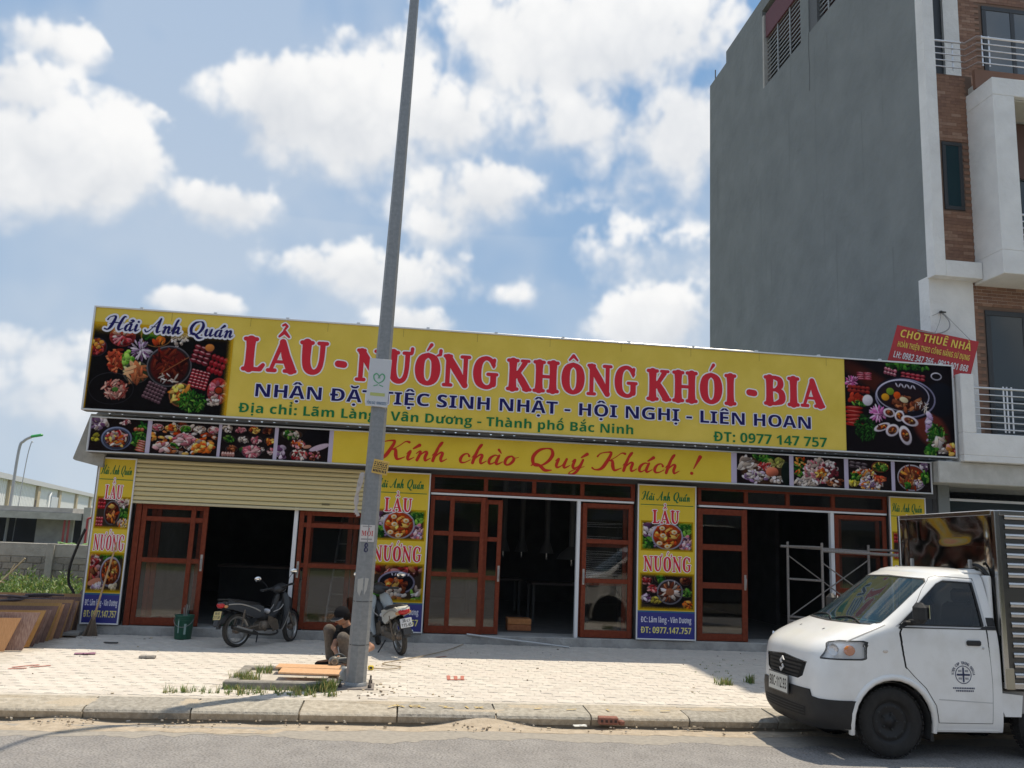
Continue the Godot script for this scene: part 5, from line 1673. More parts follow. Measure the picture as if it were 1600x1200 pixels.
	tube(cord, [Vector3(9.82, 6.3, 0.06), Vector3(10.36, 5.66, 0.2)], 0.005, 5)
	tube(cord, [Vector3(9.76, 6.29, 0.06), Vector3(9.58, 6.2, 0.0)], 0.004, 5)
	tag(obj("banner_cord", cord, plain("cord_grey", tone(0.28, 0.28, 0.28), 0.7)), "thin grey cords running from the wall hook to the red banner", "cord")
	var hk := mb()
	ball(hk, Vector3(9.79, 6.3, 0.06), Vector3(0.035, 0.03, 0.035), 10, 6)
	tube(hk, [Vector3(9.79, 6.3, 0.02), Vector3(9.79, 6.3, 0.08), Vector3(9.86, 6.29, 0.1)], 0.016, 6)
	tag(obj("wall_hook", hk, plain("hook_dark", tone(0.04, 0.04, 0.04), 0.6)), "small dark hook on the white wall above the red banner", "hook")
# ---------------------------------------------------------------- far left
func leaves(called: String, parent: Node, m: Array, where: Callable, count: int, size: float, lean := 0.6) -> void:
	var st := mb()
	st.set_smooth_group(1)
	var q := 0.5
	tri(st, Vector3(-0.22, 0, 0), Vector3(0.22, 0, 0.05), Vector3(0.16, 0.6, 0.06), Vector3(0, 0, 1))
	tri(st, Vector3(-0.22, 0, 0), Vector3(0.16, 0.6, 0.06), Vector3(-0.1, 0.6, 0.0), Vector3(0, 0, 1))
	tri(st, Vector3(-0.1, 0.6, 0), Vector3(0.16, 0.6, 0.06), Vector3(0, 1.0, -0.04), Vector3(0, 0, 1))
	st.generate_normals()
	var mesh := st.commit()
	for k in m.size():
		var mm := MultiMesh.new()
		mm.transform_format = MultiMesh.TRANSFORM_3D
		mm.mesh = mesh
		mm.instance_count = count / m.size()
		for i in mm.instance_count:
			var p: Array = where.call()
			var s: float = size * rng.randf_range(0.6, 1.35) * p[1]
			mm.set_instance_transform(i, Transform3D(Basis.from_euler(Vector3(rng.randf_range(-lean, lean), rng.randf() * TAU, rng.randf_range(-lean, lean))).scaled(Vector3.ONE * s), p[0]))
		var mi := MultiMeshInstance3D.new()
		put(mi, called, parent)
		mi.multimesh = mm
		mi.material_override = m[k]
		stuff(mi)

func leaf_mat(key: String, r: float, g: float, b: float) -> StandardMaterial3D:
	var m := plain(key, tone(r, g, b), 0.6)
	m.backlight_enabled = true
	m.backlight = tone(r * 0.9, g * 0.9, b * 0.5)
	m.cull_mode = BaseMaterial3D.CULL_DISABLED
	return m

func build_far_left() -> void:
	# warehouse running away behind the lot
	var a := Vector3(-38.6, -2.4, -66.0)
	var b := Vector3(-57.6, -2.4, -160.0)
	var dir := (b - a).normalized()
	var len := (b - a).length()
	var w := thing("warehouse", "long white sheet metal warehouse with tan pilasters behind the vacant lot", "warehouse", a, atan2(-dir.z, dir.x))
	var sheet_white := plain("warehouse_white", tone(0.78, 0.79, 0.80), 0.6)
	var ribs := mb()
	for i in int(len / 0.8):
		slab(ribs, Vector3(i * 0.8, 0, 0), Vector3(i * 0.8 + 0.55, 7.9, 0.06))
	slab(ribs, Vector3(0, 0, -20), Vector3(len, 7.9, 0.0))
	obj("wall_sheet", ribs, sheet_white, w)
	obj("roof", one_slab(Vector3(-0.5, 7.9, -20.5), Vector3(len + 0.5, 8.45, 0.55)), plain("warehouse_roof", tone(0.52, 0.53, 0.55), 0.6), w)
	obj("lower_band", one_slab(Vector3(0, 0, 0.06), Vector3(len, 4.0, 0.1)), plain("warehouse_low", tone(0.80, 0.81, 0.82), 0.6), w)
	for i in 7:
		obj("pilaster", one_slab(Vector3(2.0 + i * 15.0, 0, 0.06), Vector3(3.5 + i * 15.0, 7.9, 0.35)), plain("warehouse_tan", tone(0.46, 0.38, 0.26), 0.7), w)
	obj("louvre_window", one_slab(Vector3(42, 4.6, 0.07), Vector3(48.5, 6.9, 0.25)), plain("louvre_white", tone(0.55, 0.58, 0.62), 0.5), w)
	var dp := mb()
	tube(dp, [Vector3(40, 0, 0.3), Vector3(40, 6.8, 0.3), Vector3(40.8, 7.4, 0.3)], 0.14, 6)
	obj("downpipe", dp, sheet_white, w)
	# low concrete frame building in front of it
	var c := thing("concrete_shed", "low raw concrete building with a flat slab roof and dark open bay", "building", Vector3(-30, -2.4, -52))
	var conc := mottled("shed_concrete", tone(0.30, 0.29, 0.27), tone(0.42, 0.41, 0.385), 3.0, 0.92)
	obj("roof_slab", one_slab(Vector3(-12, 4.05, -9), Vector3(6.8, 4.55, 0.3)), conc, c)
	obj("roof_edge", one_slab(Vector3(-12, 4.56, -9), Vector3(6.0, 4.9, -0.2)), conc, c)
	obj("back_wall", one_slab(Vector3(-12, 0, -9), Vector3(6, 4.05, -8.7)), plain("shed_dark", tone(0.06, 0.06, 0.06), 0.9), c)
	obj("block_wall", one_slab(Vector3(2.9, 0, -2.3), Vector3(5.5, 4.04, -2.0)), conc, c)
	obj("column", one_slab(Vector3(6.9, 0, -0.3), Vector3(7.4, 5.0, 0.2)), conc, c)
	for x in [5.55, 5.85]:
		obj("red_post", one_slab(Vector3(x, 0, -0.1), Vector3(x + 0.12, 4.04, 0.02)), plain("red_steel", tone(0.25, 0.03, 0.03), 0.6), c)
	for i in 3:
		obj("rebar", one_slab(Vector3(-4.0 + i * 3.6, 4.9, -0.5), Vector3(-3.92 + i * 3.6, 5.4, -0.42)), plain("rebar", tone(0.15, 0.13, 0.12), 0.8), c)
	var rg := mb()
	for x in [-0.1, 1.9]:
		tube(rg, [Vector3(x, 0, 0), Vector3(x, 2.3, 0)], 0.07, 6)
	tube(rg, [Vector3(-0.1, 2.3, 0), Vector3(0.5, 2.5, 0), Vector3(2.6, 2.4, 0)], 0.07, 6)
	var gt := tag(obj("red_gate_frame", rg, plain("red_steel", tone(0.25, 0.03, 0.03), 0.6)), "thin red steel frame standing beyond the low wall", "frame")
	gt.position = Vector3(-18.6, -0.5, -40)
	# street lamp with a green head, and a bare pole behind
	var lamp := thing("street_lamp", "far street lamp with a curved arm and bright green head", "street lamp", Vector3(-30.0, -2.4, -56))
	var st := mb()
	tube(st, curve([Vector3(-0.03, 0, 0), Vector3(0.02, 5.0, 0), Vector3(0.08, 9.2, 0), Vector3(0.35, 9.95, 0), Vector3(0.85, 10.3, 0)]), 0.11, 8)
	obj("pole", st, plain("lamp_grey", tone(0.36, 0.37, 0.38), 0.4, 0.5), lamp)
	var hd := mb()
	box(hd, Vector3(1.25, 10.42, 0), Vector3(0.9, 0.2, 0.3), 0.08, Basis(Vector3.BACK, 0.22))
	obj("lamp_head", hd, plain("lamp_green", tone(0.02, 0.30, 0.06), 0.4), lamp)
	var p2 := mb()
	tube(p2, curve([Vector3(0, 0, 0), Vector3(0.25, 8, 0), Vector3(0.45, 10.1, 0), Vector3(0.6, 10.2, 0)]), 0.035, 6)
	var far_pole := tag(obj("thin_pole", p2, plain("lamp_grey", tone(0.36, 0.37, 0.38), 0.4, 0.5)), "thin plain pole standing just behind the far green-headed lamp", "pole")
	far_pole.position = Vector3(-31.2, -2.4, -60)
	# low boundary wall
	var wl := thing("boundary_wall", "low brick boundary wall with plastered top band across the vacant lot", "wall", Vector3(-9.0, 0.0, -9.0))
	obj("masonry", one_slab(Vector3(-9, -0.4, -0.2), Vector3(3.8, 0.82, 0.0)), mottled("rough_wall", tone(0.20, 0.185, 0.16), tone(0.36, 0.33, 0.29), 0.9, 0.95, 1.4, 0.03), wl)
	obj("plaster_band", one_slab(Vector3(-9, 0.82, -0.21), Vector3(3.8, 1.15, 0.012), 0.01), mottled("wall_band", tone(0.33, 0.31, 0.275), tone(0.44, 0.42, 0.38), 1.3, 0.93, 0.5), wl)
	for x in [-5.8, -2.9, 0.08, 3.0]:
		obj("pillar", one_slab(Vector3(x, -0.4, 0.0), Vector3(x + 0.17, 1.16, 0.09), 0.008), mottled("wall_band", tone(0.33, 0.31, 0.275), tone(0.44, 0.42, 0.38), 1.3, 0.93, 0.5), wl)
	var bl := [mottled("block_a", tone(0.21, 0.19, 0.165), tone(0.30, 0.275, 0.24), 0.5, 0.95, 0.8), mottled("block_b", tone(0.26, 0.235, 0.20), tone(0.36, 0.33, 0.28), 0.5, 0.95, 0.8)]
	for j in 5:
		for i in 34:
			var x := -8.9 + i * 0.37 + (0.18 if j % 2 else 0.0)
			if x > 3.3 or absf(fposmod(x + 0.18 - 0.08, 2.94) - 0.1) < 0.12:
				continue
			obj("block", one_slab(Vector3(x, 0.02 + j * 0.16, -0.02), Vector3(x + 0.345, 0.165 + j * 0.16, 0.016 + rng.randf_range(0, 0.014)), 0.008), bl[rng.randi() % 2], wl)
	# banana shoots over the wall
	var bn := thing("banana_plant", "banana leaves showing over the low boundary wall", "plant", Vector3(-8.5, 0.0, -9.9))
	var lm := [leaf_mat("banana", 0.10, 0.20, 0.05), leaf_mat("banana_light", 0.16, 0.27, 0.08)]
	for i in 11:
		var base := Vector3(rng.randf_range(-0.6, 0.45), 0.8, rng.randf_range(-0.2, 0.2))
		var az := rng.randf() * TAU
		var l := rng.randf_range(0.35, 0.55)
		var lf := mb()
		lf.set_smooth_group(1)
		var prev := []
		for k in 6:
			var f := k / 5.0
			var at := base + Vector3(cos(az) * l * f, 0.15 + l * (f * 1.1 - f * f * 0.7), sin(az) * l * f)
			var wd := 0.075 * sin(PI * clampf(f * 0.92 + 0.06, 0, 1))
			var sd := Vector3(-sin(az), 0, cos(az)) * wd
			if prev:
				quad(lf, prev[0], prev[1], at + sd, at - sd, Vector3.UP)
			prev = [at - sd, at + sd]
		obj("leaf", lf, lm[i % 2], bn)
	var stem_st := mb()
	tube(stem_st, [Vector3(-0.2, -0.1, 0), Vector3(-0.15, 1.0, 0)], 0.06, 7)
	tube(stem_st, [Vector3(0.2, -0.1, 0), Vector3(0.25, 0.95, 0)], 0.05, 7)
	obj("stem", stem_st, lm[0], bn)
	# weeds on the lot
	var wd := Node3D.new()
	put(wd, "weeds", self)
	tag(wd, "green weeds growing thick in front of the low wall", "weeds")
	stuff(wd)
	var greens := [leaf_mat("weed_a", 0.085, 0.15, 0.035), leaf_mat("weed_b", 0.13, 0.21, 0.06), leaf_mat("weed_c", 0.055, 0.10, 0.03), leaf_mat("weed_d", 0.21, 0.24, 0.10)]
	var clumps := []
	for i in 150:
		var z := rng.randf_range(-8.7, -4.4)
		var x := rng.randf_range(-10.8 - (z + 9) * -0.2, -5.4)
		clumps.append(Vector4(x, z, rng.randf_range(0.12, 0.34), rng.randf_range(0.22, 0.62) * (1.0 if z < -5.2 else 0.6)))
	leaves("weed_leaves", wd, greens, func():
		var c4: Vector4 = clumps[rng.randi() % clumps.size()]
		var u := sqrt(rng.randf())
		var az := rng.randf() * TAU
		return [Vector3(c4.x + cos(az) * c4.z * u, 0.02 + c4.w * rng.randf() * (1.1 - u * 0.7), c4.y + sin(az) * c4.z * u), 1.0], 16000, 0.085, 0.9)
	# heaps of earth in front of the weeds
	var n := FastNoiseLite.new()
	n.seed = 8
	n.frequency = 1.4
	var soil2 := mottled("heap_earth", tone(0.25, 0.155, 0.085), tone(0.40, 0.27, 0.165), 0.7, 0.97, 1.2, 0.014)
	var heap := sheet(50, 20, -9.6, -5.0, -4.6, -2.0, func(x, z): return Vector3(x, -0.04 + maxf(0.0, (0.26 + 0.16 * n.get_noise_2d(x * 0.8, z)) * exp(-pow((z + 3.4) / 0.55, 2.0)) + 0.05 * n.get_noise_2d(x * 3, z * 3)), z))
	struct("earth_heap", heap, soil2).set_meta("kind", "stuff")
	var mound := mb()
	ball(mound, Vector3.ZERO, Vector3(0.3, 0.34, 0.3), 12, 8)
	var md := tag(obj("dark_mound", mound, mottled("mound_dark", tone(0.075, 0.05, 0.04), tone(0.14, 0.095, 0.07), 0.4, 0.97, 1.4, 0.03)), "dark brown lump of earth against the left end of the shop", "mound")
	md.position = Vector3(-5.55, 0.35, -2.6)
	md.scale = Vector3(1.0, 1.0, 1.0)
	# black hose hanging beside the shop's corner
	var hose := mb()
	tube(hose, curve([Vector3(-5.1, 1.66, -0.35), Vector3(-5.2, 1.4, -0.4), Vector3(-5.3, 1.05, -0.45), Vector3(-5.3, 0.78, -0.5), Vector3(-5.2, 0.6, -0.5), Vector3(-5.22, 0.2, -0.5)]), 0.022, 7)
	tag(obj("hose", hose, plain("hose_black", tone(0.015, 0.015, 0.016), 0.5)), "black hose looping down beside the left end of the shop", "hose")
	# bamboo cane leaning in the weeds
	var bam := mb()
	tube(bam, [Vector3(-8.25, 0.45, -5.0), Vector3(-7.83, 0.95, -5.0)], 0.016, 7)
	tube(bam, [Vector3(-8.12, 0.6, -5.0), Vector3(-8.03, 0.82, -5.02)], 0.011, 6)
	tube(bam, [Vector3(-8.34, 0.47, -5.0), Vector3(-8.16, 0.44, -4.98)], 0.014, 6)
	tube(bam, [Vector3(-8.25, 0.45, -5.0), Vector3(-8.4, 0.0, -5.0)], 0.014, 6)
	tag(obj("bamboo_cane", bam, plain("bamboo", tone(0.52, 0.44, 0.28), 0.6)), "pale broken bamboo cane sticking up out of the weeds", "cane")
	build_boards()

# shuttering boards stacked on edge, leaning to the left
func build_boards() -> void:
	var kinds := [["orange brown face", 0.50, 0.245, 0.10, 0.66, 0.36, 0.17], ["purple brown face with pale scratches", 0.19, 0.10, 0.075, 0.50, 0.36, 0.30], ["dull tan face", 0.38, 0.20, 0.09, 0.52, 0.30, 0.145], ["dark reddish brown face", 0.14, 0.075, 0.058, 0.32, 0.195, 0.155], ["ochre edge", 0.40, 0.22, 0.07, 0.52, 0.30, 0.11]]
	var order := [0, 1, 2, 4, 3, 3, 1, 3, 4, 0, 3, 2, 3, 1, 2, 3, 1, 2]
	var ordinal := ["first", "second", "third", "fourth", "fifth", "sixth", "seventh", "eighth", "ninth", "tenth", "eleventh", "twelfth", "thirteenth", "fourteenth", "fifteenth", "sixteenth", "seventeenth", "last"]
	for i in 18:
		var k: Array = kinds[order[i]]
		var m := mottled("board_%d" % order[i], tone(k[1], k[2], k[3]), tone(k[4], k[5], k[6]), 0.55, 0.75, 0.5, 0.02)
		m.uv1_scale = Vector3(5.5, 0.8, 5.5)
		var f := i / 17.0
		var z := lerpf(1.92, -0.42, f)
		var right := lerpf(-4.95, -4.99, f) + rng.randf_range(-0.04, 0.04) - (0.16 if i == 0 else 0.0)
		var h := lerpf(0.47, 0.56, f) + rng.randf_range(-0.04, 0.03)
		var lean := lerpf(0.34, 0.08, f) * h
		var wide := 1.4 + rng.randf_range(0, 0.2)
		var st := mb()
		prism(st, [Vector2(-wide, 0), Vector2(0, 0), Vector2(lean, h), Vector2(lean - wide, h)], -0.011, 0.011)
		var t := tag(obj("formwork_board", st, m), "%s board from the street in the leaning stack, %s" % [ordinal[i], k[0]], "board", "shuttering boards stacked at the left of the shop") as MeshInstance3D
		t.position = Vector3(right - lean * 0.4, 0.035 + rng.randf_range(0, 0.01), z)
		t.rotation = Vector3(rng.randf_range(-0.14, -0.06), 0.16 + rng.randf_range(-0.05, 0.05), 0.0)
	var twig := mottled("twig", tone(0.07, 0.055, 0.06), tone(0.15, 0.12, 0.12), 0.3, 0.9)
	for i in 5:
		var st := mb()
		var y := 0.55 + 0.02 * i
		var a: Array = [[-6.1, 0.4, -5.35, 0.0], [-5.95, 0.6, -5.2, 0.25], [-5.85, 0.35, -5.42, -0.2], [-6.2, 0.2, -5.5, 0.5], [-5.7, 0.1, -5.1, 0.2]][i]
		tube(st, curve([Vector3(a[0], y, a[1]), Vector3((a[0] + a[2]) / 2, y + 0.02, (a[1] + a[3]) / 2), Vector3(a[2], y + 0.015, a[3])], 3), [0.018, 0.018, 0.02, 0.02, 0.018, 0.016, 0.014], 6)
		tag(obj("dark_stick", st, twig), ["thickest dark stick lying across the tops of the leaning boards", "dark stick on the boards, its tip nearest the shop panel", "short dark stick crossing the others on the leaning boards", "dark stick on the boards running out towards the street edge", "small dark twig lying over the rear boards of the stack"][i], "stick", "dark sticks lying on the leaning boards")

# trees on the other side of the road, which the glass of the shop doors mirrors
func build_trees_across() -> void:
	var bark := mottled("bark", tone(0.09, 0.07, 0.055), tone(0.17, 0.14, 0.11), 0.4, 0.95, 1.0, 0.02)
	var lv := [leaf_mat("tree_leaf_a", 0.045, 0.085, 0.022), leaf_mat("tree_leaf_b", 0.07, 0.12, 0.03), leaf_mat("tree_leaf_c", 0.03, 0.06, 0.018)]
	for i in 5:
		var x: float = [-9.0, -2.5, 3.5, 9.5, 16.0][i]
		var t := thing("street_tree", ["leftmost tree across the road mirrored in the left shop glass", "second tree across the road mirrored left of the middle doorway", "middle tree across the road mirrored in the middle shop glass", "fourth tree across the road mirrored in the right shop glass", "rightmost tree across the road mirrored beside the truck"][i], "tree", Vector3(x, -0.2, 27.5 + (i % 2) * 2.0), 0.0, "trees across the road")
		var st := mb()
		tube(st, curve([Vector3(0, 0, 0), Vector3(0.1, 1.6, 0.05), Vector3(-0.05, 3.2, 0)], 4), [0.2, 0.18, 0.17, 0.165, 0.16, 0.155, 0.15, 0.14, 0.13], 9)
		for k in 5:
			var a := TAU * k / 5.0 + i
			tube(st, curve([Vector3(-0.03, 2.4 + 0.15 * k, 0), Vector3(cos(a) * 0.8, 3.6 + 0.2 * k, sin(a) * 0.8), Vector3(cos(a) * 1.5, 4.6 + 0.3 * k, sin(a) * 1.5)], 3), [0.1, 0.085, 0.07, 0.06, 0.05, 0.035, 0.02], 6)
		obj("trunk", st, bark, t)
		var balls := []
		for k in 14:
			var a := rng.randf() * TAU
			balls.append([Vector3(cos(a) * rng.randf_range(0.2, 1.9), rng.randf_range(3.2, 6.6), sin(a) * rng.randf_range(0.2, 1.9)), rng.randf_range(0.6, 1.1)])
		leaves("crown", t, lv, func():
			var b: Array = balls[rng.randi() % balls.size()]
			var d: Vector3 = Vector3(rng.randfn(), rng.randfn(), rng.randfn()).normalized() * pow(rng.randf(), 0.5) * b[1]
			return [b[0] + d, 1.0], 4200, 0.24, 1.2)

# a row of shops across the road, seen mirrored in the glass
func build_row_across() -> void:
	var r := thing("row_house", "long two storey shop row across the road, mirrored in the door glass", "building", Vector3(2, -0.2, 36))
	var wall := mottled("row_wall", tone(0.13, 0.125, 0.115), tone(0.21, 0.20, 0.185), 3.0, 0.9)
	var dark := plain("row_dark", tone(0.02, 0.02, 0.022), 0.6)
	obj("wall", one_slab(Vector3(-40, 0, 0), Vector3(40, 7.6, 8)), wall, r)
	obj("roof", one_slab(Vector3(-40.4, 7.6, -0.9), Vector3(40.4, 8.0, 8.3)), plain("row_roof", tone(0.1, 0.05, 0.04), 0.8), r)
	obj("awning", one_slab(Vector3(-40, 3.2, -1.5), Vector3(40, 3.35, 0)), plain("row_awning", tone(0.07, 0.09, 0.11), 0.6), r)
	for i in 16:
		obj("shop_opening", one_slab(Vector3(-39 + i * 5, 0.1, -0.03), Vector3(-35.4 + i * 5, 2.9, 0.0)), dark, r)
		obj("window", one_slab(Vector3(-38.2 + i * 5, 4.4, -0.03), Vector3(-36.2 + i * 5, 6.2, 0.0)), dark, r)

# ---------------------------------------------------------------- street furniture
func build_street() -> void:
	var base := Vector3(-0.43, 0.01, 3.79)
	var pole := thing("lamp_post", "tall grey tapered steel lamp post on the pavement in front of the shop", "street lamp", base)
	var steel := mottled("pole_steel", tone(0.19, 0.20, 0.21), tone(0.29, 0.30, 0.31), 0.7, 0.5, 0.0, 0.02, 0.25)
	var st := mb()
	var lean := Vector3(0.017, 1, 0.01)
	var prof := []
	for k in 12:
		prof.append(lean * (0.02 + k * 0.83))
	var rad := []
	for k in 12:
		rad.append(lerpf(0.122, 0.06, k / 11.0))
	tube(st, prof, rad, 8, true, -1)
	obj("shaft", st, steel, pole)
	var arm := mb()
	var top: Vector3 = prof[11]
	tube(arm, curve([top, top + Vector3(0.0, 0.5, 0.12), top + Vector3(0.0, 0.85, 0.55), top + Vector3(0.0, 1.0, 1.3)]), 0.035, 8)
	obj("arm", arm, steel, pole)
	var head := mb()
	box(head, top + Vector3(0, 1.02, 1.65), Vector3(0.26, 0.12, 0.7), 0.04)
	obj("lamp_head", head, steel, pole)
	obj("base_plate", one_box(Vector3(0, -0.005, 0), Vector3(0.44, 0.03, 0.42), 0.006), mottled("rusty_plate", tone(0.16, 0.14, 0.13), tone(0.27, 0.24, 0.22), 0.4, 0.8), pole)
	var gus := mb()
	lathe(gus, [Vector2(0.135, 0.01), Vector2(0.13, 0.05), Vector2(0.121, 0.055)], Transform3D.IDENTITY, 16)
	obj("collar", gus, steel, pole)
	for s in [[-1, 1], [1, 1], [1, -1], [-1, -1]]:
		var bt := mb()
		lathe(bt, [Vector2(0.0, 0.1), Vector2(0.012, 0.1), Vector2(0.012, 0.045), Vector2(0.022, 0.045), Vector2(0.022, 0.012)], Transform3D(Basis.IDENTITY, Vector3(s[0] * 0.17, 0, s[1] * 0.16)), 8)
		obj("bolt", bt, plain("bolt_dark", tone(0.06, 0.05, 0.045), 0.7, 0.4), pole)
	for y in [0.48, 0.98]:
		var wire := mb()
		lathe(wire, [Vector2(0.1215 - y * 0.0065, y - 0.004), Vector2(0.124 - y * 0.0065, y), Vector2(0.1215 - y * 0.0065, y + 0.004)], Transform3D(Basis.IDENTITY, Vector3(y * 0.017, 0, y * 0.01)), 12)
		obj("wire_band", wire, plain("wire_dark", tone(0.05, 0.05, 0.05), 0.6), pole)
	var rz := 0.113
	var on := func(y: float) -> Vector3: return base + lean * y + Vector3(0, 0, lerpf(0.122, 0.06, y / 9.15) * 0.93)
	print_line("number_eight", "8", "Droid Sans", Rect2(-0.035, 1.555, 0.05, 0.11), 0.0, plain("paint_navy", tone(0.02, 0.02, 0.07), 0.6), pole, Transform3D(Basis(Vector3.RIGHT, Vector3(0.017, 1, 0.003), Vector3.BACK), Vector3(0.0, 0, 0.122)))
	var flake := mb()
	prism(flake, [Vector2(-0.07, 1.1), Vector2(-0.075, 1.24), Vector2(0.0, 1.26), Vector2(0.055, 1.25), Vector2(0.04, 1.12), Vector2(0.015, 1.06), Vector2(-0.02, 1.12), Vector2(-0.04, 1.04)], 0.116, 0.1185, Transform3D(Basis(Vector3.RIGHT, Vector3(0.017, 1, 0.003), Vector3.BACK), Vector3.ZERO))
	obj("old_paper", flake, plain("old_paper", tone(0.42, 0.41, 0.39), 0.9), pole)
	# things fixed to the post
	var pl := thing("white_placard", "white placard with a green heart emblem tied to the lamp post", "placard", on.call(3.62) + Vector3(-0.03, 0, 0.03))
	pl.rotation.z = -0.03
	obj("board", one_box(Vector3.ZERO, Vector3(0.27, 0.6, 0.006), 0.002), plain("placard_white", tone(0.56, 0.57, 0.60), 0.6), pl)
	var green := plain("emblem_green", tone(0.12, 0.36, 0.20), 0.6)
	var lime := plain("emblem_lime", tone(0.45, 0.48, 0.16), 0.6)
	for s in [-1.0, 1.0]:
		var v := PackedVector3Array()
		var pts := curve([Vector3(0, 0.0, 0.006), Vector3(s * 0.05, 0.035, 0.008), Vector3(s * 0.066, 0.09, 0.009), Vector3(s * 0.035, 0.12, 0.008), Vector3(s * 0.004, 0.09, 0.006), Vector3(s * 0.012, 0.06, 0.004)])
		for i in pts.size() - 1:
			for p in capsule(pts[i], pts[i + 1]):
				v.append(Vector3(p.x, p.y - 0.01, 0.004 + 0.0001 * i))
		for p in capsule(Vector3(s * 0.01, -0.03, 0.006), Vector3(s * 0.055, -0.045, 0.006)):
			v.append(Vector3(p.x, p.y, 0.0045))
		obj("emblem", flat_mesh(v), green, pl)
	picture("print_band", -0.09, -0.17, 0.09, -0.13, 0.0042, lime, pl)
	print_line("lettering", "TỔNG ĐÀI: 18006028255", "Droid Sans", Rect2(-0.12, -0.275, 0.24, 0.035), 0.004, plain("placard_navy", tone(0.03, 0.10, 0.2), 0.6), pl)
	var ties := mb()
	for y in [0.29, -0.3]:
		lathe(ties, [Vector2(0.1, y - 0.004), Vector2(0.106, y), Vector2(0.1, y + 0.004)], Transform3D(Basis.IDENTITY, Vector3(0.03, 0, -0.118)), 14)
	obj("tie_wire", ties, plain("wire_pale", tone(0.32, 0.27, 0.2), 0.6), pl)
	var yl := thing("yellow_ad_plate", "small tilted yellow advertising plate fixed to the lamp post", "advert", on.call(2.58) + Vector3(0.08, 0.0, 0.01))
	yl.rotation.z = -0.16
	obj("plate", one_box(Vector3.ZERO, Vector3(0.19, 0.17, 0.004), 0.001), plain("ad_yellow", tone(0.62, 0.40, 0.10), 0.6), yl)
	var ink := plain("ad_ink", tone(0.04, 0.03, 0.03), 0.7)
	for r in [[0.052, 0.012, 7], [0.03, 0.016, 5], [0.006, 0.014, 8], [-0.018, 0.014, 7], [-0.05, 0.03, 9]]:
		var x := -0.082
		while x < 0.07:
			var w: float = 0.16 / r[2] * rng.randf_range(0.5, 0.85)
			picture("print_block", x, r[0] - r[1] / 2, x + w, r[0] + r[1] / 2, 0.003, ink, yl)
			x += 0.165 / r[2]
	var sk := thing("paper_sticker", "white paper sticker reading MỐI in red on the lamp post", "sticker", on.call(1.78) + Vector3(-0.01, 0, 0.004))
	obj("paper", one_box(Vector3.ZERO, Vector3(0.17, 0.2, 0.003), 0.0), plain("sticker_white", tone(0.58, 0.55, 0.54), 0.8), sk)
	print_line("lettering", "MỐI", "Droid Serif", Rect2(-0.07, -0.03, 0.14, 0.06), 0.0025, plain("sticker_red", tone(0.45, 0.05, 0.05), 0.8), sk)
	picture("print_band", -0.07, -0.08, 0.06, -0.06, 0.002, plain("sticker_grey", tone(0.3, 0.28, 0.28), 0.8), sk)
	picture("print_band", -0.06, 0.075, 0.05, 0.088, 0.002, plain("sticker_grey", tone(0.3, 0.28, 0.28), 0.8), sk)
	var rag := mb()
	for i in 3:
		tube(rag, curve([Vector3(-0.53 + i * 0.012, 2.52, 3.87), Vector3(-0.565 + i * 0.02, 2.36, 3.88 + 0.01 * i), Vector3(-0.555 - i * 0.015, 2.2, 3.88), Vector3(-0.575 + i * 0.02, 2.03 - 0.02 * i, 3.89)], 4), [0.006, 0.02, 0.012, 0.017, 0.01, 0.02, 0.022, 0.012, 0.016, 0.021, 0.012, 0.018, 0.024], 6, true, 1, 0.5)
	tag(obj("rag_strip", rag, plain("rag", tone(0.46, 0.41, 0.38), 0.9)), "torn pale rag hanging from the lamp post below the yellow plate", "rag")
	build_tree_pit()

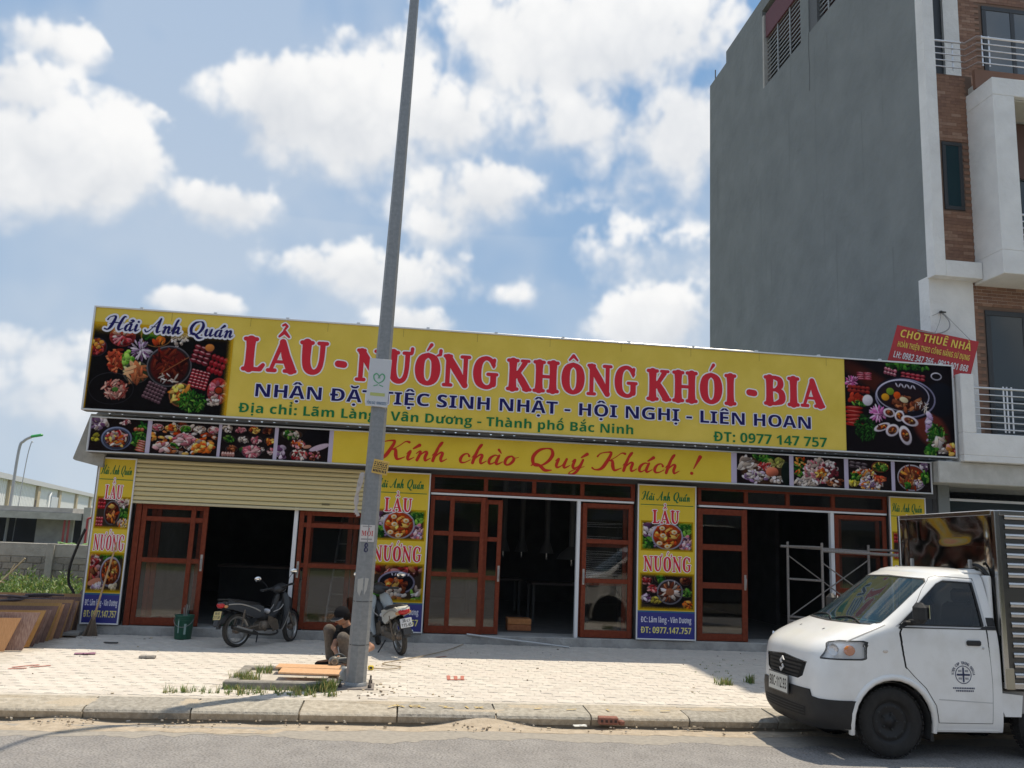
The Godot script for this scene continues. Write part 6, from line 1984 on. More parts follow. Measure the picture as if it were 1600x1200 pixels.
func build_tree_pit() -> void:
	var pit := thing("tree_pit", "empty concrete tree pit in the pavement left of the lamp post", "tree pit", Vector3(-1.28, 0.0, 3.4))
	var conc := mottled("pit_concrete", tone(0.20, 0.185, 0.165), tone(0.34, 0.315, 0.28), 0.6, 0.94, 0.8)
	obj("rim", one_slab(Vector3(-0.62, -0.1, 0.55), Vector3(0.62, 0.085, 0.67), 0.012), conc, pit)
	obj("rim", one_slab(Vector3(-0.62, -0.1, -0.67), Vector3(0.62, 0.06, -0.55), 0.012), conc, pit)
	obj("rim", one_slab(Vector3(-0.62, -0.1, -0.549), Vector3(-0.5, 0.058, 0.549), 0.012), conc, pit)
	obj("rim", one_slab(Vector3(0.5, -0.1, -0.549), Vector3(0.62, 0.058, 0.549), 0.012), conc, pit)
	obj("earth", one_slab(Vector3(-0.5, -0.2, -0.55), Vector3(0.5, -0.08, 0.55)), mottled("pit_earth", tone(0.055, 0.045, 0.032), tone(0.13, 0.11, 0.08), 0.4, 0.97, 1.0), pit)
	var deck := mottled("plank_orange", tone(0.55, 0.30, 0.15), tone(0.70, 0.44, 0.26), 0.5, 0.6, 0.3, 0.02)
	var p1 := tag(obj("wood_plank", one_box(Vector3.ZERO, Vector3(0.78, 0.022, 0.3), 0.004), deck), "orange wooden plank lying across the tree pit, the one nearer the road", "plank", "orange planks lying on the tree pit")
	p1.position = Vector3(-0.97, 0.105, 3.42)
	p1.rotation = Vector3(0.03, -0.03, -0.01)
	var p2 := tag(obj("wood_plank", one_box(Vector3.ZERO, Vector3(0.78, 0.022, 0.24), 0.004), deck), "orange wooden plank across the pit under the man's saw, nearer the shop", "plank", "orange planks lying on the tree pit")
	p2.position = Vector3(-1.06, 0.1, 3.02)
	p2.rotation = Vector3(0.02, -0.05, 0.0)
	var off := tag(obj("wood_offcut", one_box(Vector3.ZERO, Vector3(0.42, 0.018, 0.06), 0.003), plain("offcut", tone(0.50, 0.43, 0.33), 0.8)), "pale offcut lying on the earth inside the tree pit", "offcut")
	off.position = Vector3(-1.42, -0.045, 3.35)
	off.rotation.y = -0.12
	# grass along the pit and kerb
	var gr := Node3D.new()
	put(gr, "grass", self)
	tag(gr, "tufts of green grass round the tree pit and along the kerb", "grass")
	stuff(gr)
	var blade := [leaf_mat("blade_a", 0.075, 0.125, 0.03), leaf_mat("blade_b", 0.12, 0.175, 0.05), leaf_mat("blade_c", 0.27, 0.24, 0.12)]
	var tufts := []
	for t in [[-1.74, 3.62, 0.14, 0.13, 34], [-1.75, 4.0, 0.2, 0.07, 22], [-0.74, 4.13, 0.11, 0.15, 46], [-0.9, 4.2, 0.1, 0.1, 20], [-1.6, 3.0, 0.2, 0.1, 16], [4.35, 3.15, 0.16, 0.1, 22], [4.75, 3.0, 0.1, 0.12, 14], [4.6, 2.2, 0.5, 0.03, 10], [5.0, 1.4, 0.7, 0.03, 12]]:
		for i in t[4]:
			tufts.append([t[0] + rng.randfn() * t[2] * 0.5, t[1] + rng.randfn() * t[2] * 0.4, t[3]])
	for i in 85:
		tufts.append([rng.randf_range(-2.45, -0.6), 4.36 + rng.randfn() * 0.05, rng.randf_range(0.04, 0.11)])
	for i in 40:
		tufts.append([rng.randf_range(-1.9, -0.7), 4.12 + rng.randfn() * 0.03, rng.randf_range(0.04, 0.09)])
	for i in 26:
		tufts.append([rng.randf_range(-2.6, 3.9), rng.randf_range(2.2, 4.5), 0.022])
	var sts := [mb(), mb(), mb()]
	for t in tufts:
		for b in 7:
			var az := rng.randf() * TAU
			var h: float = t[2] * rng.randf_range(0.5, 1.2)
			var out := Vector3(cos(az), 0, sin(az)) * h * rng.randf_range(0.15, 0.75)
			var p := Vector3(t[0] + rng.randf_range(-0.02, 0.02), gy(t[1]) - 0.012, t[1] + rng.randf_range(-0.02, 0.02))
			var sd := Vector3(-sin(az), 0, cos(az)) * 0.0045
			var mid := p + out * 0.4 + Vector3(0, h * 0.6, 0)
			var s: SurfaceTool = sts[rng.randi() % 3]
			quad(s, p - sd, p + sd, mid + sd * 0.8, mid - sd * 0.8, Vector3(cos(az), 0.6, sin(az)))
			tri(s, mid - sd * 0.8, mid + sd * 0.8, p + out + Vector3(0, h, 0), Vector3(cos(az), 0.6, sin(az)))
	for k in 3:
		stuff(obj("blades", sts[k], blade[k], gr))
	# crumbs of mortar and leaves lying in the gutter and on the paving
	var crumbs := [mb(), mb(), mb()]
	for i in 300:
		var road := i % 3 != 0
		var x := rng.randf_range(-5.0, 6.0)
		var z := rng.randf_range(5.12, 5.5) if road else rng.randf_range(0.2, 4.5)
		if not road and rng.randf() < 0.5:
			x = -0.15 + rng.randfn() * 0.4
			z = 4.1 + rng.randfn() * 0.2
		if road and rng.randf() < 0.4:
			x = [-3.25, -2.05, 0.98][rng.randi() % 3] + rng.randfn() * 0.22
		var s := rng.randf_range(0.006, 0.022)
		box(crumbs[rng.randi() % 3], Vector3(x, (-0.105 if road else gy(z)) + s * 0.3, z), Vector3(s * rng.randf_range(1, 2.2), s * 0.7, s), s * 0.2, Basis(Vector3.UP, rng.randf() * TAU))
	for k in 3:
		var o := obj("debris", crumbs[k], [plain("crumb_grey", tone(0.34, 0.31, 0.27), 0.95), plain("crumb_tan", tone(0.46, 0.38, 0.27), 0.95), plain("crumb_dark", tone(0.24, 0.19, 0.14), 0.95)][k])
		tag(o, ["small grey crumbs of mortar scattered along the gutter and paving", "small tan crumbs of earth scattered along the gutter and paving", "small dark dry leaf bits scattered along the gutter and paving"][k], "debris")
		stuff(o)
# ---------------------------------------------------------------- the light truck
# The cab is one skin: s runs from the middle of the nose (0) round the corner (1) and along the side (1 + metres); y is height.
const CAB_N := 3.4
const CAB_D := 0.42

func table(y: float, rows: Array) -> float:
	for i in rows.size() - 1:
		if y <= rows[i + 1][0]:
			var t: float = clampf((y - rows[i][0]) / (rows[i + 1][0] - rows[i][0]), 0.0, 1.0)
			var m0: float = (rows[i + 1][1] - rows[maxi(i - 1, 0)][1]) / maxf(rows[i + 1][0] - rows[maxi(i - 1, 0)][0], 1e-4) * (rows[i + 1][0] - rows[i][0])
			var j := mini(i + 2, rows.size() - 1)
			var m1: float = (rows[j][1] - rows[i][1]) / maxf(rows[j][0] - rows[i][0], 1e-4) * (rows[i + 1][0] - rows[i][0])
			return rows[i][1] * (2 * t * t * t - 3 * t * t + 1) + m0 * (t * t * t - 2 * t * t + t) + rows[i + 1][1] * (-2 * t * t * t + 3 * t * t) + m1 * (t * t * t - t * t)
	return rows[-1][1]

func nose(y: float) -> float:
	return table(y, [[0.2, -0.66], [0.25, -0.71], [0.33, -0.76], [0.5, -0.775], [0.6, -0.77], [0.75, -0.76], [0.9, -0.742], [0.97, -0.715], [1.04, -0.645], [1.10, -0.535], [1.16, -0.40], [1.2, -0.295], [1.235, -0.205], [1.35, -0.03], [1.5, 0.17], [1.62, 0.325], [1.7, 0.43], [1.745, 0.52]])

func half(y: float) -> float:
	return table(y, [[0.12, 0.66], [0.3, 0.72], [0.5, 0.738], [0.8, 0.742], [1.1, 0.738], [1.21, 0.73], [1.45, 0.685], [1.65, 0.635], [1.72, 0.605], [1.745, 0.58]])

func cab_s_front(z: float, y: float) -> float:
	return asin(clampf(pow(absf(z) / half(y), CAB_N / 2.0), 0.0, 1.0)) / (PI / 2)

func cab_s_side(x: float, y: float) -> float:
	var u := (x - nose(y)) / CAB_D
	if u < 1.0:
		return acos(clampf(pow(1.0 - clampf(u, 0.0, 1.0), CAB_N / 2.0), 0.0, 1.0)) / (PI / 2)
	return 1.0 + x - nose(y) - CAB_D

func cab_at(s: float, y: float, off: float, sgn: float) -> Vector3:
	var w := half(y)
	var p: Vector3
	if s <= 1.0:
		var a := s * PI / 2
		p = Vector3(nose(y) + CAB_D * (1.0 - pow(maxf(cos(a), 0.0), 2.0 / CAB_N)), y, w * pow(maxf(sin(a), 0.0), 2.0 / CAB_N))
		var nx := -pow(maxf(cos(a), 0.0), 2.0 - 2.0 / CAB_N) / CAB_D
		var nz := pow(maxf(sin(a), 0.0), 2.0 - 2.0 / CAB_N) / w
		var n := Vector2(nx, nz).normalized() * off
		p += Vector3(n.x, 0, n.y)
	else:
		p = Vector3(nose(y) + CAB_D + s - 1.0, y, w + off)
	p.z *= sgn
	return p

func on_side(pts: Array) -> PackedVector2Array:         # (x, y) seen from the side -> (s, y)
	var out := PackedVector2Array()
	for i in pts.size():
		var a: Vector2 = pts[i]
		var b: Vector2 = pts[(i + 1) % pts.size()]
		var n := maxi(1, int(a.distance_to(b) / 0.04))
		for k in n:
			var p := a.lerp(b, float(k) / n)
			out.append(Vector2(cab_s_side(p.x, p.y), p.y))
	return out

func on_front(pts: Array) -> PackedVector2Array:        # (z, y) seen from the front -> (s, y)
	var out := PackedVector2Array()
	for i in pts.size():
		var a: Vector2 = pts[i]
		var b: Vector2 = pts[(i + 1) % pts.size()]
		var n := maxi(1, int(a.distance_to(b) / 0.04))
		for k in n:
			var p := a.lerp(b, float(k) / n)
			out.append(Vector2(cab_s_front(p.x, p.y), p.y))
	return out

func v2(rows: Array) -> Array:
	var out := []
	for r in rows:
		out.append(Vector2(r[0], r[1]))
	return out

# the part of the skin inside every polygon of keep (all of it when keep is empty) and outside those of cut
func skin(called: String, keep: Array, cut: Array, off: float, m: Material, parent: Node, signs := [1.0, -1.0], y0 := 0.25, y1 := 1.745, rear := 1.14) -> MeshInstance3D:
	var st := mb()
	st.set_smooth_group(1)
	var lo := Vector2(0, y0)
	var hi := Vector2(3.1, y1)
	if keep.size():
		lo = Vector2(9, 9)
		hi = Vector2(-9, -9)
		for p in keep[0]:
			lo = lo.min(p)
			hi = hi.max(p)
	var s := lo.x
	while s < hi.x - 1e-6:
		var ds := 0.0625 if s < 1.0 else 0.06
		var e := minf(s + ds, hi.x)
		if s < 1.0 and e > 1.0:
			e = 1.0
		var y := lo.y
		while y < hi.y - 1e-6:
			var f := minf(y + 0.03, hi.y)
			var cells := [PackedVector2Array([Vector2(s, y), Vector2(e, y), Vector2(e, f), Vector2(s, f)])]
			for k in keep:
				var nx := []
				for c in cells:
					nx += Geometry2D.intersect_polygons(c, k)
				cells = nx
			for k in cut:
				var nx := []
				for c in cells:
					for q in Geometry2D.clip_polygons(c, k):
						if not Geometry2D.is_polygon_clockwise(q):
							nx.append(q)
				cells = nx
			for c in cells:
				var ix := Geometry2D.triangulate_polygon(c)
				for i in range(0, ix.size(), 3):
					for g in signs:
						var p := []
						for j in 3:
							var q: Vector2 = c[ix[i + j]]
							var v := cab_at(q.x, q.y, off, g)
							v.x = minf(v.x, rear - 0.05 * smoothstep(0.95, 1.7, q.y))
							p.append(v)
						if (p[0] - p[1]).cross(p[0] - p[2]).length() > 1e-9:
							tri(st, p[0], p[1], p[2], (p[0] + p[1] + p[2]) / 3.0 - Vector3(0.6, 0.9, 0))
			y = f
		s = e
	return obj(called, st, m, parent)

func wheel(parent: Node, at: Vector3, r: float, wide: float, out_sign: float) -> void:
	var t := Transform3D(Basis(Vector3.RIGHT, Vector3(0, 0, out_sign), Vector3(0, -out_sign, 0)), Vector3.ZERO)
	var st := mb()
	var h := wide / 2
	lathe(st, [Vector2(r * 0.64, -h * 0.9), Vector2(r * 0.82, -h), Vector2(r * 0.95, -h * 0.86), Vector2(r, -h * 0.55), Vector2(r, h * 0.55), Vector2(r * 0.95, h * 0.86), Vector2(r * 0.82, h), Vector2(r * 0.66, h * 0.94), Vector2(r * 0.62, h * 0.8)], t, 36)
	var rubber := mottled("tyre_rubber", tone(0.011, 0.0105, 0.010), tone(0.028, 0.026, 0.024), 0.4, 0.85, 0.4)
	var w := obj("wheel", st, rubber, parent)
	w.position = at
	var tr := mb()
	for i in 40:
		var a := TAU * i / 40
		for k in [-0.28, 0.28]:
			box(tr, t * (Vector3(cos(a) * r, wide * k, sin(a) * r)), Vector3(0.012, 0.036, wide * 0.3), 0.003, t.basis * Basis(Vector3(cos(a), 0, sin(a)), Vector3(-sin(a), 0, cos(a)), Vector3(0, -1, 0)))
	obj("tread", tr, rubber, w)
	var rim := mb()
	var rr := r * 0.64
	lathe(rim, [Vector2(0.0, h * 0.5), Vector2(rr * 0.22, h * 0.52), Vector2(rr * 0.25, h * 0.34), Vector2(rr * 0.45, h * 0.3), Vector2(rr * 0.62, h * 0.62), Vector2(rr * 0.78, h * 0.62), Vector2(rr * 0.86, h * 0.35), Vector2(rr * 0.92, h * 0.7), Vector2(rr, h * 0.85), Vector2(rr * 1.03, h * 0.86)], t, 28)
	obj("rim", rim, plain("rim_dark", tone(0.022, 0.022, 0.023), 0.55, 0.4), w)
	var nuts := mb()
	for i in 5:
		var a := TAU * i / 5
		lathe(nuts, [Vector2(0.0, h * 0.5), Vector2(0.011, h * 0.5), Vector2(0.011, h * 0.28)], t * Transform3D(Basis.IDENTITY, Vector3(cos(a) * rr * 0.36, 0, sin(a) * rr * 0.36)), 6)
	for i in 10:
		var a := TAU * i / 10
		ball(nuts, t * Vector3(cos(a) * rr * 0.7, h * 0.625, sin(a) * rr * 0.7), Vector3(0.014, 0.014, 0.006), 8, 4)
	obj("wheel_nuts", nuts, plain("nut_dark", tone(0.025, 0.025, 0.025), 0.6), w)

func build_truck() -> void:
	var t := thing("delivery_truck", "small white delivery truck with a ribbed steel box at the kerb", "truck", Vector3(4.78, -0.12, 5.68))
	t.rotation.x = -0.018
	var white := plain("truck_white", tone(0.80, 0.80, 0.79), 0.28)
	white.albedo_texture = noise_tex("truck_grime", 0.01, [[0.0, Color(0.955, 0.95, 0.94)], [0.6, Color(1, 1, 1)], [1.0, Color(1, 1, 1)]], 6)
	white.uv1_triplanar = true
	white.uv1_scale = Vector3.ONE * 0.6
	white.clearcoat_enabled = true
	white.clearcoat = 0.7
	white.clearcoat_roughness = 0.08
	var black := mottled("bumper_black", tone(0.011, 0.011, 0.012), tone(0.022, 0.022, 0.023), 0.5, 0.6, 0.2)
	var gap := plain("shut_gap", tone(0.02, 0.02, 0.02), 0.9)
	var dark := plain("cab_dark", tone(0.025, 0.025, 0.027), 0.8)
	var rubber := plain("seal_black", tone(0.015, 0.015, 0.016), 0.55)
	var steel := plain("box_steel", tone(0.52, 0.51, 0.50), 0.16, 1.0)
	# outlines on the skin
	var arch := []
	for i in 21:
		var a := PI * 1.12 - (PI * 1.24) * i / 20.0
		arch.append(Vector2(cos(a) * 0.40 + 0.01, 0.32 + sin(a) * 0.40))
	arch.append(Vector2(0.37, 0.05))
	arch.append(Vector2(-0.36, 0.05))
	var arch_s := on_side(arch)
	var door := on_side(v2([[0.09, 1.205], [0.125, 0.98], [0.145, 0.84], [0.22, 0.76], [0.34, 0.65], [0.44, 0.49], [0.465, 0.33], [1.03, 0.33], [1.045, 0.7], [1.03, 1.215], [0.985, 1.705], [0.62, 1.72], [0.55, 1.70], [0.42, 1.57], [0.28, 1.39]]))
	var win := on_side(v2([[0.12, 1.245], [0.975, 1.245], [0.945, 1.655], [0.64, 1.665], [0.575, 1.635], [0.43, 1.515], [0.27, 1.37]]))
	var seal := Geometry2D.offset_polygon(win, 0.012)[0]
	var bump := on_side(v2([[-0.9, 0.2], [-0.33, 0.2], [-0.30, 0.30], [-0.34, 0.515], [-0.6, 0.53], [-0.72, 0.56], [-0.9, 0.56]]))
	var bump_all := PackedVector2Array([Vector2(0, 0.215), Vector2(cab_s_side(-0.34, 0.26), 0.26), Vector2(cab_s_side(-0.36, 0.35), 0.35), Vector2(cab_s_side(-0.345, 0.52), 0.52), Vector2(0.52, 0.52), Vector2(0.40, 0.53), Vector2(0.36, 0.59), Vector2(0.0, 0.59)])
	var grille := on_front(v2([[0.0, 0.665], [0.32, 0.665], [0.40, 0.70], [0.45, 0.83], [0.0, 0.865]]))
	var lamp := on_side(v2([[-0.66, 0.90], [-0.30, 0.905], [-0.265, 0.915], [-0.262, 1.055], [-0.30, 1.065], [-0.50, 1.06], [-0.575, 1.04]]))
	var shield := on_front(v2([[0.0, 1.222], [0.62, 1.232], [0.655, 1.255], [0.572, 1.65], [0.54, 1.678], [0.0, 1.695]]))
	# white skin
	skin("body", [], [arch_s, door, bump_all, grille, lamp, shield], 0.0, white, t)
	var rf := mb()
	rf.set_smooth_group(1)
	var ring := []
	for i in 33:
		var s := 2.0 * i / 32.0
		var q := cab_at(s if s < 1.0 else 1.0 + (s - 1.0) * 0.09, 1.745, 0.0, 1.0)
		ring.append(q)
	for sgn in [1.0, -1.0]:
		var prev := ring
		for lv in [[0.93, 0.022], [0.75, 0.045], [0.4, 0.058], [0.0, 0.062]]:
			var cur := []
			for q in ring:
				var c := Vector3(1.14, 1.745, 0)
				var w := Vector3(lerpf(1.14, q.x, lerpf(1.0, lv[0], 0.4)), 1.745 + lv[1], q.z * lv[0])
				cur.append(w)
			for i in 32:
				var m1 := Vector3(1, 1, sgn)
				quad(rf, prev[i] * m1, prev[i + 1] * m1, cur[i + 1] * m1, cur[i] * m1, Vector3(0, 1, 0))
			prev = cur
		var last := ring[32] as Vector3
		quad(rf, last * Vector3(1, 1, sgn), Vector3(1.14, 1.745, last.z * sgn), Vector3(1.14, 1.8, last.z * 0.75 * sgn), prev[32] + Vector3(0, -0.01, 0), Vector3(0, 1, 0))
	var roof := obj("roof", rf, white, t)
	# flat top joining the rolled edge to the back
	obj("roof_panel", one_slab(Vector3(0.92, 1.74, -0.575), Vector3(1.14, 1.785, 0.575), 0.02), white, t)
	obj("back_panel", one_slab(Vector3(1.10, 0.35, -0.70), Vector3(1.138, 1.74, 0.70), 0.01), white, t)
	skin("inner_liner", [], [shield, win, arch_s], -0.035, dark, t)
	for g in [1.0, -1.0]:
		skin("door", [Geometry2D.offset_polygon(door, -0.006)[0]], [seal], 0.003, white, t, [g])
	for g in [1.0, -1.0]:
		skin("window_seal", [seal], [win], 0.004, rubber, t, [g])
	var tint := make_glass("cab_glass", Color(0.03, 0.035, 0.04), 0.72, 0.02)
	for g in [1.0, -1.0]:
		skin("side_window", [win], [], -0.006, tint, t, [g])
	for g in [1.0, -1.0]:
		skin("quarter_cover", [on_side(v2([[0.125, 1.246], [0.32, 1.246], [0.31, 1.405], [0.27, 1.37]]))], [], 0.0, rubber, t, [g])
	for g in [1.0, -1.0]:
		skin("belt_strip", [on_side(v2([[0.09, 1.207], [1.135, 1.212], [1.135, 1.245], [0.118, 1.244]]))], [], 0.006, rubber, t, [g])
	for g in [1.0, -1.0]:
		skin("pillar_cover", [on_side(v2([[1.035, 1.246], [1.13, 1.246], [1.13, 1.33], [1.03, 1.33]]))], [], 0.003, rubber, t, [g])
	for g in [1.0, -1.0]:
		skin("window_trim", [Geometry2D.offset_polygon(seal, 0.014)[0]], [seal], 0.006, plain("trim_grey", tone(0.5, 0.5, 0.5), 0.35, 0.4), t, [g])
	var ws := make_glass("windscreen_glass", Color(0.20, 0.30, 0.33), 0.4, 0.015)
	skin("windscreen", [shield], [], -0.004, ws, t)
	skin("windscreen_seal", [Geometry2D.offset_polygon(shield, 0.012)[0]], [shield], 0.002, rubber, t)
	skin("front_bumper", [bump_all], [arch_s], 0.012, black, t)
	skin("air_intake", [on_front(v2([[0.0, 0.32], [0.44, 0.33], [0.46, 0.42], [0.0, 0.43]]))], [], 0.014, gap, t)
	for y in [0.345, 0.372, 0.4]:
		skin("intake_bar", [on_front(v2([[0.0, y], [0.44, y + 0.004], [0.44, y + 0.012], [0.0, y + 0.008]]))], [], 0.02, black, t)
	skin("grille", [grille], [], -0.02, gap, t)
	for i in 5:
		var y := 0.675 + i * 0.037
		skin("grille_bar", [on_front(v2([[0.0, y], [0.32 + i * 0.02, y], [0.325 + i * 0.02, y + 0.02], [0.0, y + 0.02]]))], [], 0.004, black, t)
	# badge: two mirrored strokes forming an angular S
	var badge := mb()
	var face := Transform3D(Basis(Vector3(0, 0, 1), Vector3(0.08, 1, 0).normalized(), Vector3(-1, 0.08, 0).normalized()), Vector3(nose(0.765) - 0.016, 0.765, 0.0))
	for k in [0, 1]:
		var turn := Transform3D(Basis(Vector3.BACK, PI * k), Vector3.ZERO)
		prism(badge, [Vector2(0.049, 0.041), Vector2(0.008, 0.078), Vector2(-0.049, 0.030), Vector2(-0.016, 0.000), Vector2(0.000, 0.015), Vector2(-0.019, 0.030), Vector2(0.011, 0.054), Vector2(0.030, 0.038)], 0.0, 0.01, face * turn)
	obj("badge", badge, plain("badge_chrome", tone(0.72, 0.72, 0.72), 0.3, 0.25), t)
	# number plate
	var pt := Transform3D(Basis(Vector3(0, 0, 1), Vector3(0.04, 1, 0).normalized(), Vector3(-1, 0.04, 0).normalized()), Vector3(nose(0.58) - 0.035, 0.58, -0.03))
	var np := obj("number_plate", one_box(pt.origin, Vector3(0.46, 0.19, 0.012), 0.004, pt.basis), plain("plate_frame", tone(0.08, 0.08, 0.08), 0.5), t)
	var pl := mb()
	box(pl, pt * Vector3(0, 0, 0.005), Vector3(0.435, 0.165, 0.006), 0.001, pt.basis)
	obj("plate_face", pl, plain("plate_white", tone(0.62, 0.62, 0.58), 0.6), np)
	print_line("lettering", "98C-112.93", "Droid Sans", Rect2(-0.2, -0.05, 0.4, 0.1), 0.0088, plain("plate_ink", tone(0.03, 0.03, 0.03), 0.6), np, pt)
	# headlights
	for g in [1.0, -1.0]:
		skin("headlight_rim", [Geometry2D.offset_polygon(lamp, 0.012)[0]], [lamp], 0.001, rubber, t, [g])
	for g in [1.0, -1.0]:
		var hl := skin("headlight", [lamp], [], -0.03, plain("lamp_bowl", tone(0.72, 0.72, 0.72), 0.35, 0.25), t, [g])
		skin("lens", [lamp], [], 0.0, make_glass("lamp_lens", Color(0.9, 0.92, 0.95), 0.16, 0.05), hl, [g])
		var c := cab_at(cab_s_side(-0.42, 0.98), 0.98, -0.016, g)
		var ind := mb()
		ball(ind, c, Vector3(0.06, 0.05, 0.012), 12, 6)
		obj("indicator", ind, plain("indicator_amber", tone(0.62, 0.20, 0.03), 0.25), hl)
		var c2 := cab_at(cab_s_side(-0.56, 0.98), 0.98, -0.02, g)
		var bulb := mb()
		lathe(bulb, [Vector2(0.06, 0.02), Vector2(0.05, -0.005), Vector2(0.02, -0.012), Vector2(0, -0.004)], axis_to(Vector3(-0.8, 0, 0.5 * g), c2), 14)
		obj("reflector", bulb, plain("reflector", tone(0.72, 0.72, 0.74), 0.08, 1.0), hl)
		# rounded lip over the wheel
		var lip := []
		for i in 17:
			var a := PI * 1.08 - PI * 1.14 * i / 16.0
			var p := Vector2(cos(a) * 0.425 + 0.01, 0.32 + sin(a) * 0.425)
			lip.append(cab_at(cab_s_side(p.x, p.y), p.y, -0.012, g))
		var ls := mb()
		tube(ls, lip, 0.032, 8)
		obj("wheel_arch", ls, white, t)
		var inner := mb()
		for i in 20:
			var a0 := PI * 1.1 - PI * 1.2 * i / 20.0
			var a1 := PI * 1.1 - PI * 1.2 * (i + 1) / 20.0
			quad(inner, Vector3(cos(a0) * 0.385, 0.31 + sin(a0) * 0.385, g * 0.2), Vector3(cos(a1) * 0.385, 0.31 + sin(a1) * 0.385, g * 0.2), Vector3(cos(a1) * 0.385, 0.31 + sin(a1) * 0.385, g * 0.73), Vector3(cos(a0) * 0.385, 0.31 + sin(a0) * 0.385, g * 0.73), -Vector3(cos(a0), sin(a0), 0))
		obj("wheel_well", inner, gap, t)
		# side repeater, door handle, lock, mirror
		var rp := mb()
		ball(rp, cab_at(cab_s_side(-0.06, 0.985), 0.985, 0.002, g), Vector3(0.028, 0.016, 0.01), 12, 6)
		obj("side_repeater", rp, plain("repeater_lens", tone(0.62, 0.56, 0.5), 0.2), t)
		var hd := mb()
		box(hd, Vector3(0.865, 1.085, (half(1.08) + 0.012) * g), Vector3(0.155, 0.05, 0.026), 0.012)
		obj("door_handle", hd, rubber, t)
		var lk := mb()
		ball(lk, Vector3(0.965, 1.04, (half(1.0) + 0.004) * g), Vector3(0.014, 0.014, 0.006), 10, 5)
		obj("door_lock", lk, plain("lock_steel", tone(0.5, 0.5, 0.5), 0.3, 0.9), t)
		var mr := mb()
		box(mr, Vector3(0.24, 1.36, (half(1.3) + 0.15) * g), Vector3(0.12, 0.2, 0.15), 0.045, Basis(Vector3.UP, 0.25 * g))
		tube(mr, [Vector3(0.22, 1.27, (half(1.27) - 0.01) * g), Vector3(0.24, 1.28, (half(1.27) + 0.1) * g), Vector3(0.25, 1.32, (half(1.3) + 0.13) * g)], 0.022, 8)
		box(mr, Vector3(0.215, 1.262, (half(1.26) + 0.015) * g), Vector3(0.13, 0.035, 0.05), 0.012)
		var mo := obj("wing_mirror", mr, black, t)
		obj("mirror_glass", one_box(Vector3(0.302, 1.375, (half(1.3) + 0.15) * g), Vector3(0.006, 0.13, 0.095), 0.0, Basis(Vector3.UP, 0.25 * g)), plain("mirror_glass", tone(0.7, 0.7, 0.7), 0.03, 1.0), mo)
		obj("side_sill", one_slab(Vector3(0.44, 0.245, minf(0.60 * g, 0.715 * g)), Vector3(1.12, 0.325, maxf(0.60 * g, 0.715 * g)), 0.02), white, t)
		obj("mud_flap", one_slab(Vector3(0.39, 0.16, minf(0.5 * g, 0.7 * g)), Vector3(0.42, 0.42, maxf(0.5 * g, 0.7 * g))), rubber, t)
	# seam lines pressed into the skin
	for g in [1.0, -1.0]:
		skin("bonnet_seam", [on_side(v2([[-0.44, 1.066], [-0.24, 1.15], [-0.03, 1.232], [-0.025, 1.226], [-0.235, 1.143], [-0.435, 1.06]]))], [], 0.002, plain("seam_grey", tone(0.22, 0.22, 0.22), 0.6), t, [g])
	for g in [1.0, -1.0]:
		skin("nozzle", [on_front(v2([[0.24, 1.14], [0.262, 1.14], [0.262, 1.15], [0.24, 1.15]]))], [], 0.006, rubber, t, [g])
	skin("bonnet_gap", [on_front(v2([[0.0, 0.872], [0.46, 0.838], [0.46, 0.832], [0.0, 0.866]]))], [], 0.002, gap, t)
	for g in [1.0, -1.0]:
		skin("door_crease", [on_side(v2([[0.47, 0.555], [1.03, 0.53], [1.03, 0.522], [0.47, 0.545]]))], [], 0.0045, plain("crease_grey", tone(0.5, 0.5, 0.5), 0.5), t, [g])
		skin("fender_gap", [on_side(v2([[0.088, 1.2], [0.115, 0.98], [0.135, 0.84], [0.155, 0.82], [0.135, 0.98], [0.096, 1.2]]))], [door], 0.001, gap, t, [g])
	# wipers
	for w in [[0.05, 0.52, 1.245], [-0.48, 0.02, 1.245]]:
		var pts := []
		for i in 7:
			var z: float = lerpf(w[0], w[1], i / 6.0)
			var y: float = w[2] + 0.035 * sin(PI * i / 6.0) - 0.02 * (i / 6.0)
			pts.append(cab_at(cab_s_front(z, y), y, 0.012, signf(z) if absf(z) > 1e-4 else 1.0))
		var st := mb()
		tube(st, pts, 0.009, 6)
		obj("wiper", st, rubber, t)
	# inside the cab
	obj("dashboard", one_slab(Vector3(-0.12, 0.95, -0.6), Vector3(0.3, 1.2, 0.6), 0.06), plain("dash_grey", tone(0.05, 0.055, 0.06), 0.7), t)
	var wheel_st := mb()
	var ringp := []
	var wt := Transform3D(Basis(Vector3.BACK, 0.9), Vector3(0.32, 1.2, 0.32))
	for i in 21:
		ringp.append(wt * Vector3(cos(TAU * i / 20) * 0.18, 0, sin(TAU * i / 20) * 0.18))
	tube(wheel_st, ringp, 0.013, 6, false)
	tube(wheel_st, [wt * Vector3(-0.18, 0, 0), wt * Vector3(0.18, 0, 0)], 0.012, 6)
	obj("steering_wheel", wheel_st, rubber, t)
	for z in [-0.32, 0.34]:
		var seat := mb()
		box(seat, Vector3(0.72, 0.85, z), Vector3(0.5, 0.14, 0.5), 0.05)
		box(seat, Vector3(0.96, 1.18, z), Vector3(0.12, 0.56, 0.46), 0.05, Basis(Vector3.BACK, -0.18))
		box(seat, Vector3(1.03, 1.52, z), Vector3(0.09, 0.15, 0.26), 0.035)
		obj("seat", seat, plain("seat_grey", tone(0.06, 0.06, 0.065), 0.9), t)
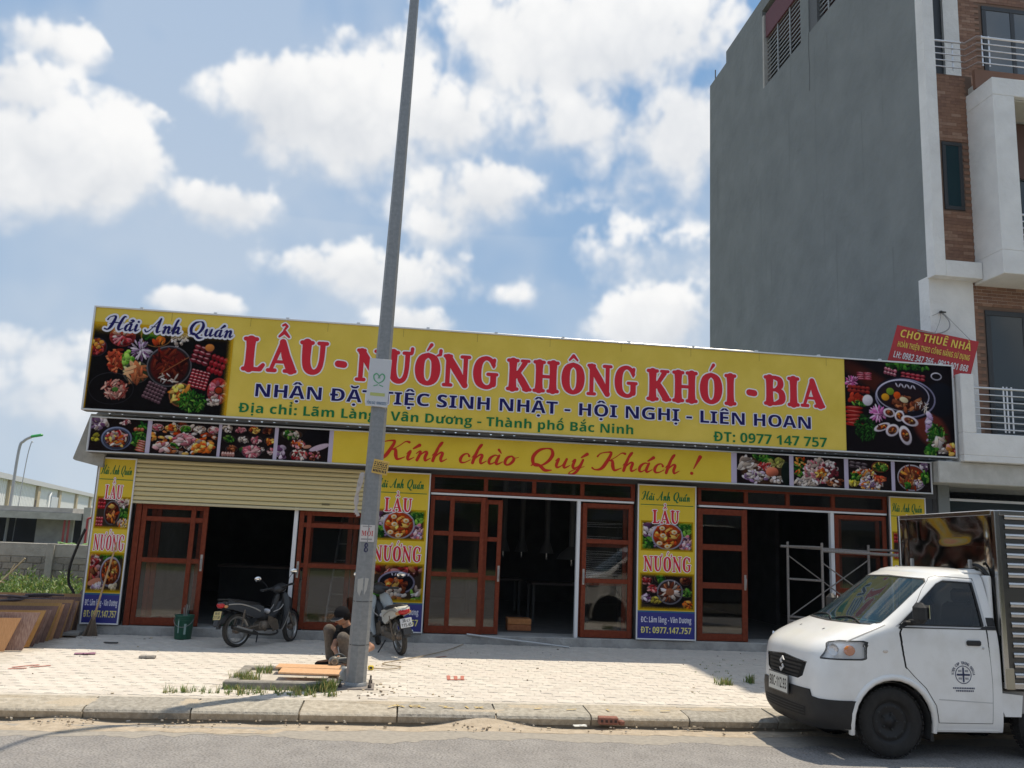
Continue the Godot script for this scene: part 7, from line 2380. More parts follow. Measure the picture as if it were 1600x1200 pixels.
	for p in [[0.06, 1.225, -0.28, 0.3, 0], [0.1, 1.232, -0.02, -0.2, 1], [0.08, 1.24, 0.18, 0.15, 1], [0.04, 1.222, -0.42, -0.3, 2]]:
		obj("paper", one_box(Vector3(p[0], p[1], p[2]), Vector3(0.16, 0.004, 0.26), 0.0, Basis(Vector3.UP, p[3]) * Basis(Vector3.BACK, -0.12)), [plain("paper_pale", tone(0.45, 0.55, 0.5), 0.7), plain("paper_cyan", tone(0.16, 0.52, 0.50), 0.7), plain("paper_green", tone(0.25, 0.5, 0.35), 0.7)][p[4]], t)
	# emblem and print on the door
	var dt := Transform3D(Basis.IDENTITY, Vector3(0.735, 0.785, half(0.785) + 0.006))
	var ink := plain("door_ink", tone(0.03, 0.04, 0.10), 0.5)
	var v := PackedVector3Array()
	for i in 28:
		var a := TAU * i / 28
		var b := TAU * (i + 1) / 28
		for p in capsule(Vector3(cos(a) * 0.082, sin(a) * 0.082, 0.0035), Vector3(cos(b) * 0.082, sin(b) * 0.082, 0.0035)):
			v.append(Vector3(p.x, p.y, 0.0001 * (i % 2)))
	for c in [[-0.062, 0, 0.062, 0], [0, -0.062, 0, 0.062]]:
		for p in capsule(Vector3(c[0], c[1], 0.009), Vector3(c[2], c[3], 0.009)):
			v.append(Vector3(p.x, p.y, 0.0003))
	for q in [[-0.035, 0.035], [0.035, 0.035], [-0.035, -0.035], [0.035, -0.035]]:
		for k in 3:
			for p in capsule(Vector3(q[0] - 0.012 + k * 0.012, q[1] - 0.008, 0.0028), Vector3(q[0] - 0.012 + k * 0.012, q[1] + 0.008, 0.0028)):
				v.append(Vector3(p.x, p.y, 0.0))
	obj("door_emblem", flat_mesh(v, dt), ink, t)
	var word := "VIỆN CÁP TRỌNG NGHĨA"
	for i in word.length():
		if word[i] == " ":
			continue
		var a := PI * 0.98 - PI * 0.96 * i / (word.length() - 1.0)
		var lt := dt * Transform3D(Basis(Vector3.BACK, a - PI / 2), Vector3(cos(a) * 0.098, sin(a) * 0.098, 0))
		var s := word[i]
		var plain_ch: String = {"Ệ": "E", "Á": "A", "Ọ": "O", "Ĩ": "I"}.get(s, s)
		print_line("lettering", plain_ch, "Droid Sans", Rect2(-0.0085 if plain_ch != "I" else -0.003, 0, 0.017 if plain_ch != "I" else 0.006, 0.026), 0.0, ink, t, lt)
	for r in [[-0.125, 0.115, 0.014, 13], [-0.15, 0.085, 0.014, 9]]:
		var x: float = -r[1]
		while x < r[1]:
			var w: float = 2 * r[1] / r[3] * 0.7
			picture("door_print", 0.735 + x, 0.785 + r[0] - r[2] / 2, 0.735 + x + w, 0.785 + r[0] + r[2] / 2, half(0.785) + 0.0062, ink, t)
			x += 2 * r[1] / r[3]
	# wheels and running gear
	wheel(t, Vector3(0.0, 0.325, 0.62), 0.325, 0.17, 1.0)
	wheel(t, Vector3(0.0, 0.325, -0.47), 0.325, 0.165, -1.0)
	wheel(t, Vector3(1.66, 0.325, 0.62), 0.325, 0.165, 1.0)
	wheel(t, Vector3(1.66, 0.325, -0.47), 0.325, 0.165, -1.0)
	var ch := mb()
	slab(ch, Vector3(-0.6, 0.28, 0.3), Vector3(3.4, 0.42, 0.38))
	slab(ch, Vector3(-0.6, 0.28, -0.38), Vector3(3.4, 0.42, -0.3))
	slab(ch, Vector3(-0.5, 0.2, -0.3), Vector3(1.1, 0.36, 0.3))
	tube(ch, [Vector3(0, 0.305, -0.4), Vector3(0, 0.305, 0.6)], 0.045, 8)
	tube(ch, [Vector3(1.68, 0.305, -0.4), Vector3(1.68, 0.305, 0.6)], 0.055, 8)
	obj("chassis", ch, gap, t)
	obj("bed", one_slab(Vector3(1.17, 0.42, -0.86), Vector3(3.5, 0.64, 0.7), 0.01), plain("bed_grey", tone(0.30, 0.29, 0.27), 0.7), t)
	var br := mb()
	prism(br, [Vector2(1.16, 0.40), Vector2(1.33, 0.40), Vector2(1.36, 0.60), Vector2(1.14, 0.62), Vector2(1.13, 0.72), Vector2(1.1, 0.72), Vector2(1.12, 0.5)], 0.70, 0.735)
	obj("bracket", br, white, t)
	# the steel box
	var wavy := plain("box_front_steel", tone(0.42, 0.40, 0.37), 0.10, 1.0)
	wavy.normal_enabled = true
	wavy.normal_texture = bump_tex("steel_waves", 0.006, 10.0, 2, 256)
	wavy.normal_scale = 0.9
	wavy.uv1_triplanar = true
	wavy.uv1_scale = Vector3.ONE * 0.7
	var x0 := 1.16
	var y0 := 0.68
	var y1 := 2.395
	var zn := 0.77
	var zf := -0.95
	obj("box_front", one_slab(Vector3(x0, y0, zf + 0.03), Vector3(x0 + 0.02, y1 - 0.03, zn - 0.03)), wavy, t)
	var core := mb()
	slab(core, Vector3(x0 + 0.021, y0, zf + 0.012), Vector3(3.5, y1 - 0.012, zn - 0.012))
	obj("box_wall", core, plain("box_wall_steel", tone(0.13, 0.13, 0.13), 0.3, 1.0), t)
	var edge := mb()
	slab(edge, Vector3(x0 - 0.006, y0 - 0.02, zn - 0.045), Vector3(x0 + 0.05, y1, zn + 0.012), 0.008)
	slab(edge, Vector3(x0 - 0.006, y0 - 0.02, zf - 0.012), Vector3(x0 + 0.05, y1, zf + 0.04), 0.008)
	slab(edge, Vector3(x0 - 0.005, y1 - 0.05, zf + 0.04), Vector3(x0 + 0.05, y1 + 0.005, zn - 0.045), 0.008)
	slab(edge, Vector3(x0 + 0.05, y1 - 0.05, zn - 0.04), Vector3(3.5, y1 + 0.004, zn + 0.008), 0.008)
	slab(edge, Vector3(x0 + 0.05, y0 - 0.02, zn - 0.04), Vector3(3.5, y0 + 0.04, zn + 0.008), 0.008)
	obj("box_edge", edge, steel, t)
	for k in 17:
		var y := 0.755 + k * 0.0965
		if k == 8:
			continue
		var st := mb()
		prism(st, [Vector2(0.0, 0.0), Vector2(0.014, 0.012), Vector2(0.02, 0.03), Vector2(0.014, 0.05), Vector2(0.0, 0.066)], 0, 2.2, Transform3D(Basis(Vector3(0, 0, 1), Vector3.UP, Vector3(-1, 0, 0)), Vector3(3.47, y - 0.0, zn - 0.012)), true)
		obj("box_rib", st, steel, t)
	var rod_st := mb()
	tube(rod_st, curve([Vector3(1.06, 1.84, 0.45), Vector3(1.1, 1.82, 0.6), Vector3(1.17, 1.6, 0.69), Vector3(1.17, 1.2, 0.72), Vector3(1.18, 0.8, 0.73)]), 0.018, 7)
	obj("snorkel_hose", rod_st, rubber, t)
	for z in [-0.5, 0.52]:
		obj("roof_lug", one_box(Vector3(1.04, 1.85, z), Vector3(0.04, 0.09, 0.03), 0.008), plain("lug_grey", tone(0.3, 0.3, 0.3), 0.5, 0.5), t)
	obj("corner_bracket", one_slab(Vector3(1.16, 0.66, 0.735), Vector3(1.25, 0.86, 0.79), 0.006), plain("bracket_tan", tone(0.40, 0.34, 0.24), 0.6), t)
# ---------------------------------------------------------------- motorbikes
func bike_wheel(parent: Node, at: Vector3, steer: float) -> void:
	var r := 0.285
	var b := Basis(Vector3.UP, steer)
	var t := Transform3D(b * Basis(Vector3.RIGHT, Vector3(0, 0, 1), Vector3(0, -1, 0)), Vector3.ZERO)
	var st := mb()
	lathe(st, [Vector2(r - 0.062, -0.03), Vector2(r - 0.03, -0.042), Vector2(r - 0.008, -0.03), Vector2(r, 0.0), Vector2(r - 0.008, 0.03), Vector2(r - 0.03, 0.042), Vector2(r - 0.062, 0.03)], t, 32)
	var w := obj("wheel", st, mottled("bike_tyre", tone(0.022, 0.020, 0.018), tone(0.065, 0.058, 0.05), 0.3, 0.9, 0.4), parent)
	w.position = at
	var rim := mb()
	lathe(rim, [Vector2(r - 0.056, -0.034), Vector2(r - 0.07, -0.034), Vector2(r - 0.085, -0.018), Vector2(r - 0.09, 0.0), Vector2(r - 0.085, 0.018), Vector2(r - 0.07, 0.034), Vector2(r - 0.056, 0.034)], t, 32)
	obj("rim", rim, plain("bike_rim", tone(0.42, 0.41, 0.39), 0.3, 0.9), w)
	var sp := mb()
	for i in 18:
		var a := TAU * i / 18
		var s := 1.0 if i % 2 else -1.0
		tube(sp, [t * Vector3(cos(a + 0.35 * s) * 0.035, s * 0.022, sin(a + 0.35 * s) * 0.035), t * Vector3(cos(a) * (r - 0.08), 0, sin(a) * (r - 0.08))], 0.0022, 4, false)
	obj("spokes", sp, plain("spoke", tone(0.38, 0.37, 0.35), 0.35, 0.9), w)
	var hub := mb()
	lathe(hub, [Vector2(0.0, -0.06), Vector2(0.02, -0.06), Vector2(0.055, -0.035), Vector2(0.06, 0.0), Vector2(0.055, 0.035), Vector2(0.02, 0.06), Vector2(0.0, 0.06)], t, 16)
	obj("hub", hub, plain("bike_hub", tone(0.2, 0.16, 0.13), 0.55, 0.6), w)

# x forward, y up, rear axle at x = 0
func make_bike(label: String, at: Vector3, yaw: float, lean: float, steer: float, body: Material, dark: Material, shield: Material, plate: Material, lines: Array, size: float) -> Node3D:
	var t := thing("motorbike", label, "motorbike", at, 0.0, "motorbikes parked before the shop")
	t.basis = Basis(Vector3.UP, yaw) * Basis(Vector3.RIGHT, lean) * Basis.from_scale(Vector3.ONE * size)
	var black := plain("bike_black", tone(0.018, 0.018, 0.019), 0.4)
	var chrome := plain("bike_chrome", tone(0.5, 0.5, 0.49), 0.2, 1.0)
	var alloy := mottled("bike_alloy", tone(0.10, 0.078, 0.06), tone(0.27, 0.235, 0.195), 0.2, 0.6, 0.3, 0.02, 0.5)
	bike_wheel(t, Vector3(0, 0.285, 0), 0.0)
	var pivot := Vector3(0.98, 0.74, 0)
	var sb := Basis(Vector3(-0.42, 1, 0).normalized(), steer)
	var fw := pivot + sb * (Vector3(1.22, 0.285, 0) - pivot)
	bike_wheel(t, fw, steer)
	var f := func(p: Vector3) -> Vector3: return pivot + sb * (p - pivot)
	var fork := mb()
	for z in [-0.075, 0.075]:
		tube(fork, [f.call(Vector3(1.0, 0.70, z)), f.call(Vector3(1.14, 0.42, z)), f.call(Vector3(1.22, 0.28, z))], [0.018, 0.024, 0.022], 8)
	obj("fork", fork, alloy, t)
	var ff := mb()
	ff.set_smooth_group(1)
	for i in 14:
		var q := []
		for e in [[i, -1], [i + 1, -1], [i + 1, 1], [i, 1]]:
			var a: float = lerpf(-0.35, 2.35, e[0] / 14.0)
			q.append(f.call(Vector3(1.22 + cos(a) * 0.315, 0.285 + sin(a) * 0.315, e[1] * 0.06)))
		quad(ff, q[0], q[1], q[2], q[3], f.call(Vector3(1.22 + cos(0.5) * 0.4, 0.6, 0)) - f.call(Vector3(1.22, 0.285, 0)))
	obj("front_fender", ff, body, t)
	# handlebar cowl, headlight, grips, mirrors
	var cowl := mb()
	ball(cowl, f.call(Vector3(0.97, 0.97, 0)), Vector3(0.13, 0.085, 0.13), 14, 8, sb * Basis(Vector3.BACK, 0.5))
	box(cowl, f.call(Vector3(0.92, 0.98, 0)), Vector3(0.1, 0.06, 0.36), 0.025, sb)
	obj("handlebar_cowl", cowl, dark, t)
	var hl := mb()
	ball(hl, f.call(Vector3(1.06, 0.955, 0)), Vector3(0.035, 0.06, 0.085), 12, 6, sb)
	obj("headlight", hl, plain("bike_lamp", tone(0.6, 0.62, 0.65), 0.1, 0.2), t)
	for z in [-1.0, 1.0]:
		var grip := mb()
		tube(grip, [f.call(Vector3(0.92, 0.985, 0.16 * z)), f.call(Vector3(0.86, 0.99, 0.33 * z))], 0.018, 8)
		obj("grip", grip, black, t)
		var lever := mb()
		tube(lever, [f.call(Vector3(0.95, 0.98, 0.17 * z)), f.call(Vector3(0.93, 0.975, 0.32 * z))], 0.007, 6)
		obj("lever", lever, chrome, t)
		var mir := mb()
		tube(mir, curve([f.call(Vector3(0.92, 1.0, 0.2 * z)), f.call(Vector3(0.9, 1.1, 0.24 * z)), f.call(Vector3(0.9, 1.17, 0.32 * z))], 4), 0.006, 6)
		ball(mir, f.call(Vector3(0.89, 1.2, 0.36 * z)), Vector3(0.018, 0.048, 0.068), 12, 8, sb)
		var mo := obj("mirror", mir, black, t)
		var mg := mb()
		lathe(mg, [Vector2(0.0, 0.0), Vector2(0.042, 0.0), Vector2(0.046, -0.004)], Transform3D(sb * Basis(Vector3.BACK, PI / 2 + 0.25) * Basis.from_scale(Vector3(1, 1, 1.45)), f.call(Vector3(0.871, 1.2, 0.36 * z))), 16)
		obj("mirror_glass", mg, plain("bike_mirror", tone(0.8, 0.82, 0.85), 0.03, 1.0), mo)
	# leg shields either side of the steering head
	for z in [-1.0, 1.0]:
		var ls := mb()
		tube(ls, curve([Vector3(0.97, 0.88, 0.07 * z), Vector3(0.97, 0.76, 0.13 * z), Vector3(0.95, 0.6, 0.17 * z), Vector3(0.90, 0.42, 0.17 * z), Vector3(0.83, 0.25, 0.15 * z)], 4), [0.04, 0.06, 0.078, 0.088, 0.094, 0.097, 0.096, 0.092, 0.086, 0.08, 0.074, 0.068, 0.06, 0.052, 0.044, 0.034, 0.022], 12, true, 1, 0.34)
		obj("leg_shield", ls, shield, t)
		var le := mb()
		tube(le, curve([Vector3(1.03, 0.8, 0.11 * z), Vector3(1.035, 0.62, 0.155 * z), Vector3(0.975, 0.42, 0.165 * z), Vector3(0.88, 0.24, 0.145 * z)], 4), 0.009, 6)
		tube(le, curve([Vector3(0.72, 0.56, 0.1 * z), Vector3(0.84, 0.6, 0.12 * z), Vector3(0.92, 0.68, 0.13 * z)], 4), 0.008, 6)
		obj("shield_trim", le, plain("bike_trim_pale", tone(0.45, 0.43, 0.40), 0.3, 0.3), t)
		var ip := mb()
		prism(ip, [Vector2(0.60, 0.50), Vector2(0.80, 0.42), Vector2(0.84, 0.26), Vector2(0.70, 0.22), Vector2(0.58, 0.40)], 0.105 * z, 0.118 * z)
		obj("engine_cover", ip, mottled("bike_dusty", tone(0.05, 0.038, 0.028), tone(0.15, 0.115, 0.08), 0.25, 0.8, 0.3), t)
	var front := mb()
	tube(front, curve([Vector3(1.07, 0.8, 0), Vector3(1.09, 0.66, 0), Vector3(1.02, 0.5, 0)], 4), [0.07, 0.1, 0.12, 0.12, 0.12, 0.12, 0.11, 0.09, 0.07], 12)
	obj("front_cover", front, dark, t)
	var spine := mb()
	tube(spine, curve([Vector3(0.97, 0.7, 0), Vector3(0.82, 0.52, 0), Vector3(0.62, 0.46, 0), Vector3(0.42, 0.55, 0)], 4), [0.06, 0.06, 0.06, 0.065, 0.07, 0.075, 0.08, 0.08, 0.08, 0.08, 0.085, 0.09, 0.09], 10)
	obj("frame_cover", spine, dark, t)
	# seat and tail
	var seat := mb()
	seat.set_smooth_group(1)
	var prof := [[-0.24, 0.80, 0.07], [-0.18, 0.815, 0.105], [0.0, 0.80, 0.125], [0.18, 0.765, 0.13], [0.34, 0.745, 0.11], [0.46, 0.72, 0.07], [0.50, 0.70, 0.03]]
	var rings := []
	for p in prof:
		var ring := []
		for k in 12:
			var a := TAU * k / 12
			ring.append(Vector3(p[0], p[1] - 0.045 + sin(a) * (0.05 if sin(a) > 0 else 0.035), cos(a) * p[2]))
		rings.append(ring)
	for i in rings.size() - 1:
		for k in 12:
			quad(seat, rings[i][k], rings[i][(k + 1) % 12], rings[i + 1][(k + 1) % 12], rings[i + 1][k], rings[i][k] - Vector3(prof[i][0], prof[i][1] - 0.045, 0))
	obj("seat", seat, black, t)
	for z in [-1.0, 1.0]:
		var sc := mb()
		prism(sc, [Vector2(-0.33, 0.76), Vector2(-0.30, 0.66), Vector2(-0.16, 0.63), Vector2(0.12, 0.55), Vector2(0.36, 0.46), Vector2(0.5, 0.50), Vector2(0.5, 0.66), Vector2(0.3, 0.71), Vector2(0.0, 0.755), Vector2(-0.2, 0.78)], 0.06 * z, 0.105 * z)
		obj("side_cover", sc, body, t)
		var tr := mb()
		tube(tr, curve([Vector3(-0.26, 0.72, 0.108 * z), Vector3(0.0, 0.715, 0.115 * z), Vector3(0.28, 0.64, 0.112 * z), Vector3(0.42, 0.58, 0.108 * z)], 4), 0.012, 6, true, 1, 0.4)
		obj("side_trim", tr, plain("bike_trim_pale", tone(0.45, 0.43, 0.40), 0.3, 0.3), t)
		var rail := mb()
		tube(rail, curve([Vector3(-0.05, 0.77, 0.14 * z), Vector3(-0.25, 0.80, 0.13 * z), Vector3(-0.36, 0.81, 0.06 * z), Vector3(-0.37, 0.81, 0.0)], 4), 0.011, 6)
		obj("grab_rail", rail, black, t)
		var sh := mb()
		tube(sh, [Vector3(0.02, 0.30, 0.1 * z), Vector3(0.09, 0.62, 0.1 * z)], 0.016, 8)
		for i in 9:
			var c := Vector3(0.02, 0.30, 0.1 * z).lerp(Vector3(0.09, 0.62, 0.1 * z), 0.28 + i * 0.07)
			lathe(sh, [Vector2(0.016, -0.006), Vector2(0.027, 0.0), Vector2(0.016, 0.006)], axis_to(Vector3(0.07, 0.32, 0), c), 10)
		obj("shock_absorber", sh, alloy, t)
		var peg := mb()
		tube(peg, [Vector3(0.55, 0.27, 0.08 * z), Vector3(0.55, 0.27, 0.27 * z)], 0.016, 8)
		obj("footpeg", peg, black, t)
		var ind := mb()
		ball(ind, Vector3(-0.30, 0.69, 0.09 * z), Vector3(0.035, 0.028, 0.04), 10, 6)
		obj("indicator", ind, plain("bike_indicator", tone(0.55, 0.28, 0.12), 0.25), t)
	var tail := mb()
	ball(tail, Vector3(-0.34, 0.715, 0), Vector3(0.055, 0.055, 0.095), 14, 8)
	obj("tail_light", tail, plain("tail_red", tone(0.42, 0.015, 0.02), 0.15), t)
	var cap := mb()
	ball(cap, Vector3(-0.27, 0.74, 0), Vector3(0.12, 0.055, 0.115), 14, 8)
	obj("tail_cover", cap, body, t)
	var rfen := mb()
	rfen.set_smooth_group(1)
	for i in 14:
		var q := []
		for e in [[i, -1], [i + 1, -1], [i + 1, 1], [i, 1]]:
			var a: float = lerpf(0.7, 3.05, e[0] / 14.0)
			var rr: float = 0.33 + (0.05 if e[0] > 12 else 0.0)
			q.append(Vector3(cos(a) * rr, 0.285 + sin(a) * rr, e[1] * 0.065))
		quad(rfen, q[0], q[1], q[2], q[3], Vector3(-0.3, 0.7, 0))
	obj("rear_fender", rfen, dark, t)
	var flap := mb()
	prism(flap, [Vector2(-0.32, 0.60), Vector2(-0.38, 0.62), Vector2(-0.45, 0.38), Vector2(-0.41, 0.36)], -0.06, 0.06)
	obj("mud_flap", flap, dark, t)
	var pt := Transform3D(Basis(Vector3(0, 0, 1), Vector3(0.22, 0.97, 0).normalized(), Vector3(-0.97, 0.22, 0).normalized()), Vector3(-0.405, 0.545, 0))
	var pl := obj("number_plate", one_box(pt.origin, Vector3(0.19, 0.14, 0.006), 0.002, pt.basis), plate, t)
	print_line("lettering", lines[0], "Droid Sans", Rect2(-0.06, 0.012, 0.12, 0.045), 0.0045, plain("plate_ink", tone(0.03, 0.03, 0.03), 0.6), pl, pt)
	print_line("lettering", lines[1], "Droid Sans", Rect2(-0.08, -0.055, 0.16, 0.05), 0.0045, plain("plate_ink", tone(0.03, 0.03, 0.03), 0.6), pl, pt)
	# engine, exhaust on the right (+z), chain case on the left
	var eng := mb()
	box(eng, Vector3(0.55, 0.33, 0), Vector3(0.24, 0.17, 0.2), 0.04)
	for i in 6:
		box(eng, Vector3(0.70 + i * 0.022, 0.35, 0), Vector3(0.009, 0.15, 0.15), 0.004)
	lathe(eng, [Vector2(0.0, 0.13), Vector2(0.075, 0.13), Vector2(0.085, 0.09), Vector2(0.085, 0.0)], Transform3D(Basis(Vector3.RIGHT, Vector3(0, 0, 1), Vector3(0, -1, 0)), Vector3(0.53, 0.33, 0)), 18)
	lathe(eng, [Vector2(0.0, 0.13), Vector2(0.075, 0.13), Vector2(0.085, 0.09), Vector2(0.085, 0.0)], Transform3D(Basis(Vector3.RIGHT, Vector3(0, 0, -1), Vector3(0, 1, 0)), Vector3(0.53, 0.33, 0)), 18)
	obj("engine", eng, alloy, t)
	var ex := mb()
	tube(ex, curve([Vector3(0.80, 0.30, 0.05), Vector3(0.83, 0.2, 0.09), Vector3(0.68, 0.165, 0.11), Vector3(0.42, 0.19, 0.12), Vector3(0.3, 0.215, 0.125)], 4), 0.018, 8)
	tube(ex, [Vector3(0.34, 0.205, 0.125), Vector3(0.24, 0.235, 0.128), Vector3(-0.1, 0.325, 0.13), Vector3(-0.19, 0.35, 0.13)], [0.03, 0.046, 0.05, 0.04], 12)
	obj("exhaust", ex, plain("bike_exhaust", tone(0.07, 0.068, 0.065), 0.35, 0.7), t)
	var guard := mb()
	tube(guard, [Vector3(0.2, 0.265, 0.175), Vector3(-0.14, 0.36, 0.178)], [0.026, 0.022], 8, true, 1, 0.5)
	obj("exhaust_guard", guard, chrome, t)
	var cc := mb()
	tube(cc, [Vector3(0.0, 0.29, -0.09), Vector3(0.42, 0.3, -0.1)], [0.06, 0.05], 10, true, 1, 0.5)
	tube(cc, [Vector3(0.0, 0.29, 0.085), Vector3(0.4, 0.34, 0.09)], 0.018, 8)
	obj("swing_arm", cc, alloy, t)
	var stand := mb()
	tube(stand, [Vector3(0.42, 0.2, -0.1), Vector3(0.34, 0.05, -0.26), Vector3(0.31, 0.02, -0.29)], 0.011, 7)
	tube(stand, [Vector3(0.4, 0.2, 0.07), Vector3(0.33, 0.06, 0.12)], 0.013, 7)
	obj("stand", stand, black, t)
	var tank := mb()
	ball(tank, Vector3(0.64, 0.57, 0.0), Vector3(0.05, 0.05, 0.1), 10, 6)
	obj("white_pouch", tank, plain("pouch_white", tone(0.5, 0.5, 0.52), 0.6), t)
	return t

func build_motorbikes() -> void:
	var b1 := make_bike("black motorbike with a yellow number plate before the left-hand doorway", Vector3(-2.32, 0.046, 1.0), 0.85, -0.10, 0.42, plain("bike_dark_paint", tone(0.025, 0.025, 0.028), 0.22), plain("bike_dark_plastic", tone(0.022, 0.022, 0.024), 0.45), plain("bike_shield_dark", tone(0.02, 0.02, 0.021), 0.3), plain("plate_yellow", tone(0.55, 0.46, 0.2), 0.6), ["98-H3", "217.60"], 0.86)
	var b2 := make_bike("white motorbike with a red tail light parked behind the lamp post", Vector3(0.10, 0.042, 1.36), 1.90, -0.16, -0.35, plain("bike_cream", tone(0.60, 0.585, 0.53), 0.3), plain("bike_dark_plastic", tone(0.022, 0.022, 0.024), 0.45), plain("bike_shield_grey", tone(0.40, 0.44, 0.46), 0.35), plain("plate_pale", tone(0.56, 0.57, 0.58), 0.6), ["38-L1", "115.45"], 0.93)
	b1.get_child(0).set_meta("kind", "thing")
	b1.get_child(0).remove_meta("kind")
	b2.get_child(0).remove_meta("kind")

# ---------------------------------------------------------------- the crouching man
# surface nets over tapered capsules [a, b, ra, rb] joined with a smooth minimum
func nets(bones: Array, cell: float, k: float) -> SurfaceTool:
	var lo := Vector3(1e9, 1e9, 1e9)
	var hi := -lo
	for b in bones:
		var r := maxf(b[2], b[3]) + k + cell * 2
		lo = lo.min(b[0].min(b[1]) - Vector3.ONE * r)
		hi = hi.max(b[0].max(b[1]) + Vector3.ONE * r)
	var n := Vector3i(((hi - lo) / cell).ceil()) + Vector3i.ONE
	var field := PackedFloat32Array()
	field.resize(n.x * n.y * n.z)
	field.fill(1.0)
	for b in bones:
		var a: Vector3 = b[0]
		var ab: Vector3 = b[1] - a
		var ll := maxf(ab.length_squared(), 1e-9)
		var ra: float = b[2]
		var rb: float = b[3]
		var r := maxf(ra, rb) + k + cell * 2
		var i0 := Vector3i(((a.min(b[1]) - Vector3.ONE * r - lo) / cell).floor()).clamp(Vector3i.ZERO, n - Vector3i.ONE)
		var i1 := Vector3i(((a.max(b[1]) + Vector3.ONE * r - lo) / cell).ceil()).clamp(Vector3i.ZERO, n - Vector3i.ONE)
		for z in range(i0.z, i1.z + 1):
			for y in range(i0.y, i1.y + 1):
				for x in range(i0.x, i1.x + 1):
					var p := lo + Vector3(x, y, z) * cell
					var t := clampf((p - a).dot(ab) / ll, 0.0, 1.0)
					var d := (p - a - ab * t).length() - lerpf(ra, rb, t)
					var at := x + n.x * (y + n.y * z)
					var o := field[at]
					var h := clampf(0.5 + 0.5 * (o - d) / k, 0.0, 1.0)
					field[at] = lerpf(o, d, h) - k * h * (1.0 - h)
	var st := mb()
	st.set_smooth_group(1)
	var vert := {}
	var step := [1, n.x, n.x * n.y]
	for z in n.z - 1:
		for y in n.y - 1:
			for x in n.x - 1:
				var at := x + n.x * (y + n.y * z)
				var any := false
				var all := true
				for c in 8:
					if field[at + (c & 1) + n.x * ((c >> 1) & 1) + step[2] * (c >> 2)] < 0.0:
						any = true
					else:
						all = false
				if any and not all:
					var sum := Vector3.ZERO
					var cnt := 0
					for e in 12:
						var ax := e / 4
						var u: int = (ax + 1) % 3
						var v: int = (ax + 2) % 3
						var p := Vector3i.ZERO
						p[u] = e & 1
						p[v] = (e >> 1) & 1
						var q := p
						q[ax] = 1
						var f0 := field[at + p.x + n.x * p.y + step[2] * p.z]
						var f1 := field[at + q.x + n.x * q.y + step[2] * q.z]
						if (f0 < 0.0) != (f1 < 0.0):
							sum += Vector3(p).lerp(Vector3(q), f0 / (f0 - f1))
							cnt += 1
					vert[at] = lo + (Vector3(x, y, z) + sum / cnt) * cell
	for at in vert:
		for ax in 3:
			var f0 := field[at]
			var f1 := field[at + step[ax]]
			if (f0 < 0.0) != (f1 < 0.0):
				var u: int = step[(ax + 1) % 3]
				var v: int = step[(ax + 2) % 3]
				if vert.has(at - u) and vert.has(at - v) and vert.has(at - u - v):
					var dir := Vector3.ZERO
					dir[ax] = 1.0 if f0 < 0.0 else -1.0
					quad(st, vert[at], vert[at - u], vert[at - u - v], vert[at - v], dir)
	return st

func hand_bones(wrist: Vector3, along: Vector3, palm: Vector3, side: float) -> Array:
	var f := along.normalized()
	var n := (palm - f * palm.dot(f)).normalized()           # the way the palm looks
	var s := f.cross(n) * side
	var out := [[wrist, wrist + f * 0.03, 0.021, 0.024], [wrist + f * 0.03 + s * 0.018, wrist + f * 0.075 + s * 0.024, 0.016, 0.014], [wrist + f * 0.03 - s * 0.016, wrist + f * 0.07 - s * 0.024, 0.016, 0.014], [wrist + f * 0.03, wrist + f * 0.08, 0.017, 0.015]]
	var lens := [0.068, 0.078, 0.072, 0.056]
	for i in 4:
		var p := wrist + f * (0.085 - 0.004 * absf(i - 1.3)) + s * (0.028 - 0.0187 * i)
		var l: float = lens[i]
		var d := f
		for j in 3:
			d = (d * cos(0.55) + n * sin(0.55)).normalized() if d.dot(n) < 0.9 else d
			var q: Vector3 = p + d * l * [0.46, 0.30, 0.24][j]
			out.append([p, q, [0.0092, 0.0085, 0.008][j], [0.0085, 0.008, 0.0072][j]])
			p = q
	var th := wrist + f * 0.03 + s * 0.026
	var k1 := th + (f * 0.6 + s * 0.6 + n * 0.45).normalized() * 0.036
	var k2 := k1 + (f * 0.75 + n * 0.65 + s * 0.05).normalized() * 0.03
	out.append([th, k1, 0.013, 0.0105])
	out.append([k1, k2, 0.0105, 0.0092])
	out.append([k2, k2 + (f * 0.6 + n * 0.8 - s * 0.2).normalized() * 0.024, 0.0092, 0.0078])
	return out

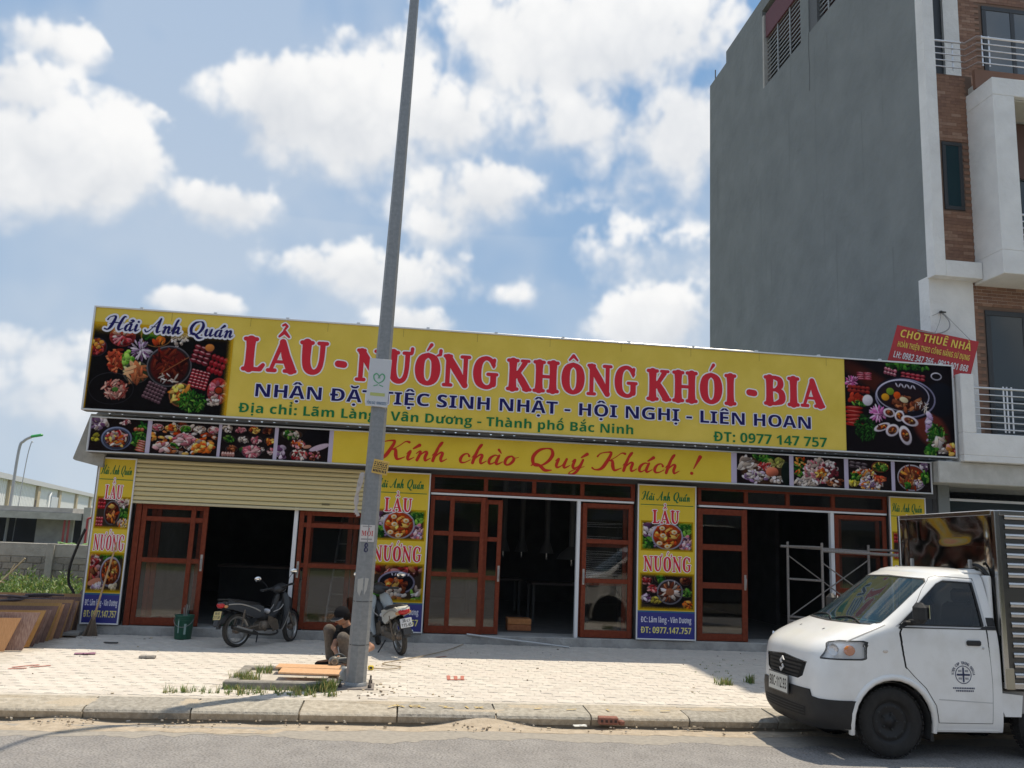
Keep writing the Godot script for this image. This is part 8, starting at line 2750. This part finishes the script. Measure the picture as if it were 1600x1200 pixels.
func build_person() -> void:
	var o := Vector3(-0.6, 0.03, 2.45)
	var man := thing("person", "man in black cap and black shirt squatting behind the lamp post, cutting wood", "person", o)
	var P := func(x: float, y: float, z: float) -> Vector3: return Vector3(x - 0.055, y + 0.01, z) - o
	var skin_m := plain("skin", tone(0.36, 0.185, 0.115), 0.55)
	skin_m.subsurf_scatter_enabled = true
	skin_m.subsurf_scatter_strength = 0.1
	var hip: Vector3 = P.call(-0.50, 0.23, 2.14)
	var chest: Vector3 = P.call(-0.545, 0.44, 2.37)
	var neck: Vector3 = P.call(-0.60, 0.545, 2.43)
	var head: Vector3 = P.call(-0.665, 0.665, 2.48)
	var sr: Vector3 = P.call(-0.695, 0.475, 2.28)
	var sl: Vector3 = P.call(-0.475, 0.465, 2.56)
	var er: Vector3 = P.call(-0.735, 0.28, 2.58)
	var el: Vector3 = P.call(-0.25, 0.285, 2.53)
	var wr: Vector3 = P.call(-0.665, 0.195, 2.80)
	var wl: Vector3 = P.call(-0.435, 0.165, 2.76)
	var hr: Vector3 = P.call(-0.56, 0.22, 2.08)
	var hl: Vector3 = P.call(-0.45, 0.22, 2.20)
	var kr: Vector3 = P.call(-0.835, 0.475, 2.36)
	var kl: Vector3 = P.call(-0.625, 0.415, 2.70)
	var ar: Vector3 = P.call(-0.80, 0.10, 2.27)
	var al: Vector3 = P.call(-0.575, 0.10, 2.61)
	var tr: Vector3 = P.call(-0.95, 0.055, 2.37)
	var tl: Vector3 = P.call(-0.71, 0.055, 2.74)
	var face := Vector3(-0.74, -0.42, 0.52).normalized()
	var crown := (Vector3.UP - face * face.y).normalized()
	var ear := face.cross(crown)
	var jaw := head - crown * 0.065 + face * 0.045
	# one continuous body
	var body := [[hip, chest, 0.12, 0.115], [chest, neck, 0.10, 0.05], [neck, head - crown * 0.03, 0.048, 0.05], [sr, sl, 0.055, 0.055],
		[sr, er, 0.046, 0.037], [er, wr, 0.037, 0.024], [sl, el, 0.046, 0.037], [el, wl, 0.037, 0.024],
		[hr, kr, 0.075, 0.05], [kr, ar, 0.048, 0.032], [hl, kl, 0.075, 0.05], [kl, al, 0.048, 0.032], [ar, ar + Vector3(0.03, -0.04, -0.03), 0.03, 0.025], [al, al + Vector3(0.03, -0.04, -0.03), 0.03, 0.025], [ar + Vector3(0, -0.045, 0), tr, 0.03, 0.02], [al + Vector3(0, -0.045, 0), tl, 0.03, 0.02],
		[head, head + crown * 0.03, 0.078, 0.078]]
	var st := nets(body, 0.012, 0.03)
	var hd := nets([[head + crown * 0.02 - face * 0.012, head + crown * 0.03 - face * 0.01, 0.086, 0.082], [head + face * 0.02, head - crown * 0.02 + face * 0.025, 0.07, 0.066], [jaw - ear * 0.03 - face * 0.02, jaw + face * 0.005, 0.03, 0.026], [jaw + ear * 0.03 - face * 0.02, jaw + face * 0.005, 0.03, 0.026], [jaw, jaw + face * 0.012 - crown * 0.008, 0.028, 0.022],
		[head + face * 0.085 + crown * 0.008, head + face * 0.108 - crown * 0.024, 0.009, 0.014], [head + face * 0.08 - crown * 0.052 - ear * 0.015, head + face * 0.08 - crown * 0.052 + ear * 0.015, 0.009, 0.009], [head + face * 0.076 + crown * 0.03 - ear * 0.03, head + face * 0.08 + crown * 0.03 + ear * 0.03, 0.012, 0.012],
		[head + ear * 0.082 - face * 0.01 + crown * 0.012, head + ear * 0.078 - face * 0.004 - crown * 0.028, 0.016, 0.01], [head - ear * 0.082 - face * 0.01 + crown * 0.012, head - ear * 0.078 - face * 0.004 - crown * 0.028, 0.016, 0.01], [head - crown * 0.04 - face * 0.02, neck, 0.052, 0.05]], 0.0045, 0.012)
	for h in [[wr, Vector3(-0.25, -0.35, 0.75), Vector3(-0.1, -0.9, -0.3), -1.0], [wl, Vector3(-0.55, -0.25, 0.7), Vector3(0, -0.9, -0.35), 1.0]]:
		var hb := nets(hand_bones(h[0], h[1], h[2], h[3]), 0.0035, 0.006)
		hb.generate_normals()
		st.append_from(hb.commit(), 0, Transform3D.IDENTITY)
	hd.generate_normals()
	st.append_from(hd.commit(), 0, Transform3D.IDENTITY)
	obj("body", st, skin_m, man)
	var eye := mb()
	for s in [-1.0, 1.0]:
		ball(eye, head + face * 0.078 + crown * 0.012 + ear * 0.03 * s, Vector3(0.011, 0.008, 0.011), 10, 6)
	obj("eyes", eye, plain("eye_dark", tone(0.03, 0.02, 0.018), 0.2), man)
	var mouth := mb()
	tube(mouth, [head + face * 0.0895 - crown * 0.052 - ear * 0.02, head + face * 0.0905 - crown * 0.053, head + face * 0.0895 - crown * 0.052 + ear * 0.02], 0.002, 5)
	obj("mouth", mouth, plain("lips", tone(0.18, 0.06, 0.05), 0.5), man)
	var hair := nets([[head - face * 0.03 + crown * 0.005 - ear * 0.045, head - face * 0.03 + crown * 0.005 + ear * 0.045, 0.066, 0.066], [head - face * 0.05 - crown * 0.03, head - face * 0.05 - crown * 0.05, 0.056, 0.045], [head + ear * 0.07 + face * 0.02 + crown * 0.02, head + ear * 0.076 + face * 0.012 - crown * 0.02, 0.014, 0.009], [head - ear * 0.07 + face * 0.02 + crown * 0.02, head - ear * 0.076 + face * 0.012 - crown * 0.02, 0.014, 0.009]], 0.006, 0.012)
	obj("hair", hair, plain("hair_black", tone(0.012, 0.010, 0.009), 0.6), man)
	# cap with a visor
	var cb := Basis(ear, crown, ear.cross(crown))
	var cap := mb()
	lathe(cap, [Vector2(0.101, 0.02), Vector2(0.102, 0.05), Vector2(0.092, 0.09), Vector2(0.062, 0.118), Vector2(0.03, 0.128), Vector2(0.0, 0.13)], Transform3D(cb, head - face * 0.008 + crown * 0.002), 22)
	ball(cap, head - face * 0.008 + crown * 0.132, Vector3.ONE * 0.008, 8, 5)
	var cp := obj("cap", cap, plain("cap_black", tone(0.014, 0.014, 0.016), 0.85), man)
	var vis := mb()
	vis.set_smooth_group(1)
	for i in 14:
		for lv in [0.0, 0.007]:
			var q := []
			for e in [[i, 0.0], [i + 1, 0.0], [i + 1, 1.0], [i, 1.0]]:
				var a: float = lerpf(-1.15, 1.15, e[0] / 14.0)
				var rr: float = 0.097 + e[1] * 0.075 * cos(a * 1.2)
				q.append(head - face * 0.008 + crown * (0.028 + lv - e[1] * 0.012 - absf(sin(a)) * 0.012) + face * cos(a) * rr + ear * sin(a) * rr * 0.95)
			quad(vis, q[0], q[1], q[2], q[3], crown * (1.0 if lv > 0 else -1.0))
	obj("visor", vis, plain("cap_visor", tone(0.02, 0.02, 0.022), 0.7), cp)
	var edge := mb()
	var ep := []
	for i in 15:
		var a: float = lerpf(-1.1, 1.1, i / 14.0)
		var rr: float = 0.097 + 0.075 * cos(a * 1.2)
		ep.append(head - face * 0.008 + crown * (0.019 - absf(sin(a)) * 0.012) + face * cos(a) * rr + ear * sin(a) * rr * 0.95)
	tube(edge, ep, 0.003, 5)
	obj("visor_edge", edge, plain("visor_edge", tone(0.35, 0.35, 0.36), 0.6), cp)
	# clothes
	var lower := hip + (chest - hip) * 0.1
	var shirt := nets([[lower, chest, 0.142, 0.13], [chest, chest.lerp(neck, 0.6), 0.115, 0.07], [sr, sl, 0.07, 0.07], [sr, sr.lerp(er, 0.55), 0.064, 0.058], [sl, sl.lerp(el, 0.62), 0.064, 0.058]], 0.011, 0.035)
	obj("shirt", shirt, mottled("shirt_black", tone(0.010, 0.010, 0.011), tone(0.022, 0.022, 0.024), 0.15, 0.9, 0.3), man)
	var trousers := nets([[hr, hl, 0.12, 0.12], [hip, hip + Vector3(0.0, 0.05, 0.0), 0.125, 0.12], [hr, kr, 0.098, 0.07], [kr, ar + Vector3(0, 0.02, 0), 0.07, 0.062], [hl, kl, 0.098, 0.07], [kl, al + Vector3(0, 0.02, 0), 0.07, 0.062]], 0.011, 0.03)
	obj("trousers", trousers, mottled("trousers_brown", tone(0.10, 0.085, 0.075), tone(0.19, 0.165, 0.14), 0.18, 0.92, 0.5), man)
	for f in [[ar, tr], [al, tl]]:
		var d: Vector3 = (f[1] - f[0]).normalized()
		var shoe := nets([[f[0] + Vector3(0, -0.055, 0) - d * 0.03, f[0] + Vector3(0, -0.06, 0) + d * 0.05, 0.04, 0.036], [f[0] + Vector3(0, -0.06, 0) + d * 0.05, f[1] + Vector3(0, -0.02, 0) + d * 0.01, 0.036, 0.03]], 0.008, 0.015)
		obj("shoe", shoe, plain("shoe_black", tone(0.02, 0.02, 0.02), 0.6), man)
	for c in man.get_children():
		if c.name in ["cap", "shirt", "hair", "shoe", "trousers"]:
			(c.material_override as StandardMaterial3D).metallic_specular = 0.12
	# the saw in his hands and what lies beside him
	var saw := thing("circular_saw", "grey hand-held circular saw resting on the orange planks by the man", "power saw", Vector3(-0.75, 0.16, 2.93))
	saw.rotation.y = 0.15
	var g := mb()
	lathe(g, [Vector2(0.0, 0.02), Vector2(0.055, 0.02), Vector2(0.062, 0.0), Vector2(0.062, -0.02)], Transform3D(Basis(Vector3.RIGHT, Vector3(0, 0, 1), Vector3(0, -1, 0)), Vector3.ZERO), 20)
	obj("blade_guard", g, plain("saw_grey", tone(0.16, 0.15, 0.13), 0.5, 0.5), saw)
	var ringm := mb()
	lathe(ringm, [Vector2(0.028, 0.021), Vector2(0.034, 0.026), Vector2(0.04, 0.021)], Transform3D(Basis(Vector3.RIGHT, Vector3(0, 0, 1), Vector3(0, -1, 0)), Vector3.ZERO), 20)
	obj("guard_ring", ringm, plain("saw_ring", tone(0.34, 0.30, 0.24), 0.4, 0.6), saw)
	var mot := mb()
	tube(mot, [Vector3(0.03, 0.01, -0.03), Vector3(0.15, 0.015, -0.05)], [0.042, 0.036], 14)
	tube(mot, curve([Vector3(0.0, 0.06, -0.03), Vector3(0.06, 0.085, -0.04), Vector3(0.13, 0.05, -0.05)], 4), 0.016, 8)
	obj("motor", mot, plain("saw_dark", tone(0.03, 0.035, 0.04), 0.5), saw)
	obj("base_plate", one_box(Vector3(0.02, -0.055, -0.03), Vector3(0.22, 0.006, 0.13), 0.001), plain("saw_plate", tone(0.3, 0.3, 0.3), 0.4, 0.8), saw)
	var bl := mb()
	lathe(bl, [Vector2(0.0, 0.002), Vector2(0.07, 0.002), Vector2(0.072, 0.0), Vector2(0.07, -0.002), Vector2(0.0, -0.002)], Transform3D(Basis(Vector3.RIGHT, Vector3(0, 0, 1), Vector3(0, -1, 0)), Vector3(0, -0.01, -0.03)), 28)
	obj("blade", bl, plain("saw_blade", tone(0.4, 0.4, 0.4), 0.3, 1.0), saw)
	var tp := thing("tape_measure", "small bright yellow tape measure on the paving right of the lamp post", "tape measure", Vector3(-0.29, 0.034, 2.72))
	obj("case", one_box(Vector3(0, 0.028, 0), Vector3(0.075, 0.06, 0.04), 0.014), plain("tape_yellow", tone(0.66, 0.50, 0.03), 0.4), tp)
	obj("label_disc", one_box(Vector3(0, 0.03, 0.021), Vector3(0.035, 0.03, 0.002), 0.0), plain("tape_black", tone(0.03, 0.03, 0.03), 0.5), tp)
	var bag := mb()
	bag.set_smooth_group(1)
	var n := FastNoiseLite.new()
	n.seed = 21
	n.frequency = 9.0
	var rings := []
	for j in 9:
		var ring := []
		for k in 14:
			var a := TAU * k / 14
			var f := j / 8.0
			var r := lerpf(0.055, 0.035, f) * (1.0 + 0.9 * n.get_noise_3d(cos(a) * 0.3, f * 0.8, sin(a) * 0.3))
			ring.append(Vector3(cos(a) * r + f * 0.02, f * 0.2 + 0.015 * n.get_noise_2d(k, j), sin(a) * r * 0.7))
		rings.append(ring)
	for j in 8:
		for k in 14:
			quad(bag, rings[j][k], rings[j][(k + 1) % 14], rings[j + 1][(k + 1) % 14], rings[j + 1][k], rings[j][k] * Vector3(1, 0, 1))
	for k in range(1, 13):
		tri(bag, rings[8][0], rings[8][k], rings[8][k + 1], Vector3.UP)
	var bg := tag(obj("crumpled_bag", bag, plain("bag_grey", tone(0.38, 0.38, 0.37), 0.35, 0.2)), "crumpled pale grey bag standing against the foot of the lamp post", "bag")
	bg.position = Vector3(-0.59, 0.0, 3.62)
	var scrap := mb()
	ball(scrap, Vector3.ZERO, Vector3(0.045, 0.028, 0.035), 7, 5)
	var sc := tag(obj("white_rubble", scrap, plain("rubble_white", tone(0.62, 0.62, 0.6), 0.8)), "white lump of broken plaster left of the foot of the lamp post", "rubble")
	sc.position = Vector3(-0.72, 0.02, 3.83)
# ---------------------------------------------------------------- small things
func build_small_things() -> void:
	# broom leaning on the left panel
	var br := thing("broom", "straw broom with a bamboo handle leaning on the leftmost yellow panel", "broom", Vector3(-4.6, 0.055, 0.22))
	var h := mb()
	tube(h, [Vector3(-0.02, 0.24, 0.0), Vector3(0.05, 0.75, -0.06), Vector3(0.14, 1.42, -0.155)], [0.017, 0.014, 0.012], 8)
	obj("handle", h, mottled("broom_cane", tone(0.42, 0.24, 0.11), tone(0.56, 0.38, 0.2), 0.3, 0.6), br)
	var s := [mb(), mb()]
	for i in 120:
		var a := rng.randf() * TAU
		var r := sqrt(rng.randf())
		tube(s[i % 2], [Vector3(-0.02 + cos(a) * r * 0.022, 0.30, sin(a) * r * 0.02), Vector3(-0.03 + cos(a) * r * 0.07, 0.14, sin(a) * r * 0.04), Vector3(-0.04 + cos(a) * r * 0.125, 0.0, sin(a) * r * 0.06)], 0.0035, 3, false)
	for k in 2:
		stuff(obj("straw", s[k], plain("straw_%d" % k, tone(0.21 + 0.08 * k, 0.155 + 0.06 * k, 0.11 + 0.05 * k), 0.9), br))
	var bind := mb()
	tube(bind, [Vector3(-0.018, 0.25, 0), Vector3(-0.015, 0.31, 0)], 0.026, 10)
	obj("binding", bind, plain("broom_binding", tone(0.3, 0.2, 0.12), 0.8), br)
	# green paint bucket
	var bk := thing("bucket", "green plastic paint bucket standing before the left-hand glass door", "bucket", Vector3(-3.26, 0.055, 0.27))
	var b := mb()
	lathe(b, [Vector2(0.0, 0.0), Vector2(0.118, 0.0), Vector2(0.125, 0.01), Vector2(0.142, 0.34), Vector2(0.148, 0.345), Vector2(0.148, 0.362), Vector2(0.138, 0.362), Vector2(0.122, 0.02), Vector2(0.0, 0.02)], Transform3D.IDENTITY, 28)
	var gm := plain("bucket_green", tone(0.012, 0.085, 0.05), 0.4)
	obj("pail", b, gm, bk)
	var rimst := mb()
	for y in [0.29, 0.315]:
		lathe(rimst, [Vector2(0.139, y - 0.006), Vector2(0.147, y), Vector2(0.139, y + 0.006)], Transform3D.IDENTITY, 28)
	obj("collar", rimst, gm, bk)
	var hh := mb()
	var hp := []
	for i in 13:
		var a := PI * i / 12
		hp.append(Vector3(cos(a) * 0.145, 0.31 - sin(a) * 0.12, 0.03 + sin(a) * 0.125))
	tube(hh, hp, 0.004, 6)
	obj("handle", hh, plain("bucket_wire", tone(0.3, 0.3, 0.3), 0.5, 0.6), bk)
	var patch := mb()
	for q in [[PI * 0.38, 0.16, 0.12, 0.08], [PI * 0.62, 0.2, 0.07, 0.1]]:
		for i in 6:
			var a0: float = q[0] - q[2] + 2 * q[2] * i / 6.0
			var a1: float = q[0] - q[2] + 2 * q[2] * (i + 1) / 6.0
			var e := []
			for p in [[a0, q[1] - q[3]], [a1, q[1] - q[3]], [a1, q[1] + q[3]], [a0, q[1] + q[3]]]:
				var r: float = 0.1265 + p[1] * 0.049
				e.append(Vector3(cos(p[0]) * r, p[1], sin(p[0]) * r))
			quad(patch, e[0], e[1], e[2], e[3], Vector3(cos(a0), 0, sin(a0)))
	obj("paper_label", patch, plain("bucket_label", tone(0.25, 0.36, 0.34), 0.7), bk)
	var brush := mb()
	for i in 12:
		tube(brush, [Vector3(-0.03, 0.1, 0), Vector3(-0.03 + rng.randf_range(-0.04, 0.05), 0.46 + rng.randf_range(-0.04, 0.05), rng.randf_range(-0.04, 0.04))], 0.004, 4)
	tag(obj("twig_bundle", brush, plain("twigs_grey", tone(0.26, 0.27, 0.26), 0.9)), "bundle of thin grey twigs standing in the green bucket", "twigs")
	(get_child(get_child_count() - 1) as Node3D).position = bk.position + Vector3(0.04, 0.02, 0.0)
	# green tub in the doorway
	var tub := mb()
	lathe(tub, [Vector2(0.0, 0.0), Vector2(0.17, 0.0), Vector2(0.2, 0.12), Vector2(0.21, 0.125), Vector2(0.21, 0.14), Vector2(0.19, 0.14), Vector2(0.16, 0.015), Vector2(0.0, 0.015)], Transform3D.IDENTITY, 28)
	var tb := tag(obj("green_tub", tub, plain("tub_green", tone(0.015, 0.09, 0.05), 0.4)), "low dark green tub on the floor inside the left-hand doorway", "tub")
	tb.position = Vector3(-2.8, 0.2, -0.45)
	# slab and scraps on the paving
	var sl := tag(obj("paving_slab", one_box(Vector3.ZERO, Vector3(0.36, 0.05, 0.3), 0.008), mottled("slab_grey", tone(0.24, 0.23, 0.21), tone(0.34, 0.33, 0.31), 0.4, 0.93, 0.6)), "loose grey slab lying at the foot of the leftmost panel", "slab")
	sl.position = Vector3(-4.98, 0.085, 0.16)
	sl.rotation.y = 0.1
	var stick := mb()
	tube(stick, [Vector3(1.16, 0.215, -0.02), Vector3(2.84, 0.072, 0.16)], 0.016, 6)
	var wt := tag(obj("white_pipe", stick, plain("pipe_white", tone(0.5, 0.51, 0.52), 0.5)), "long thin white pipe lying along the step below the middle doors", "pipe")
	wt.position = Vector3(0, 0.0, 0.03)
	var wire := mb()
	tube(wire, curve([Vector3(-0.3, 0.045, 2.62), Vector3(-0.05, 0.05, 2.72), Vector3(0.1, 0.05, 2.5), Vector3(-0.15, 0.055, 2.3), Vector3(0.3, 0.06, 1.7), Vector3(0.8, 0.07, 0.9), Vector3(1.1, 0.08, 0.2)], 6), 0.007, 6)
	tag(obj("power_lead", wire, plain("lead_tan", tone(0.32, 0.25, 0.16), 0.6)), "thin tan power lead trailing over the paving to the shop", "cable")
	var bits := [["purple_scrap", "purple plastic scrap lying on the paving near the leaning boards", "scrap", Vector3(-4.1, 0.05, 1.98), Vector3(0.26, 0.012, 0.09), tone(0.30, 0.15, 0.22), 0.2],
		["dark_scrap", "dark torn strip lying on the shaded paving below the broom", "scrap", Vector3(-4.1, 0.062, 0.95), Vector3(0.22, 0.012, 0.04), tone(0.05, 0.045, 0.04), -0.3],
		["white_scrap", "white scrap of paper in the gutter beside the broken brick", "paper", Vector3(1.98, -0.1, 5.2), Vector3(0.14, 0.01, 0.07), tone(0.62, 0.62, 0.6), 0.1],
		["grey_paver", "odd grey paver lying loose in the sunlit paving at left", "paver", Vector3(-3.25, 0.05, 2.15), Vector3(0.2, 0.03, 0.1), tone(0.28, 0.26, 0.24), 0.0],
		["dark_stain", "dark flat scrap on the gutter dirt ahead of the truck", "scrap", Vector3(3.2, -0.105, 5.22), Vector3(0.24, 0.008, 0.06), tone(0.09, 0.07, 0.05), 0.05]]
	for q in bits:
		var st := mb()
		st.set_smooth_group(1)
		box(st, Vector3.ZERO, q[4], 0.004)
		box(st, Vector3(q[4].x * 0.2, 0.006, q[4].z * 0.2), q[4] * Vector3(0.6, 1, 0.6), 0.004, Basis(Vector3.UP, 0.6))
		var o := tag(obj(q[0], st, plain(q[0] + "_m", q[5], 0.7)), q[1], q[2]) as Node3D
		o.position = q[3]
		o.rotation.y = q[6]
	# broken brick in the gutter
	var bx := thing("broken_brick", "broken red brick lying in the gutter at the middle of the kerb", "brick", Vector3(2.3, -0.085, 5.16), -0.08)
	var brick_m := mottled("gutter_brick", tone(0.22, 0.09, 0.065), tone(0.32, 0.15, 0.11), 0.2, 0.93, 0.8)
	var b1 := mb()
	box(b1, Vector3(-0.01, 0.035, 0), Vector3(0.21, 0.075, 0.1), 0.008)
	obj("brick_body", b1, brick_m, bx)
	var holes := mb()
	for i in 4:
		box(holes, Vector3(-0.08 + i * 0.048, 0.034, 0.0505), Vector3(0.026, 0.026, 0.004), 0.0)
	obj("brick_hole", holes, plain("brick_hole", tone(0.06, 0.035, 0.03), 0.95), bx)
	var b2 := mb()
	box(b2, Vector3(0.13, 0.02, 0.02), Vector3(0.05, 0.05, 0.07), 0.012, Basis(Vector3.UP, 0.5))
	obj("chip", b2, brick_m, bx)
	# scaffold tower before the right-hand doorway
	var sc := thing("scaffold", "rusty steel scaffold frame standing before the right-hand doorway", "scaffold", Vector3(6.66, 0.05, 0.12))
	var rust := mottled("scaffold_steel", tone(0.14, 0.12, 0.11), tone(0.33, 0.31, 0.29), 0.3, 0.6, 0.3, 0.02, 0.3)
	var posts := [Vector2(0.0, 0.0), Vector2(0.40, 0.45), Vector2(1.49, 0.0), Vector2(1.85, 0.45)]
	for p in posts:
		var st := mb()
		tube(st, [Vector3(p.x, -0.0, p.y), Vector3(p.x, 1.88, p.y)], 0.023, 8)
		obj("upright", st, rust, sc)
	var seg := [[0, 1, 1.8, 1.8, 0.022], [0, 1, 1.25, 1.25, 0.02], [0, 1, 0.55, 0.55, 0.024], [0, 1, 0.62, 0.62, 0.02], [2, 3, 1.8, 1.8, 0.02], [1, 3, 1.75, 1.72, 0.026], [0, 2, 1.8, 1.76, 0.024], [0, 2, 1.65, 0.65, 0.011], [1, 3, 1.55, 0.6, 0.011], [0, 2, 0.6, 1.62, 0.011], [1, 3, 0.6, 1.5, 0.011]]
	for q in seg:
		var st := mb()
		var a: Vector2 = posts[q[0]]
		var b3: Vector2 = posts[q[1]]
		tube(st, [Vector3(a.x - (0.13 if q[0] == 0 and q[4] == 0.024 and q[2] > 1.7 else 0.0), q[2], a.y), Vector3(b3.x, q[3], b3.y)], q[4], 7)
		obj("brace", st, rust, sc)
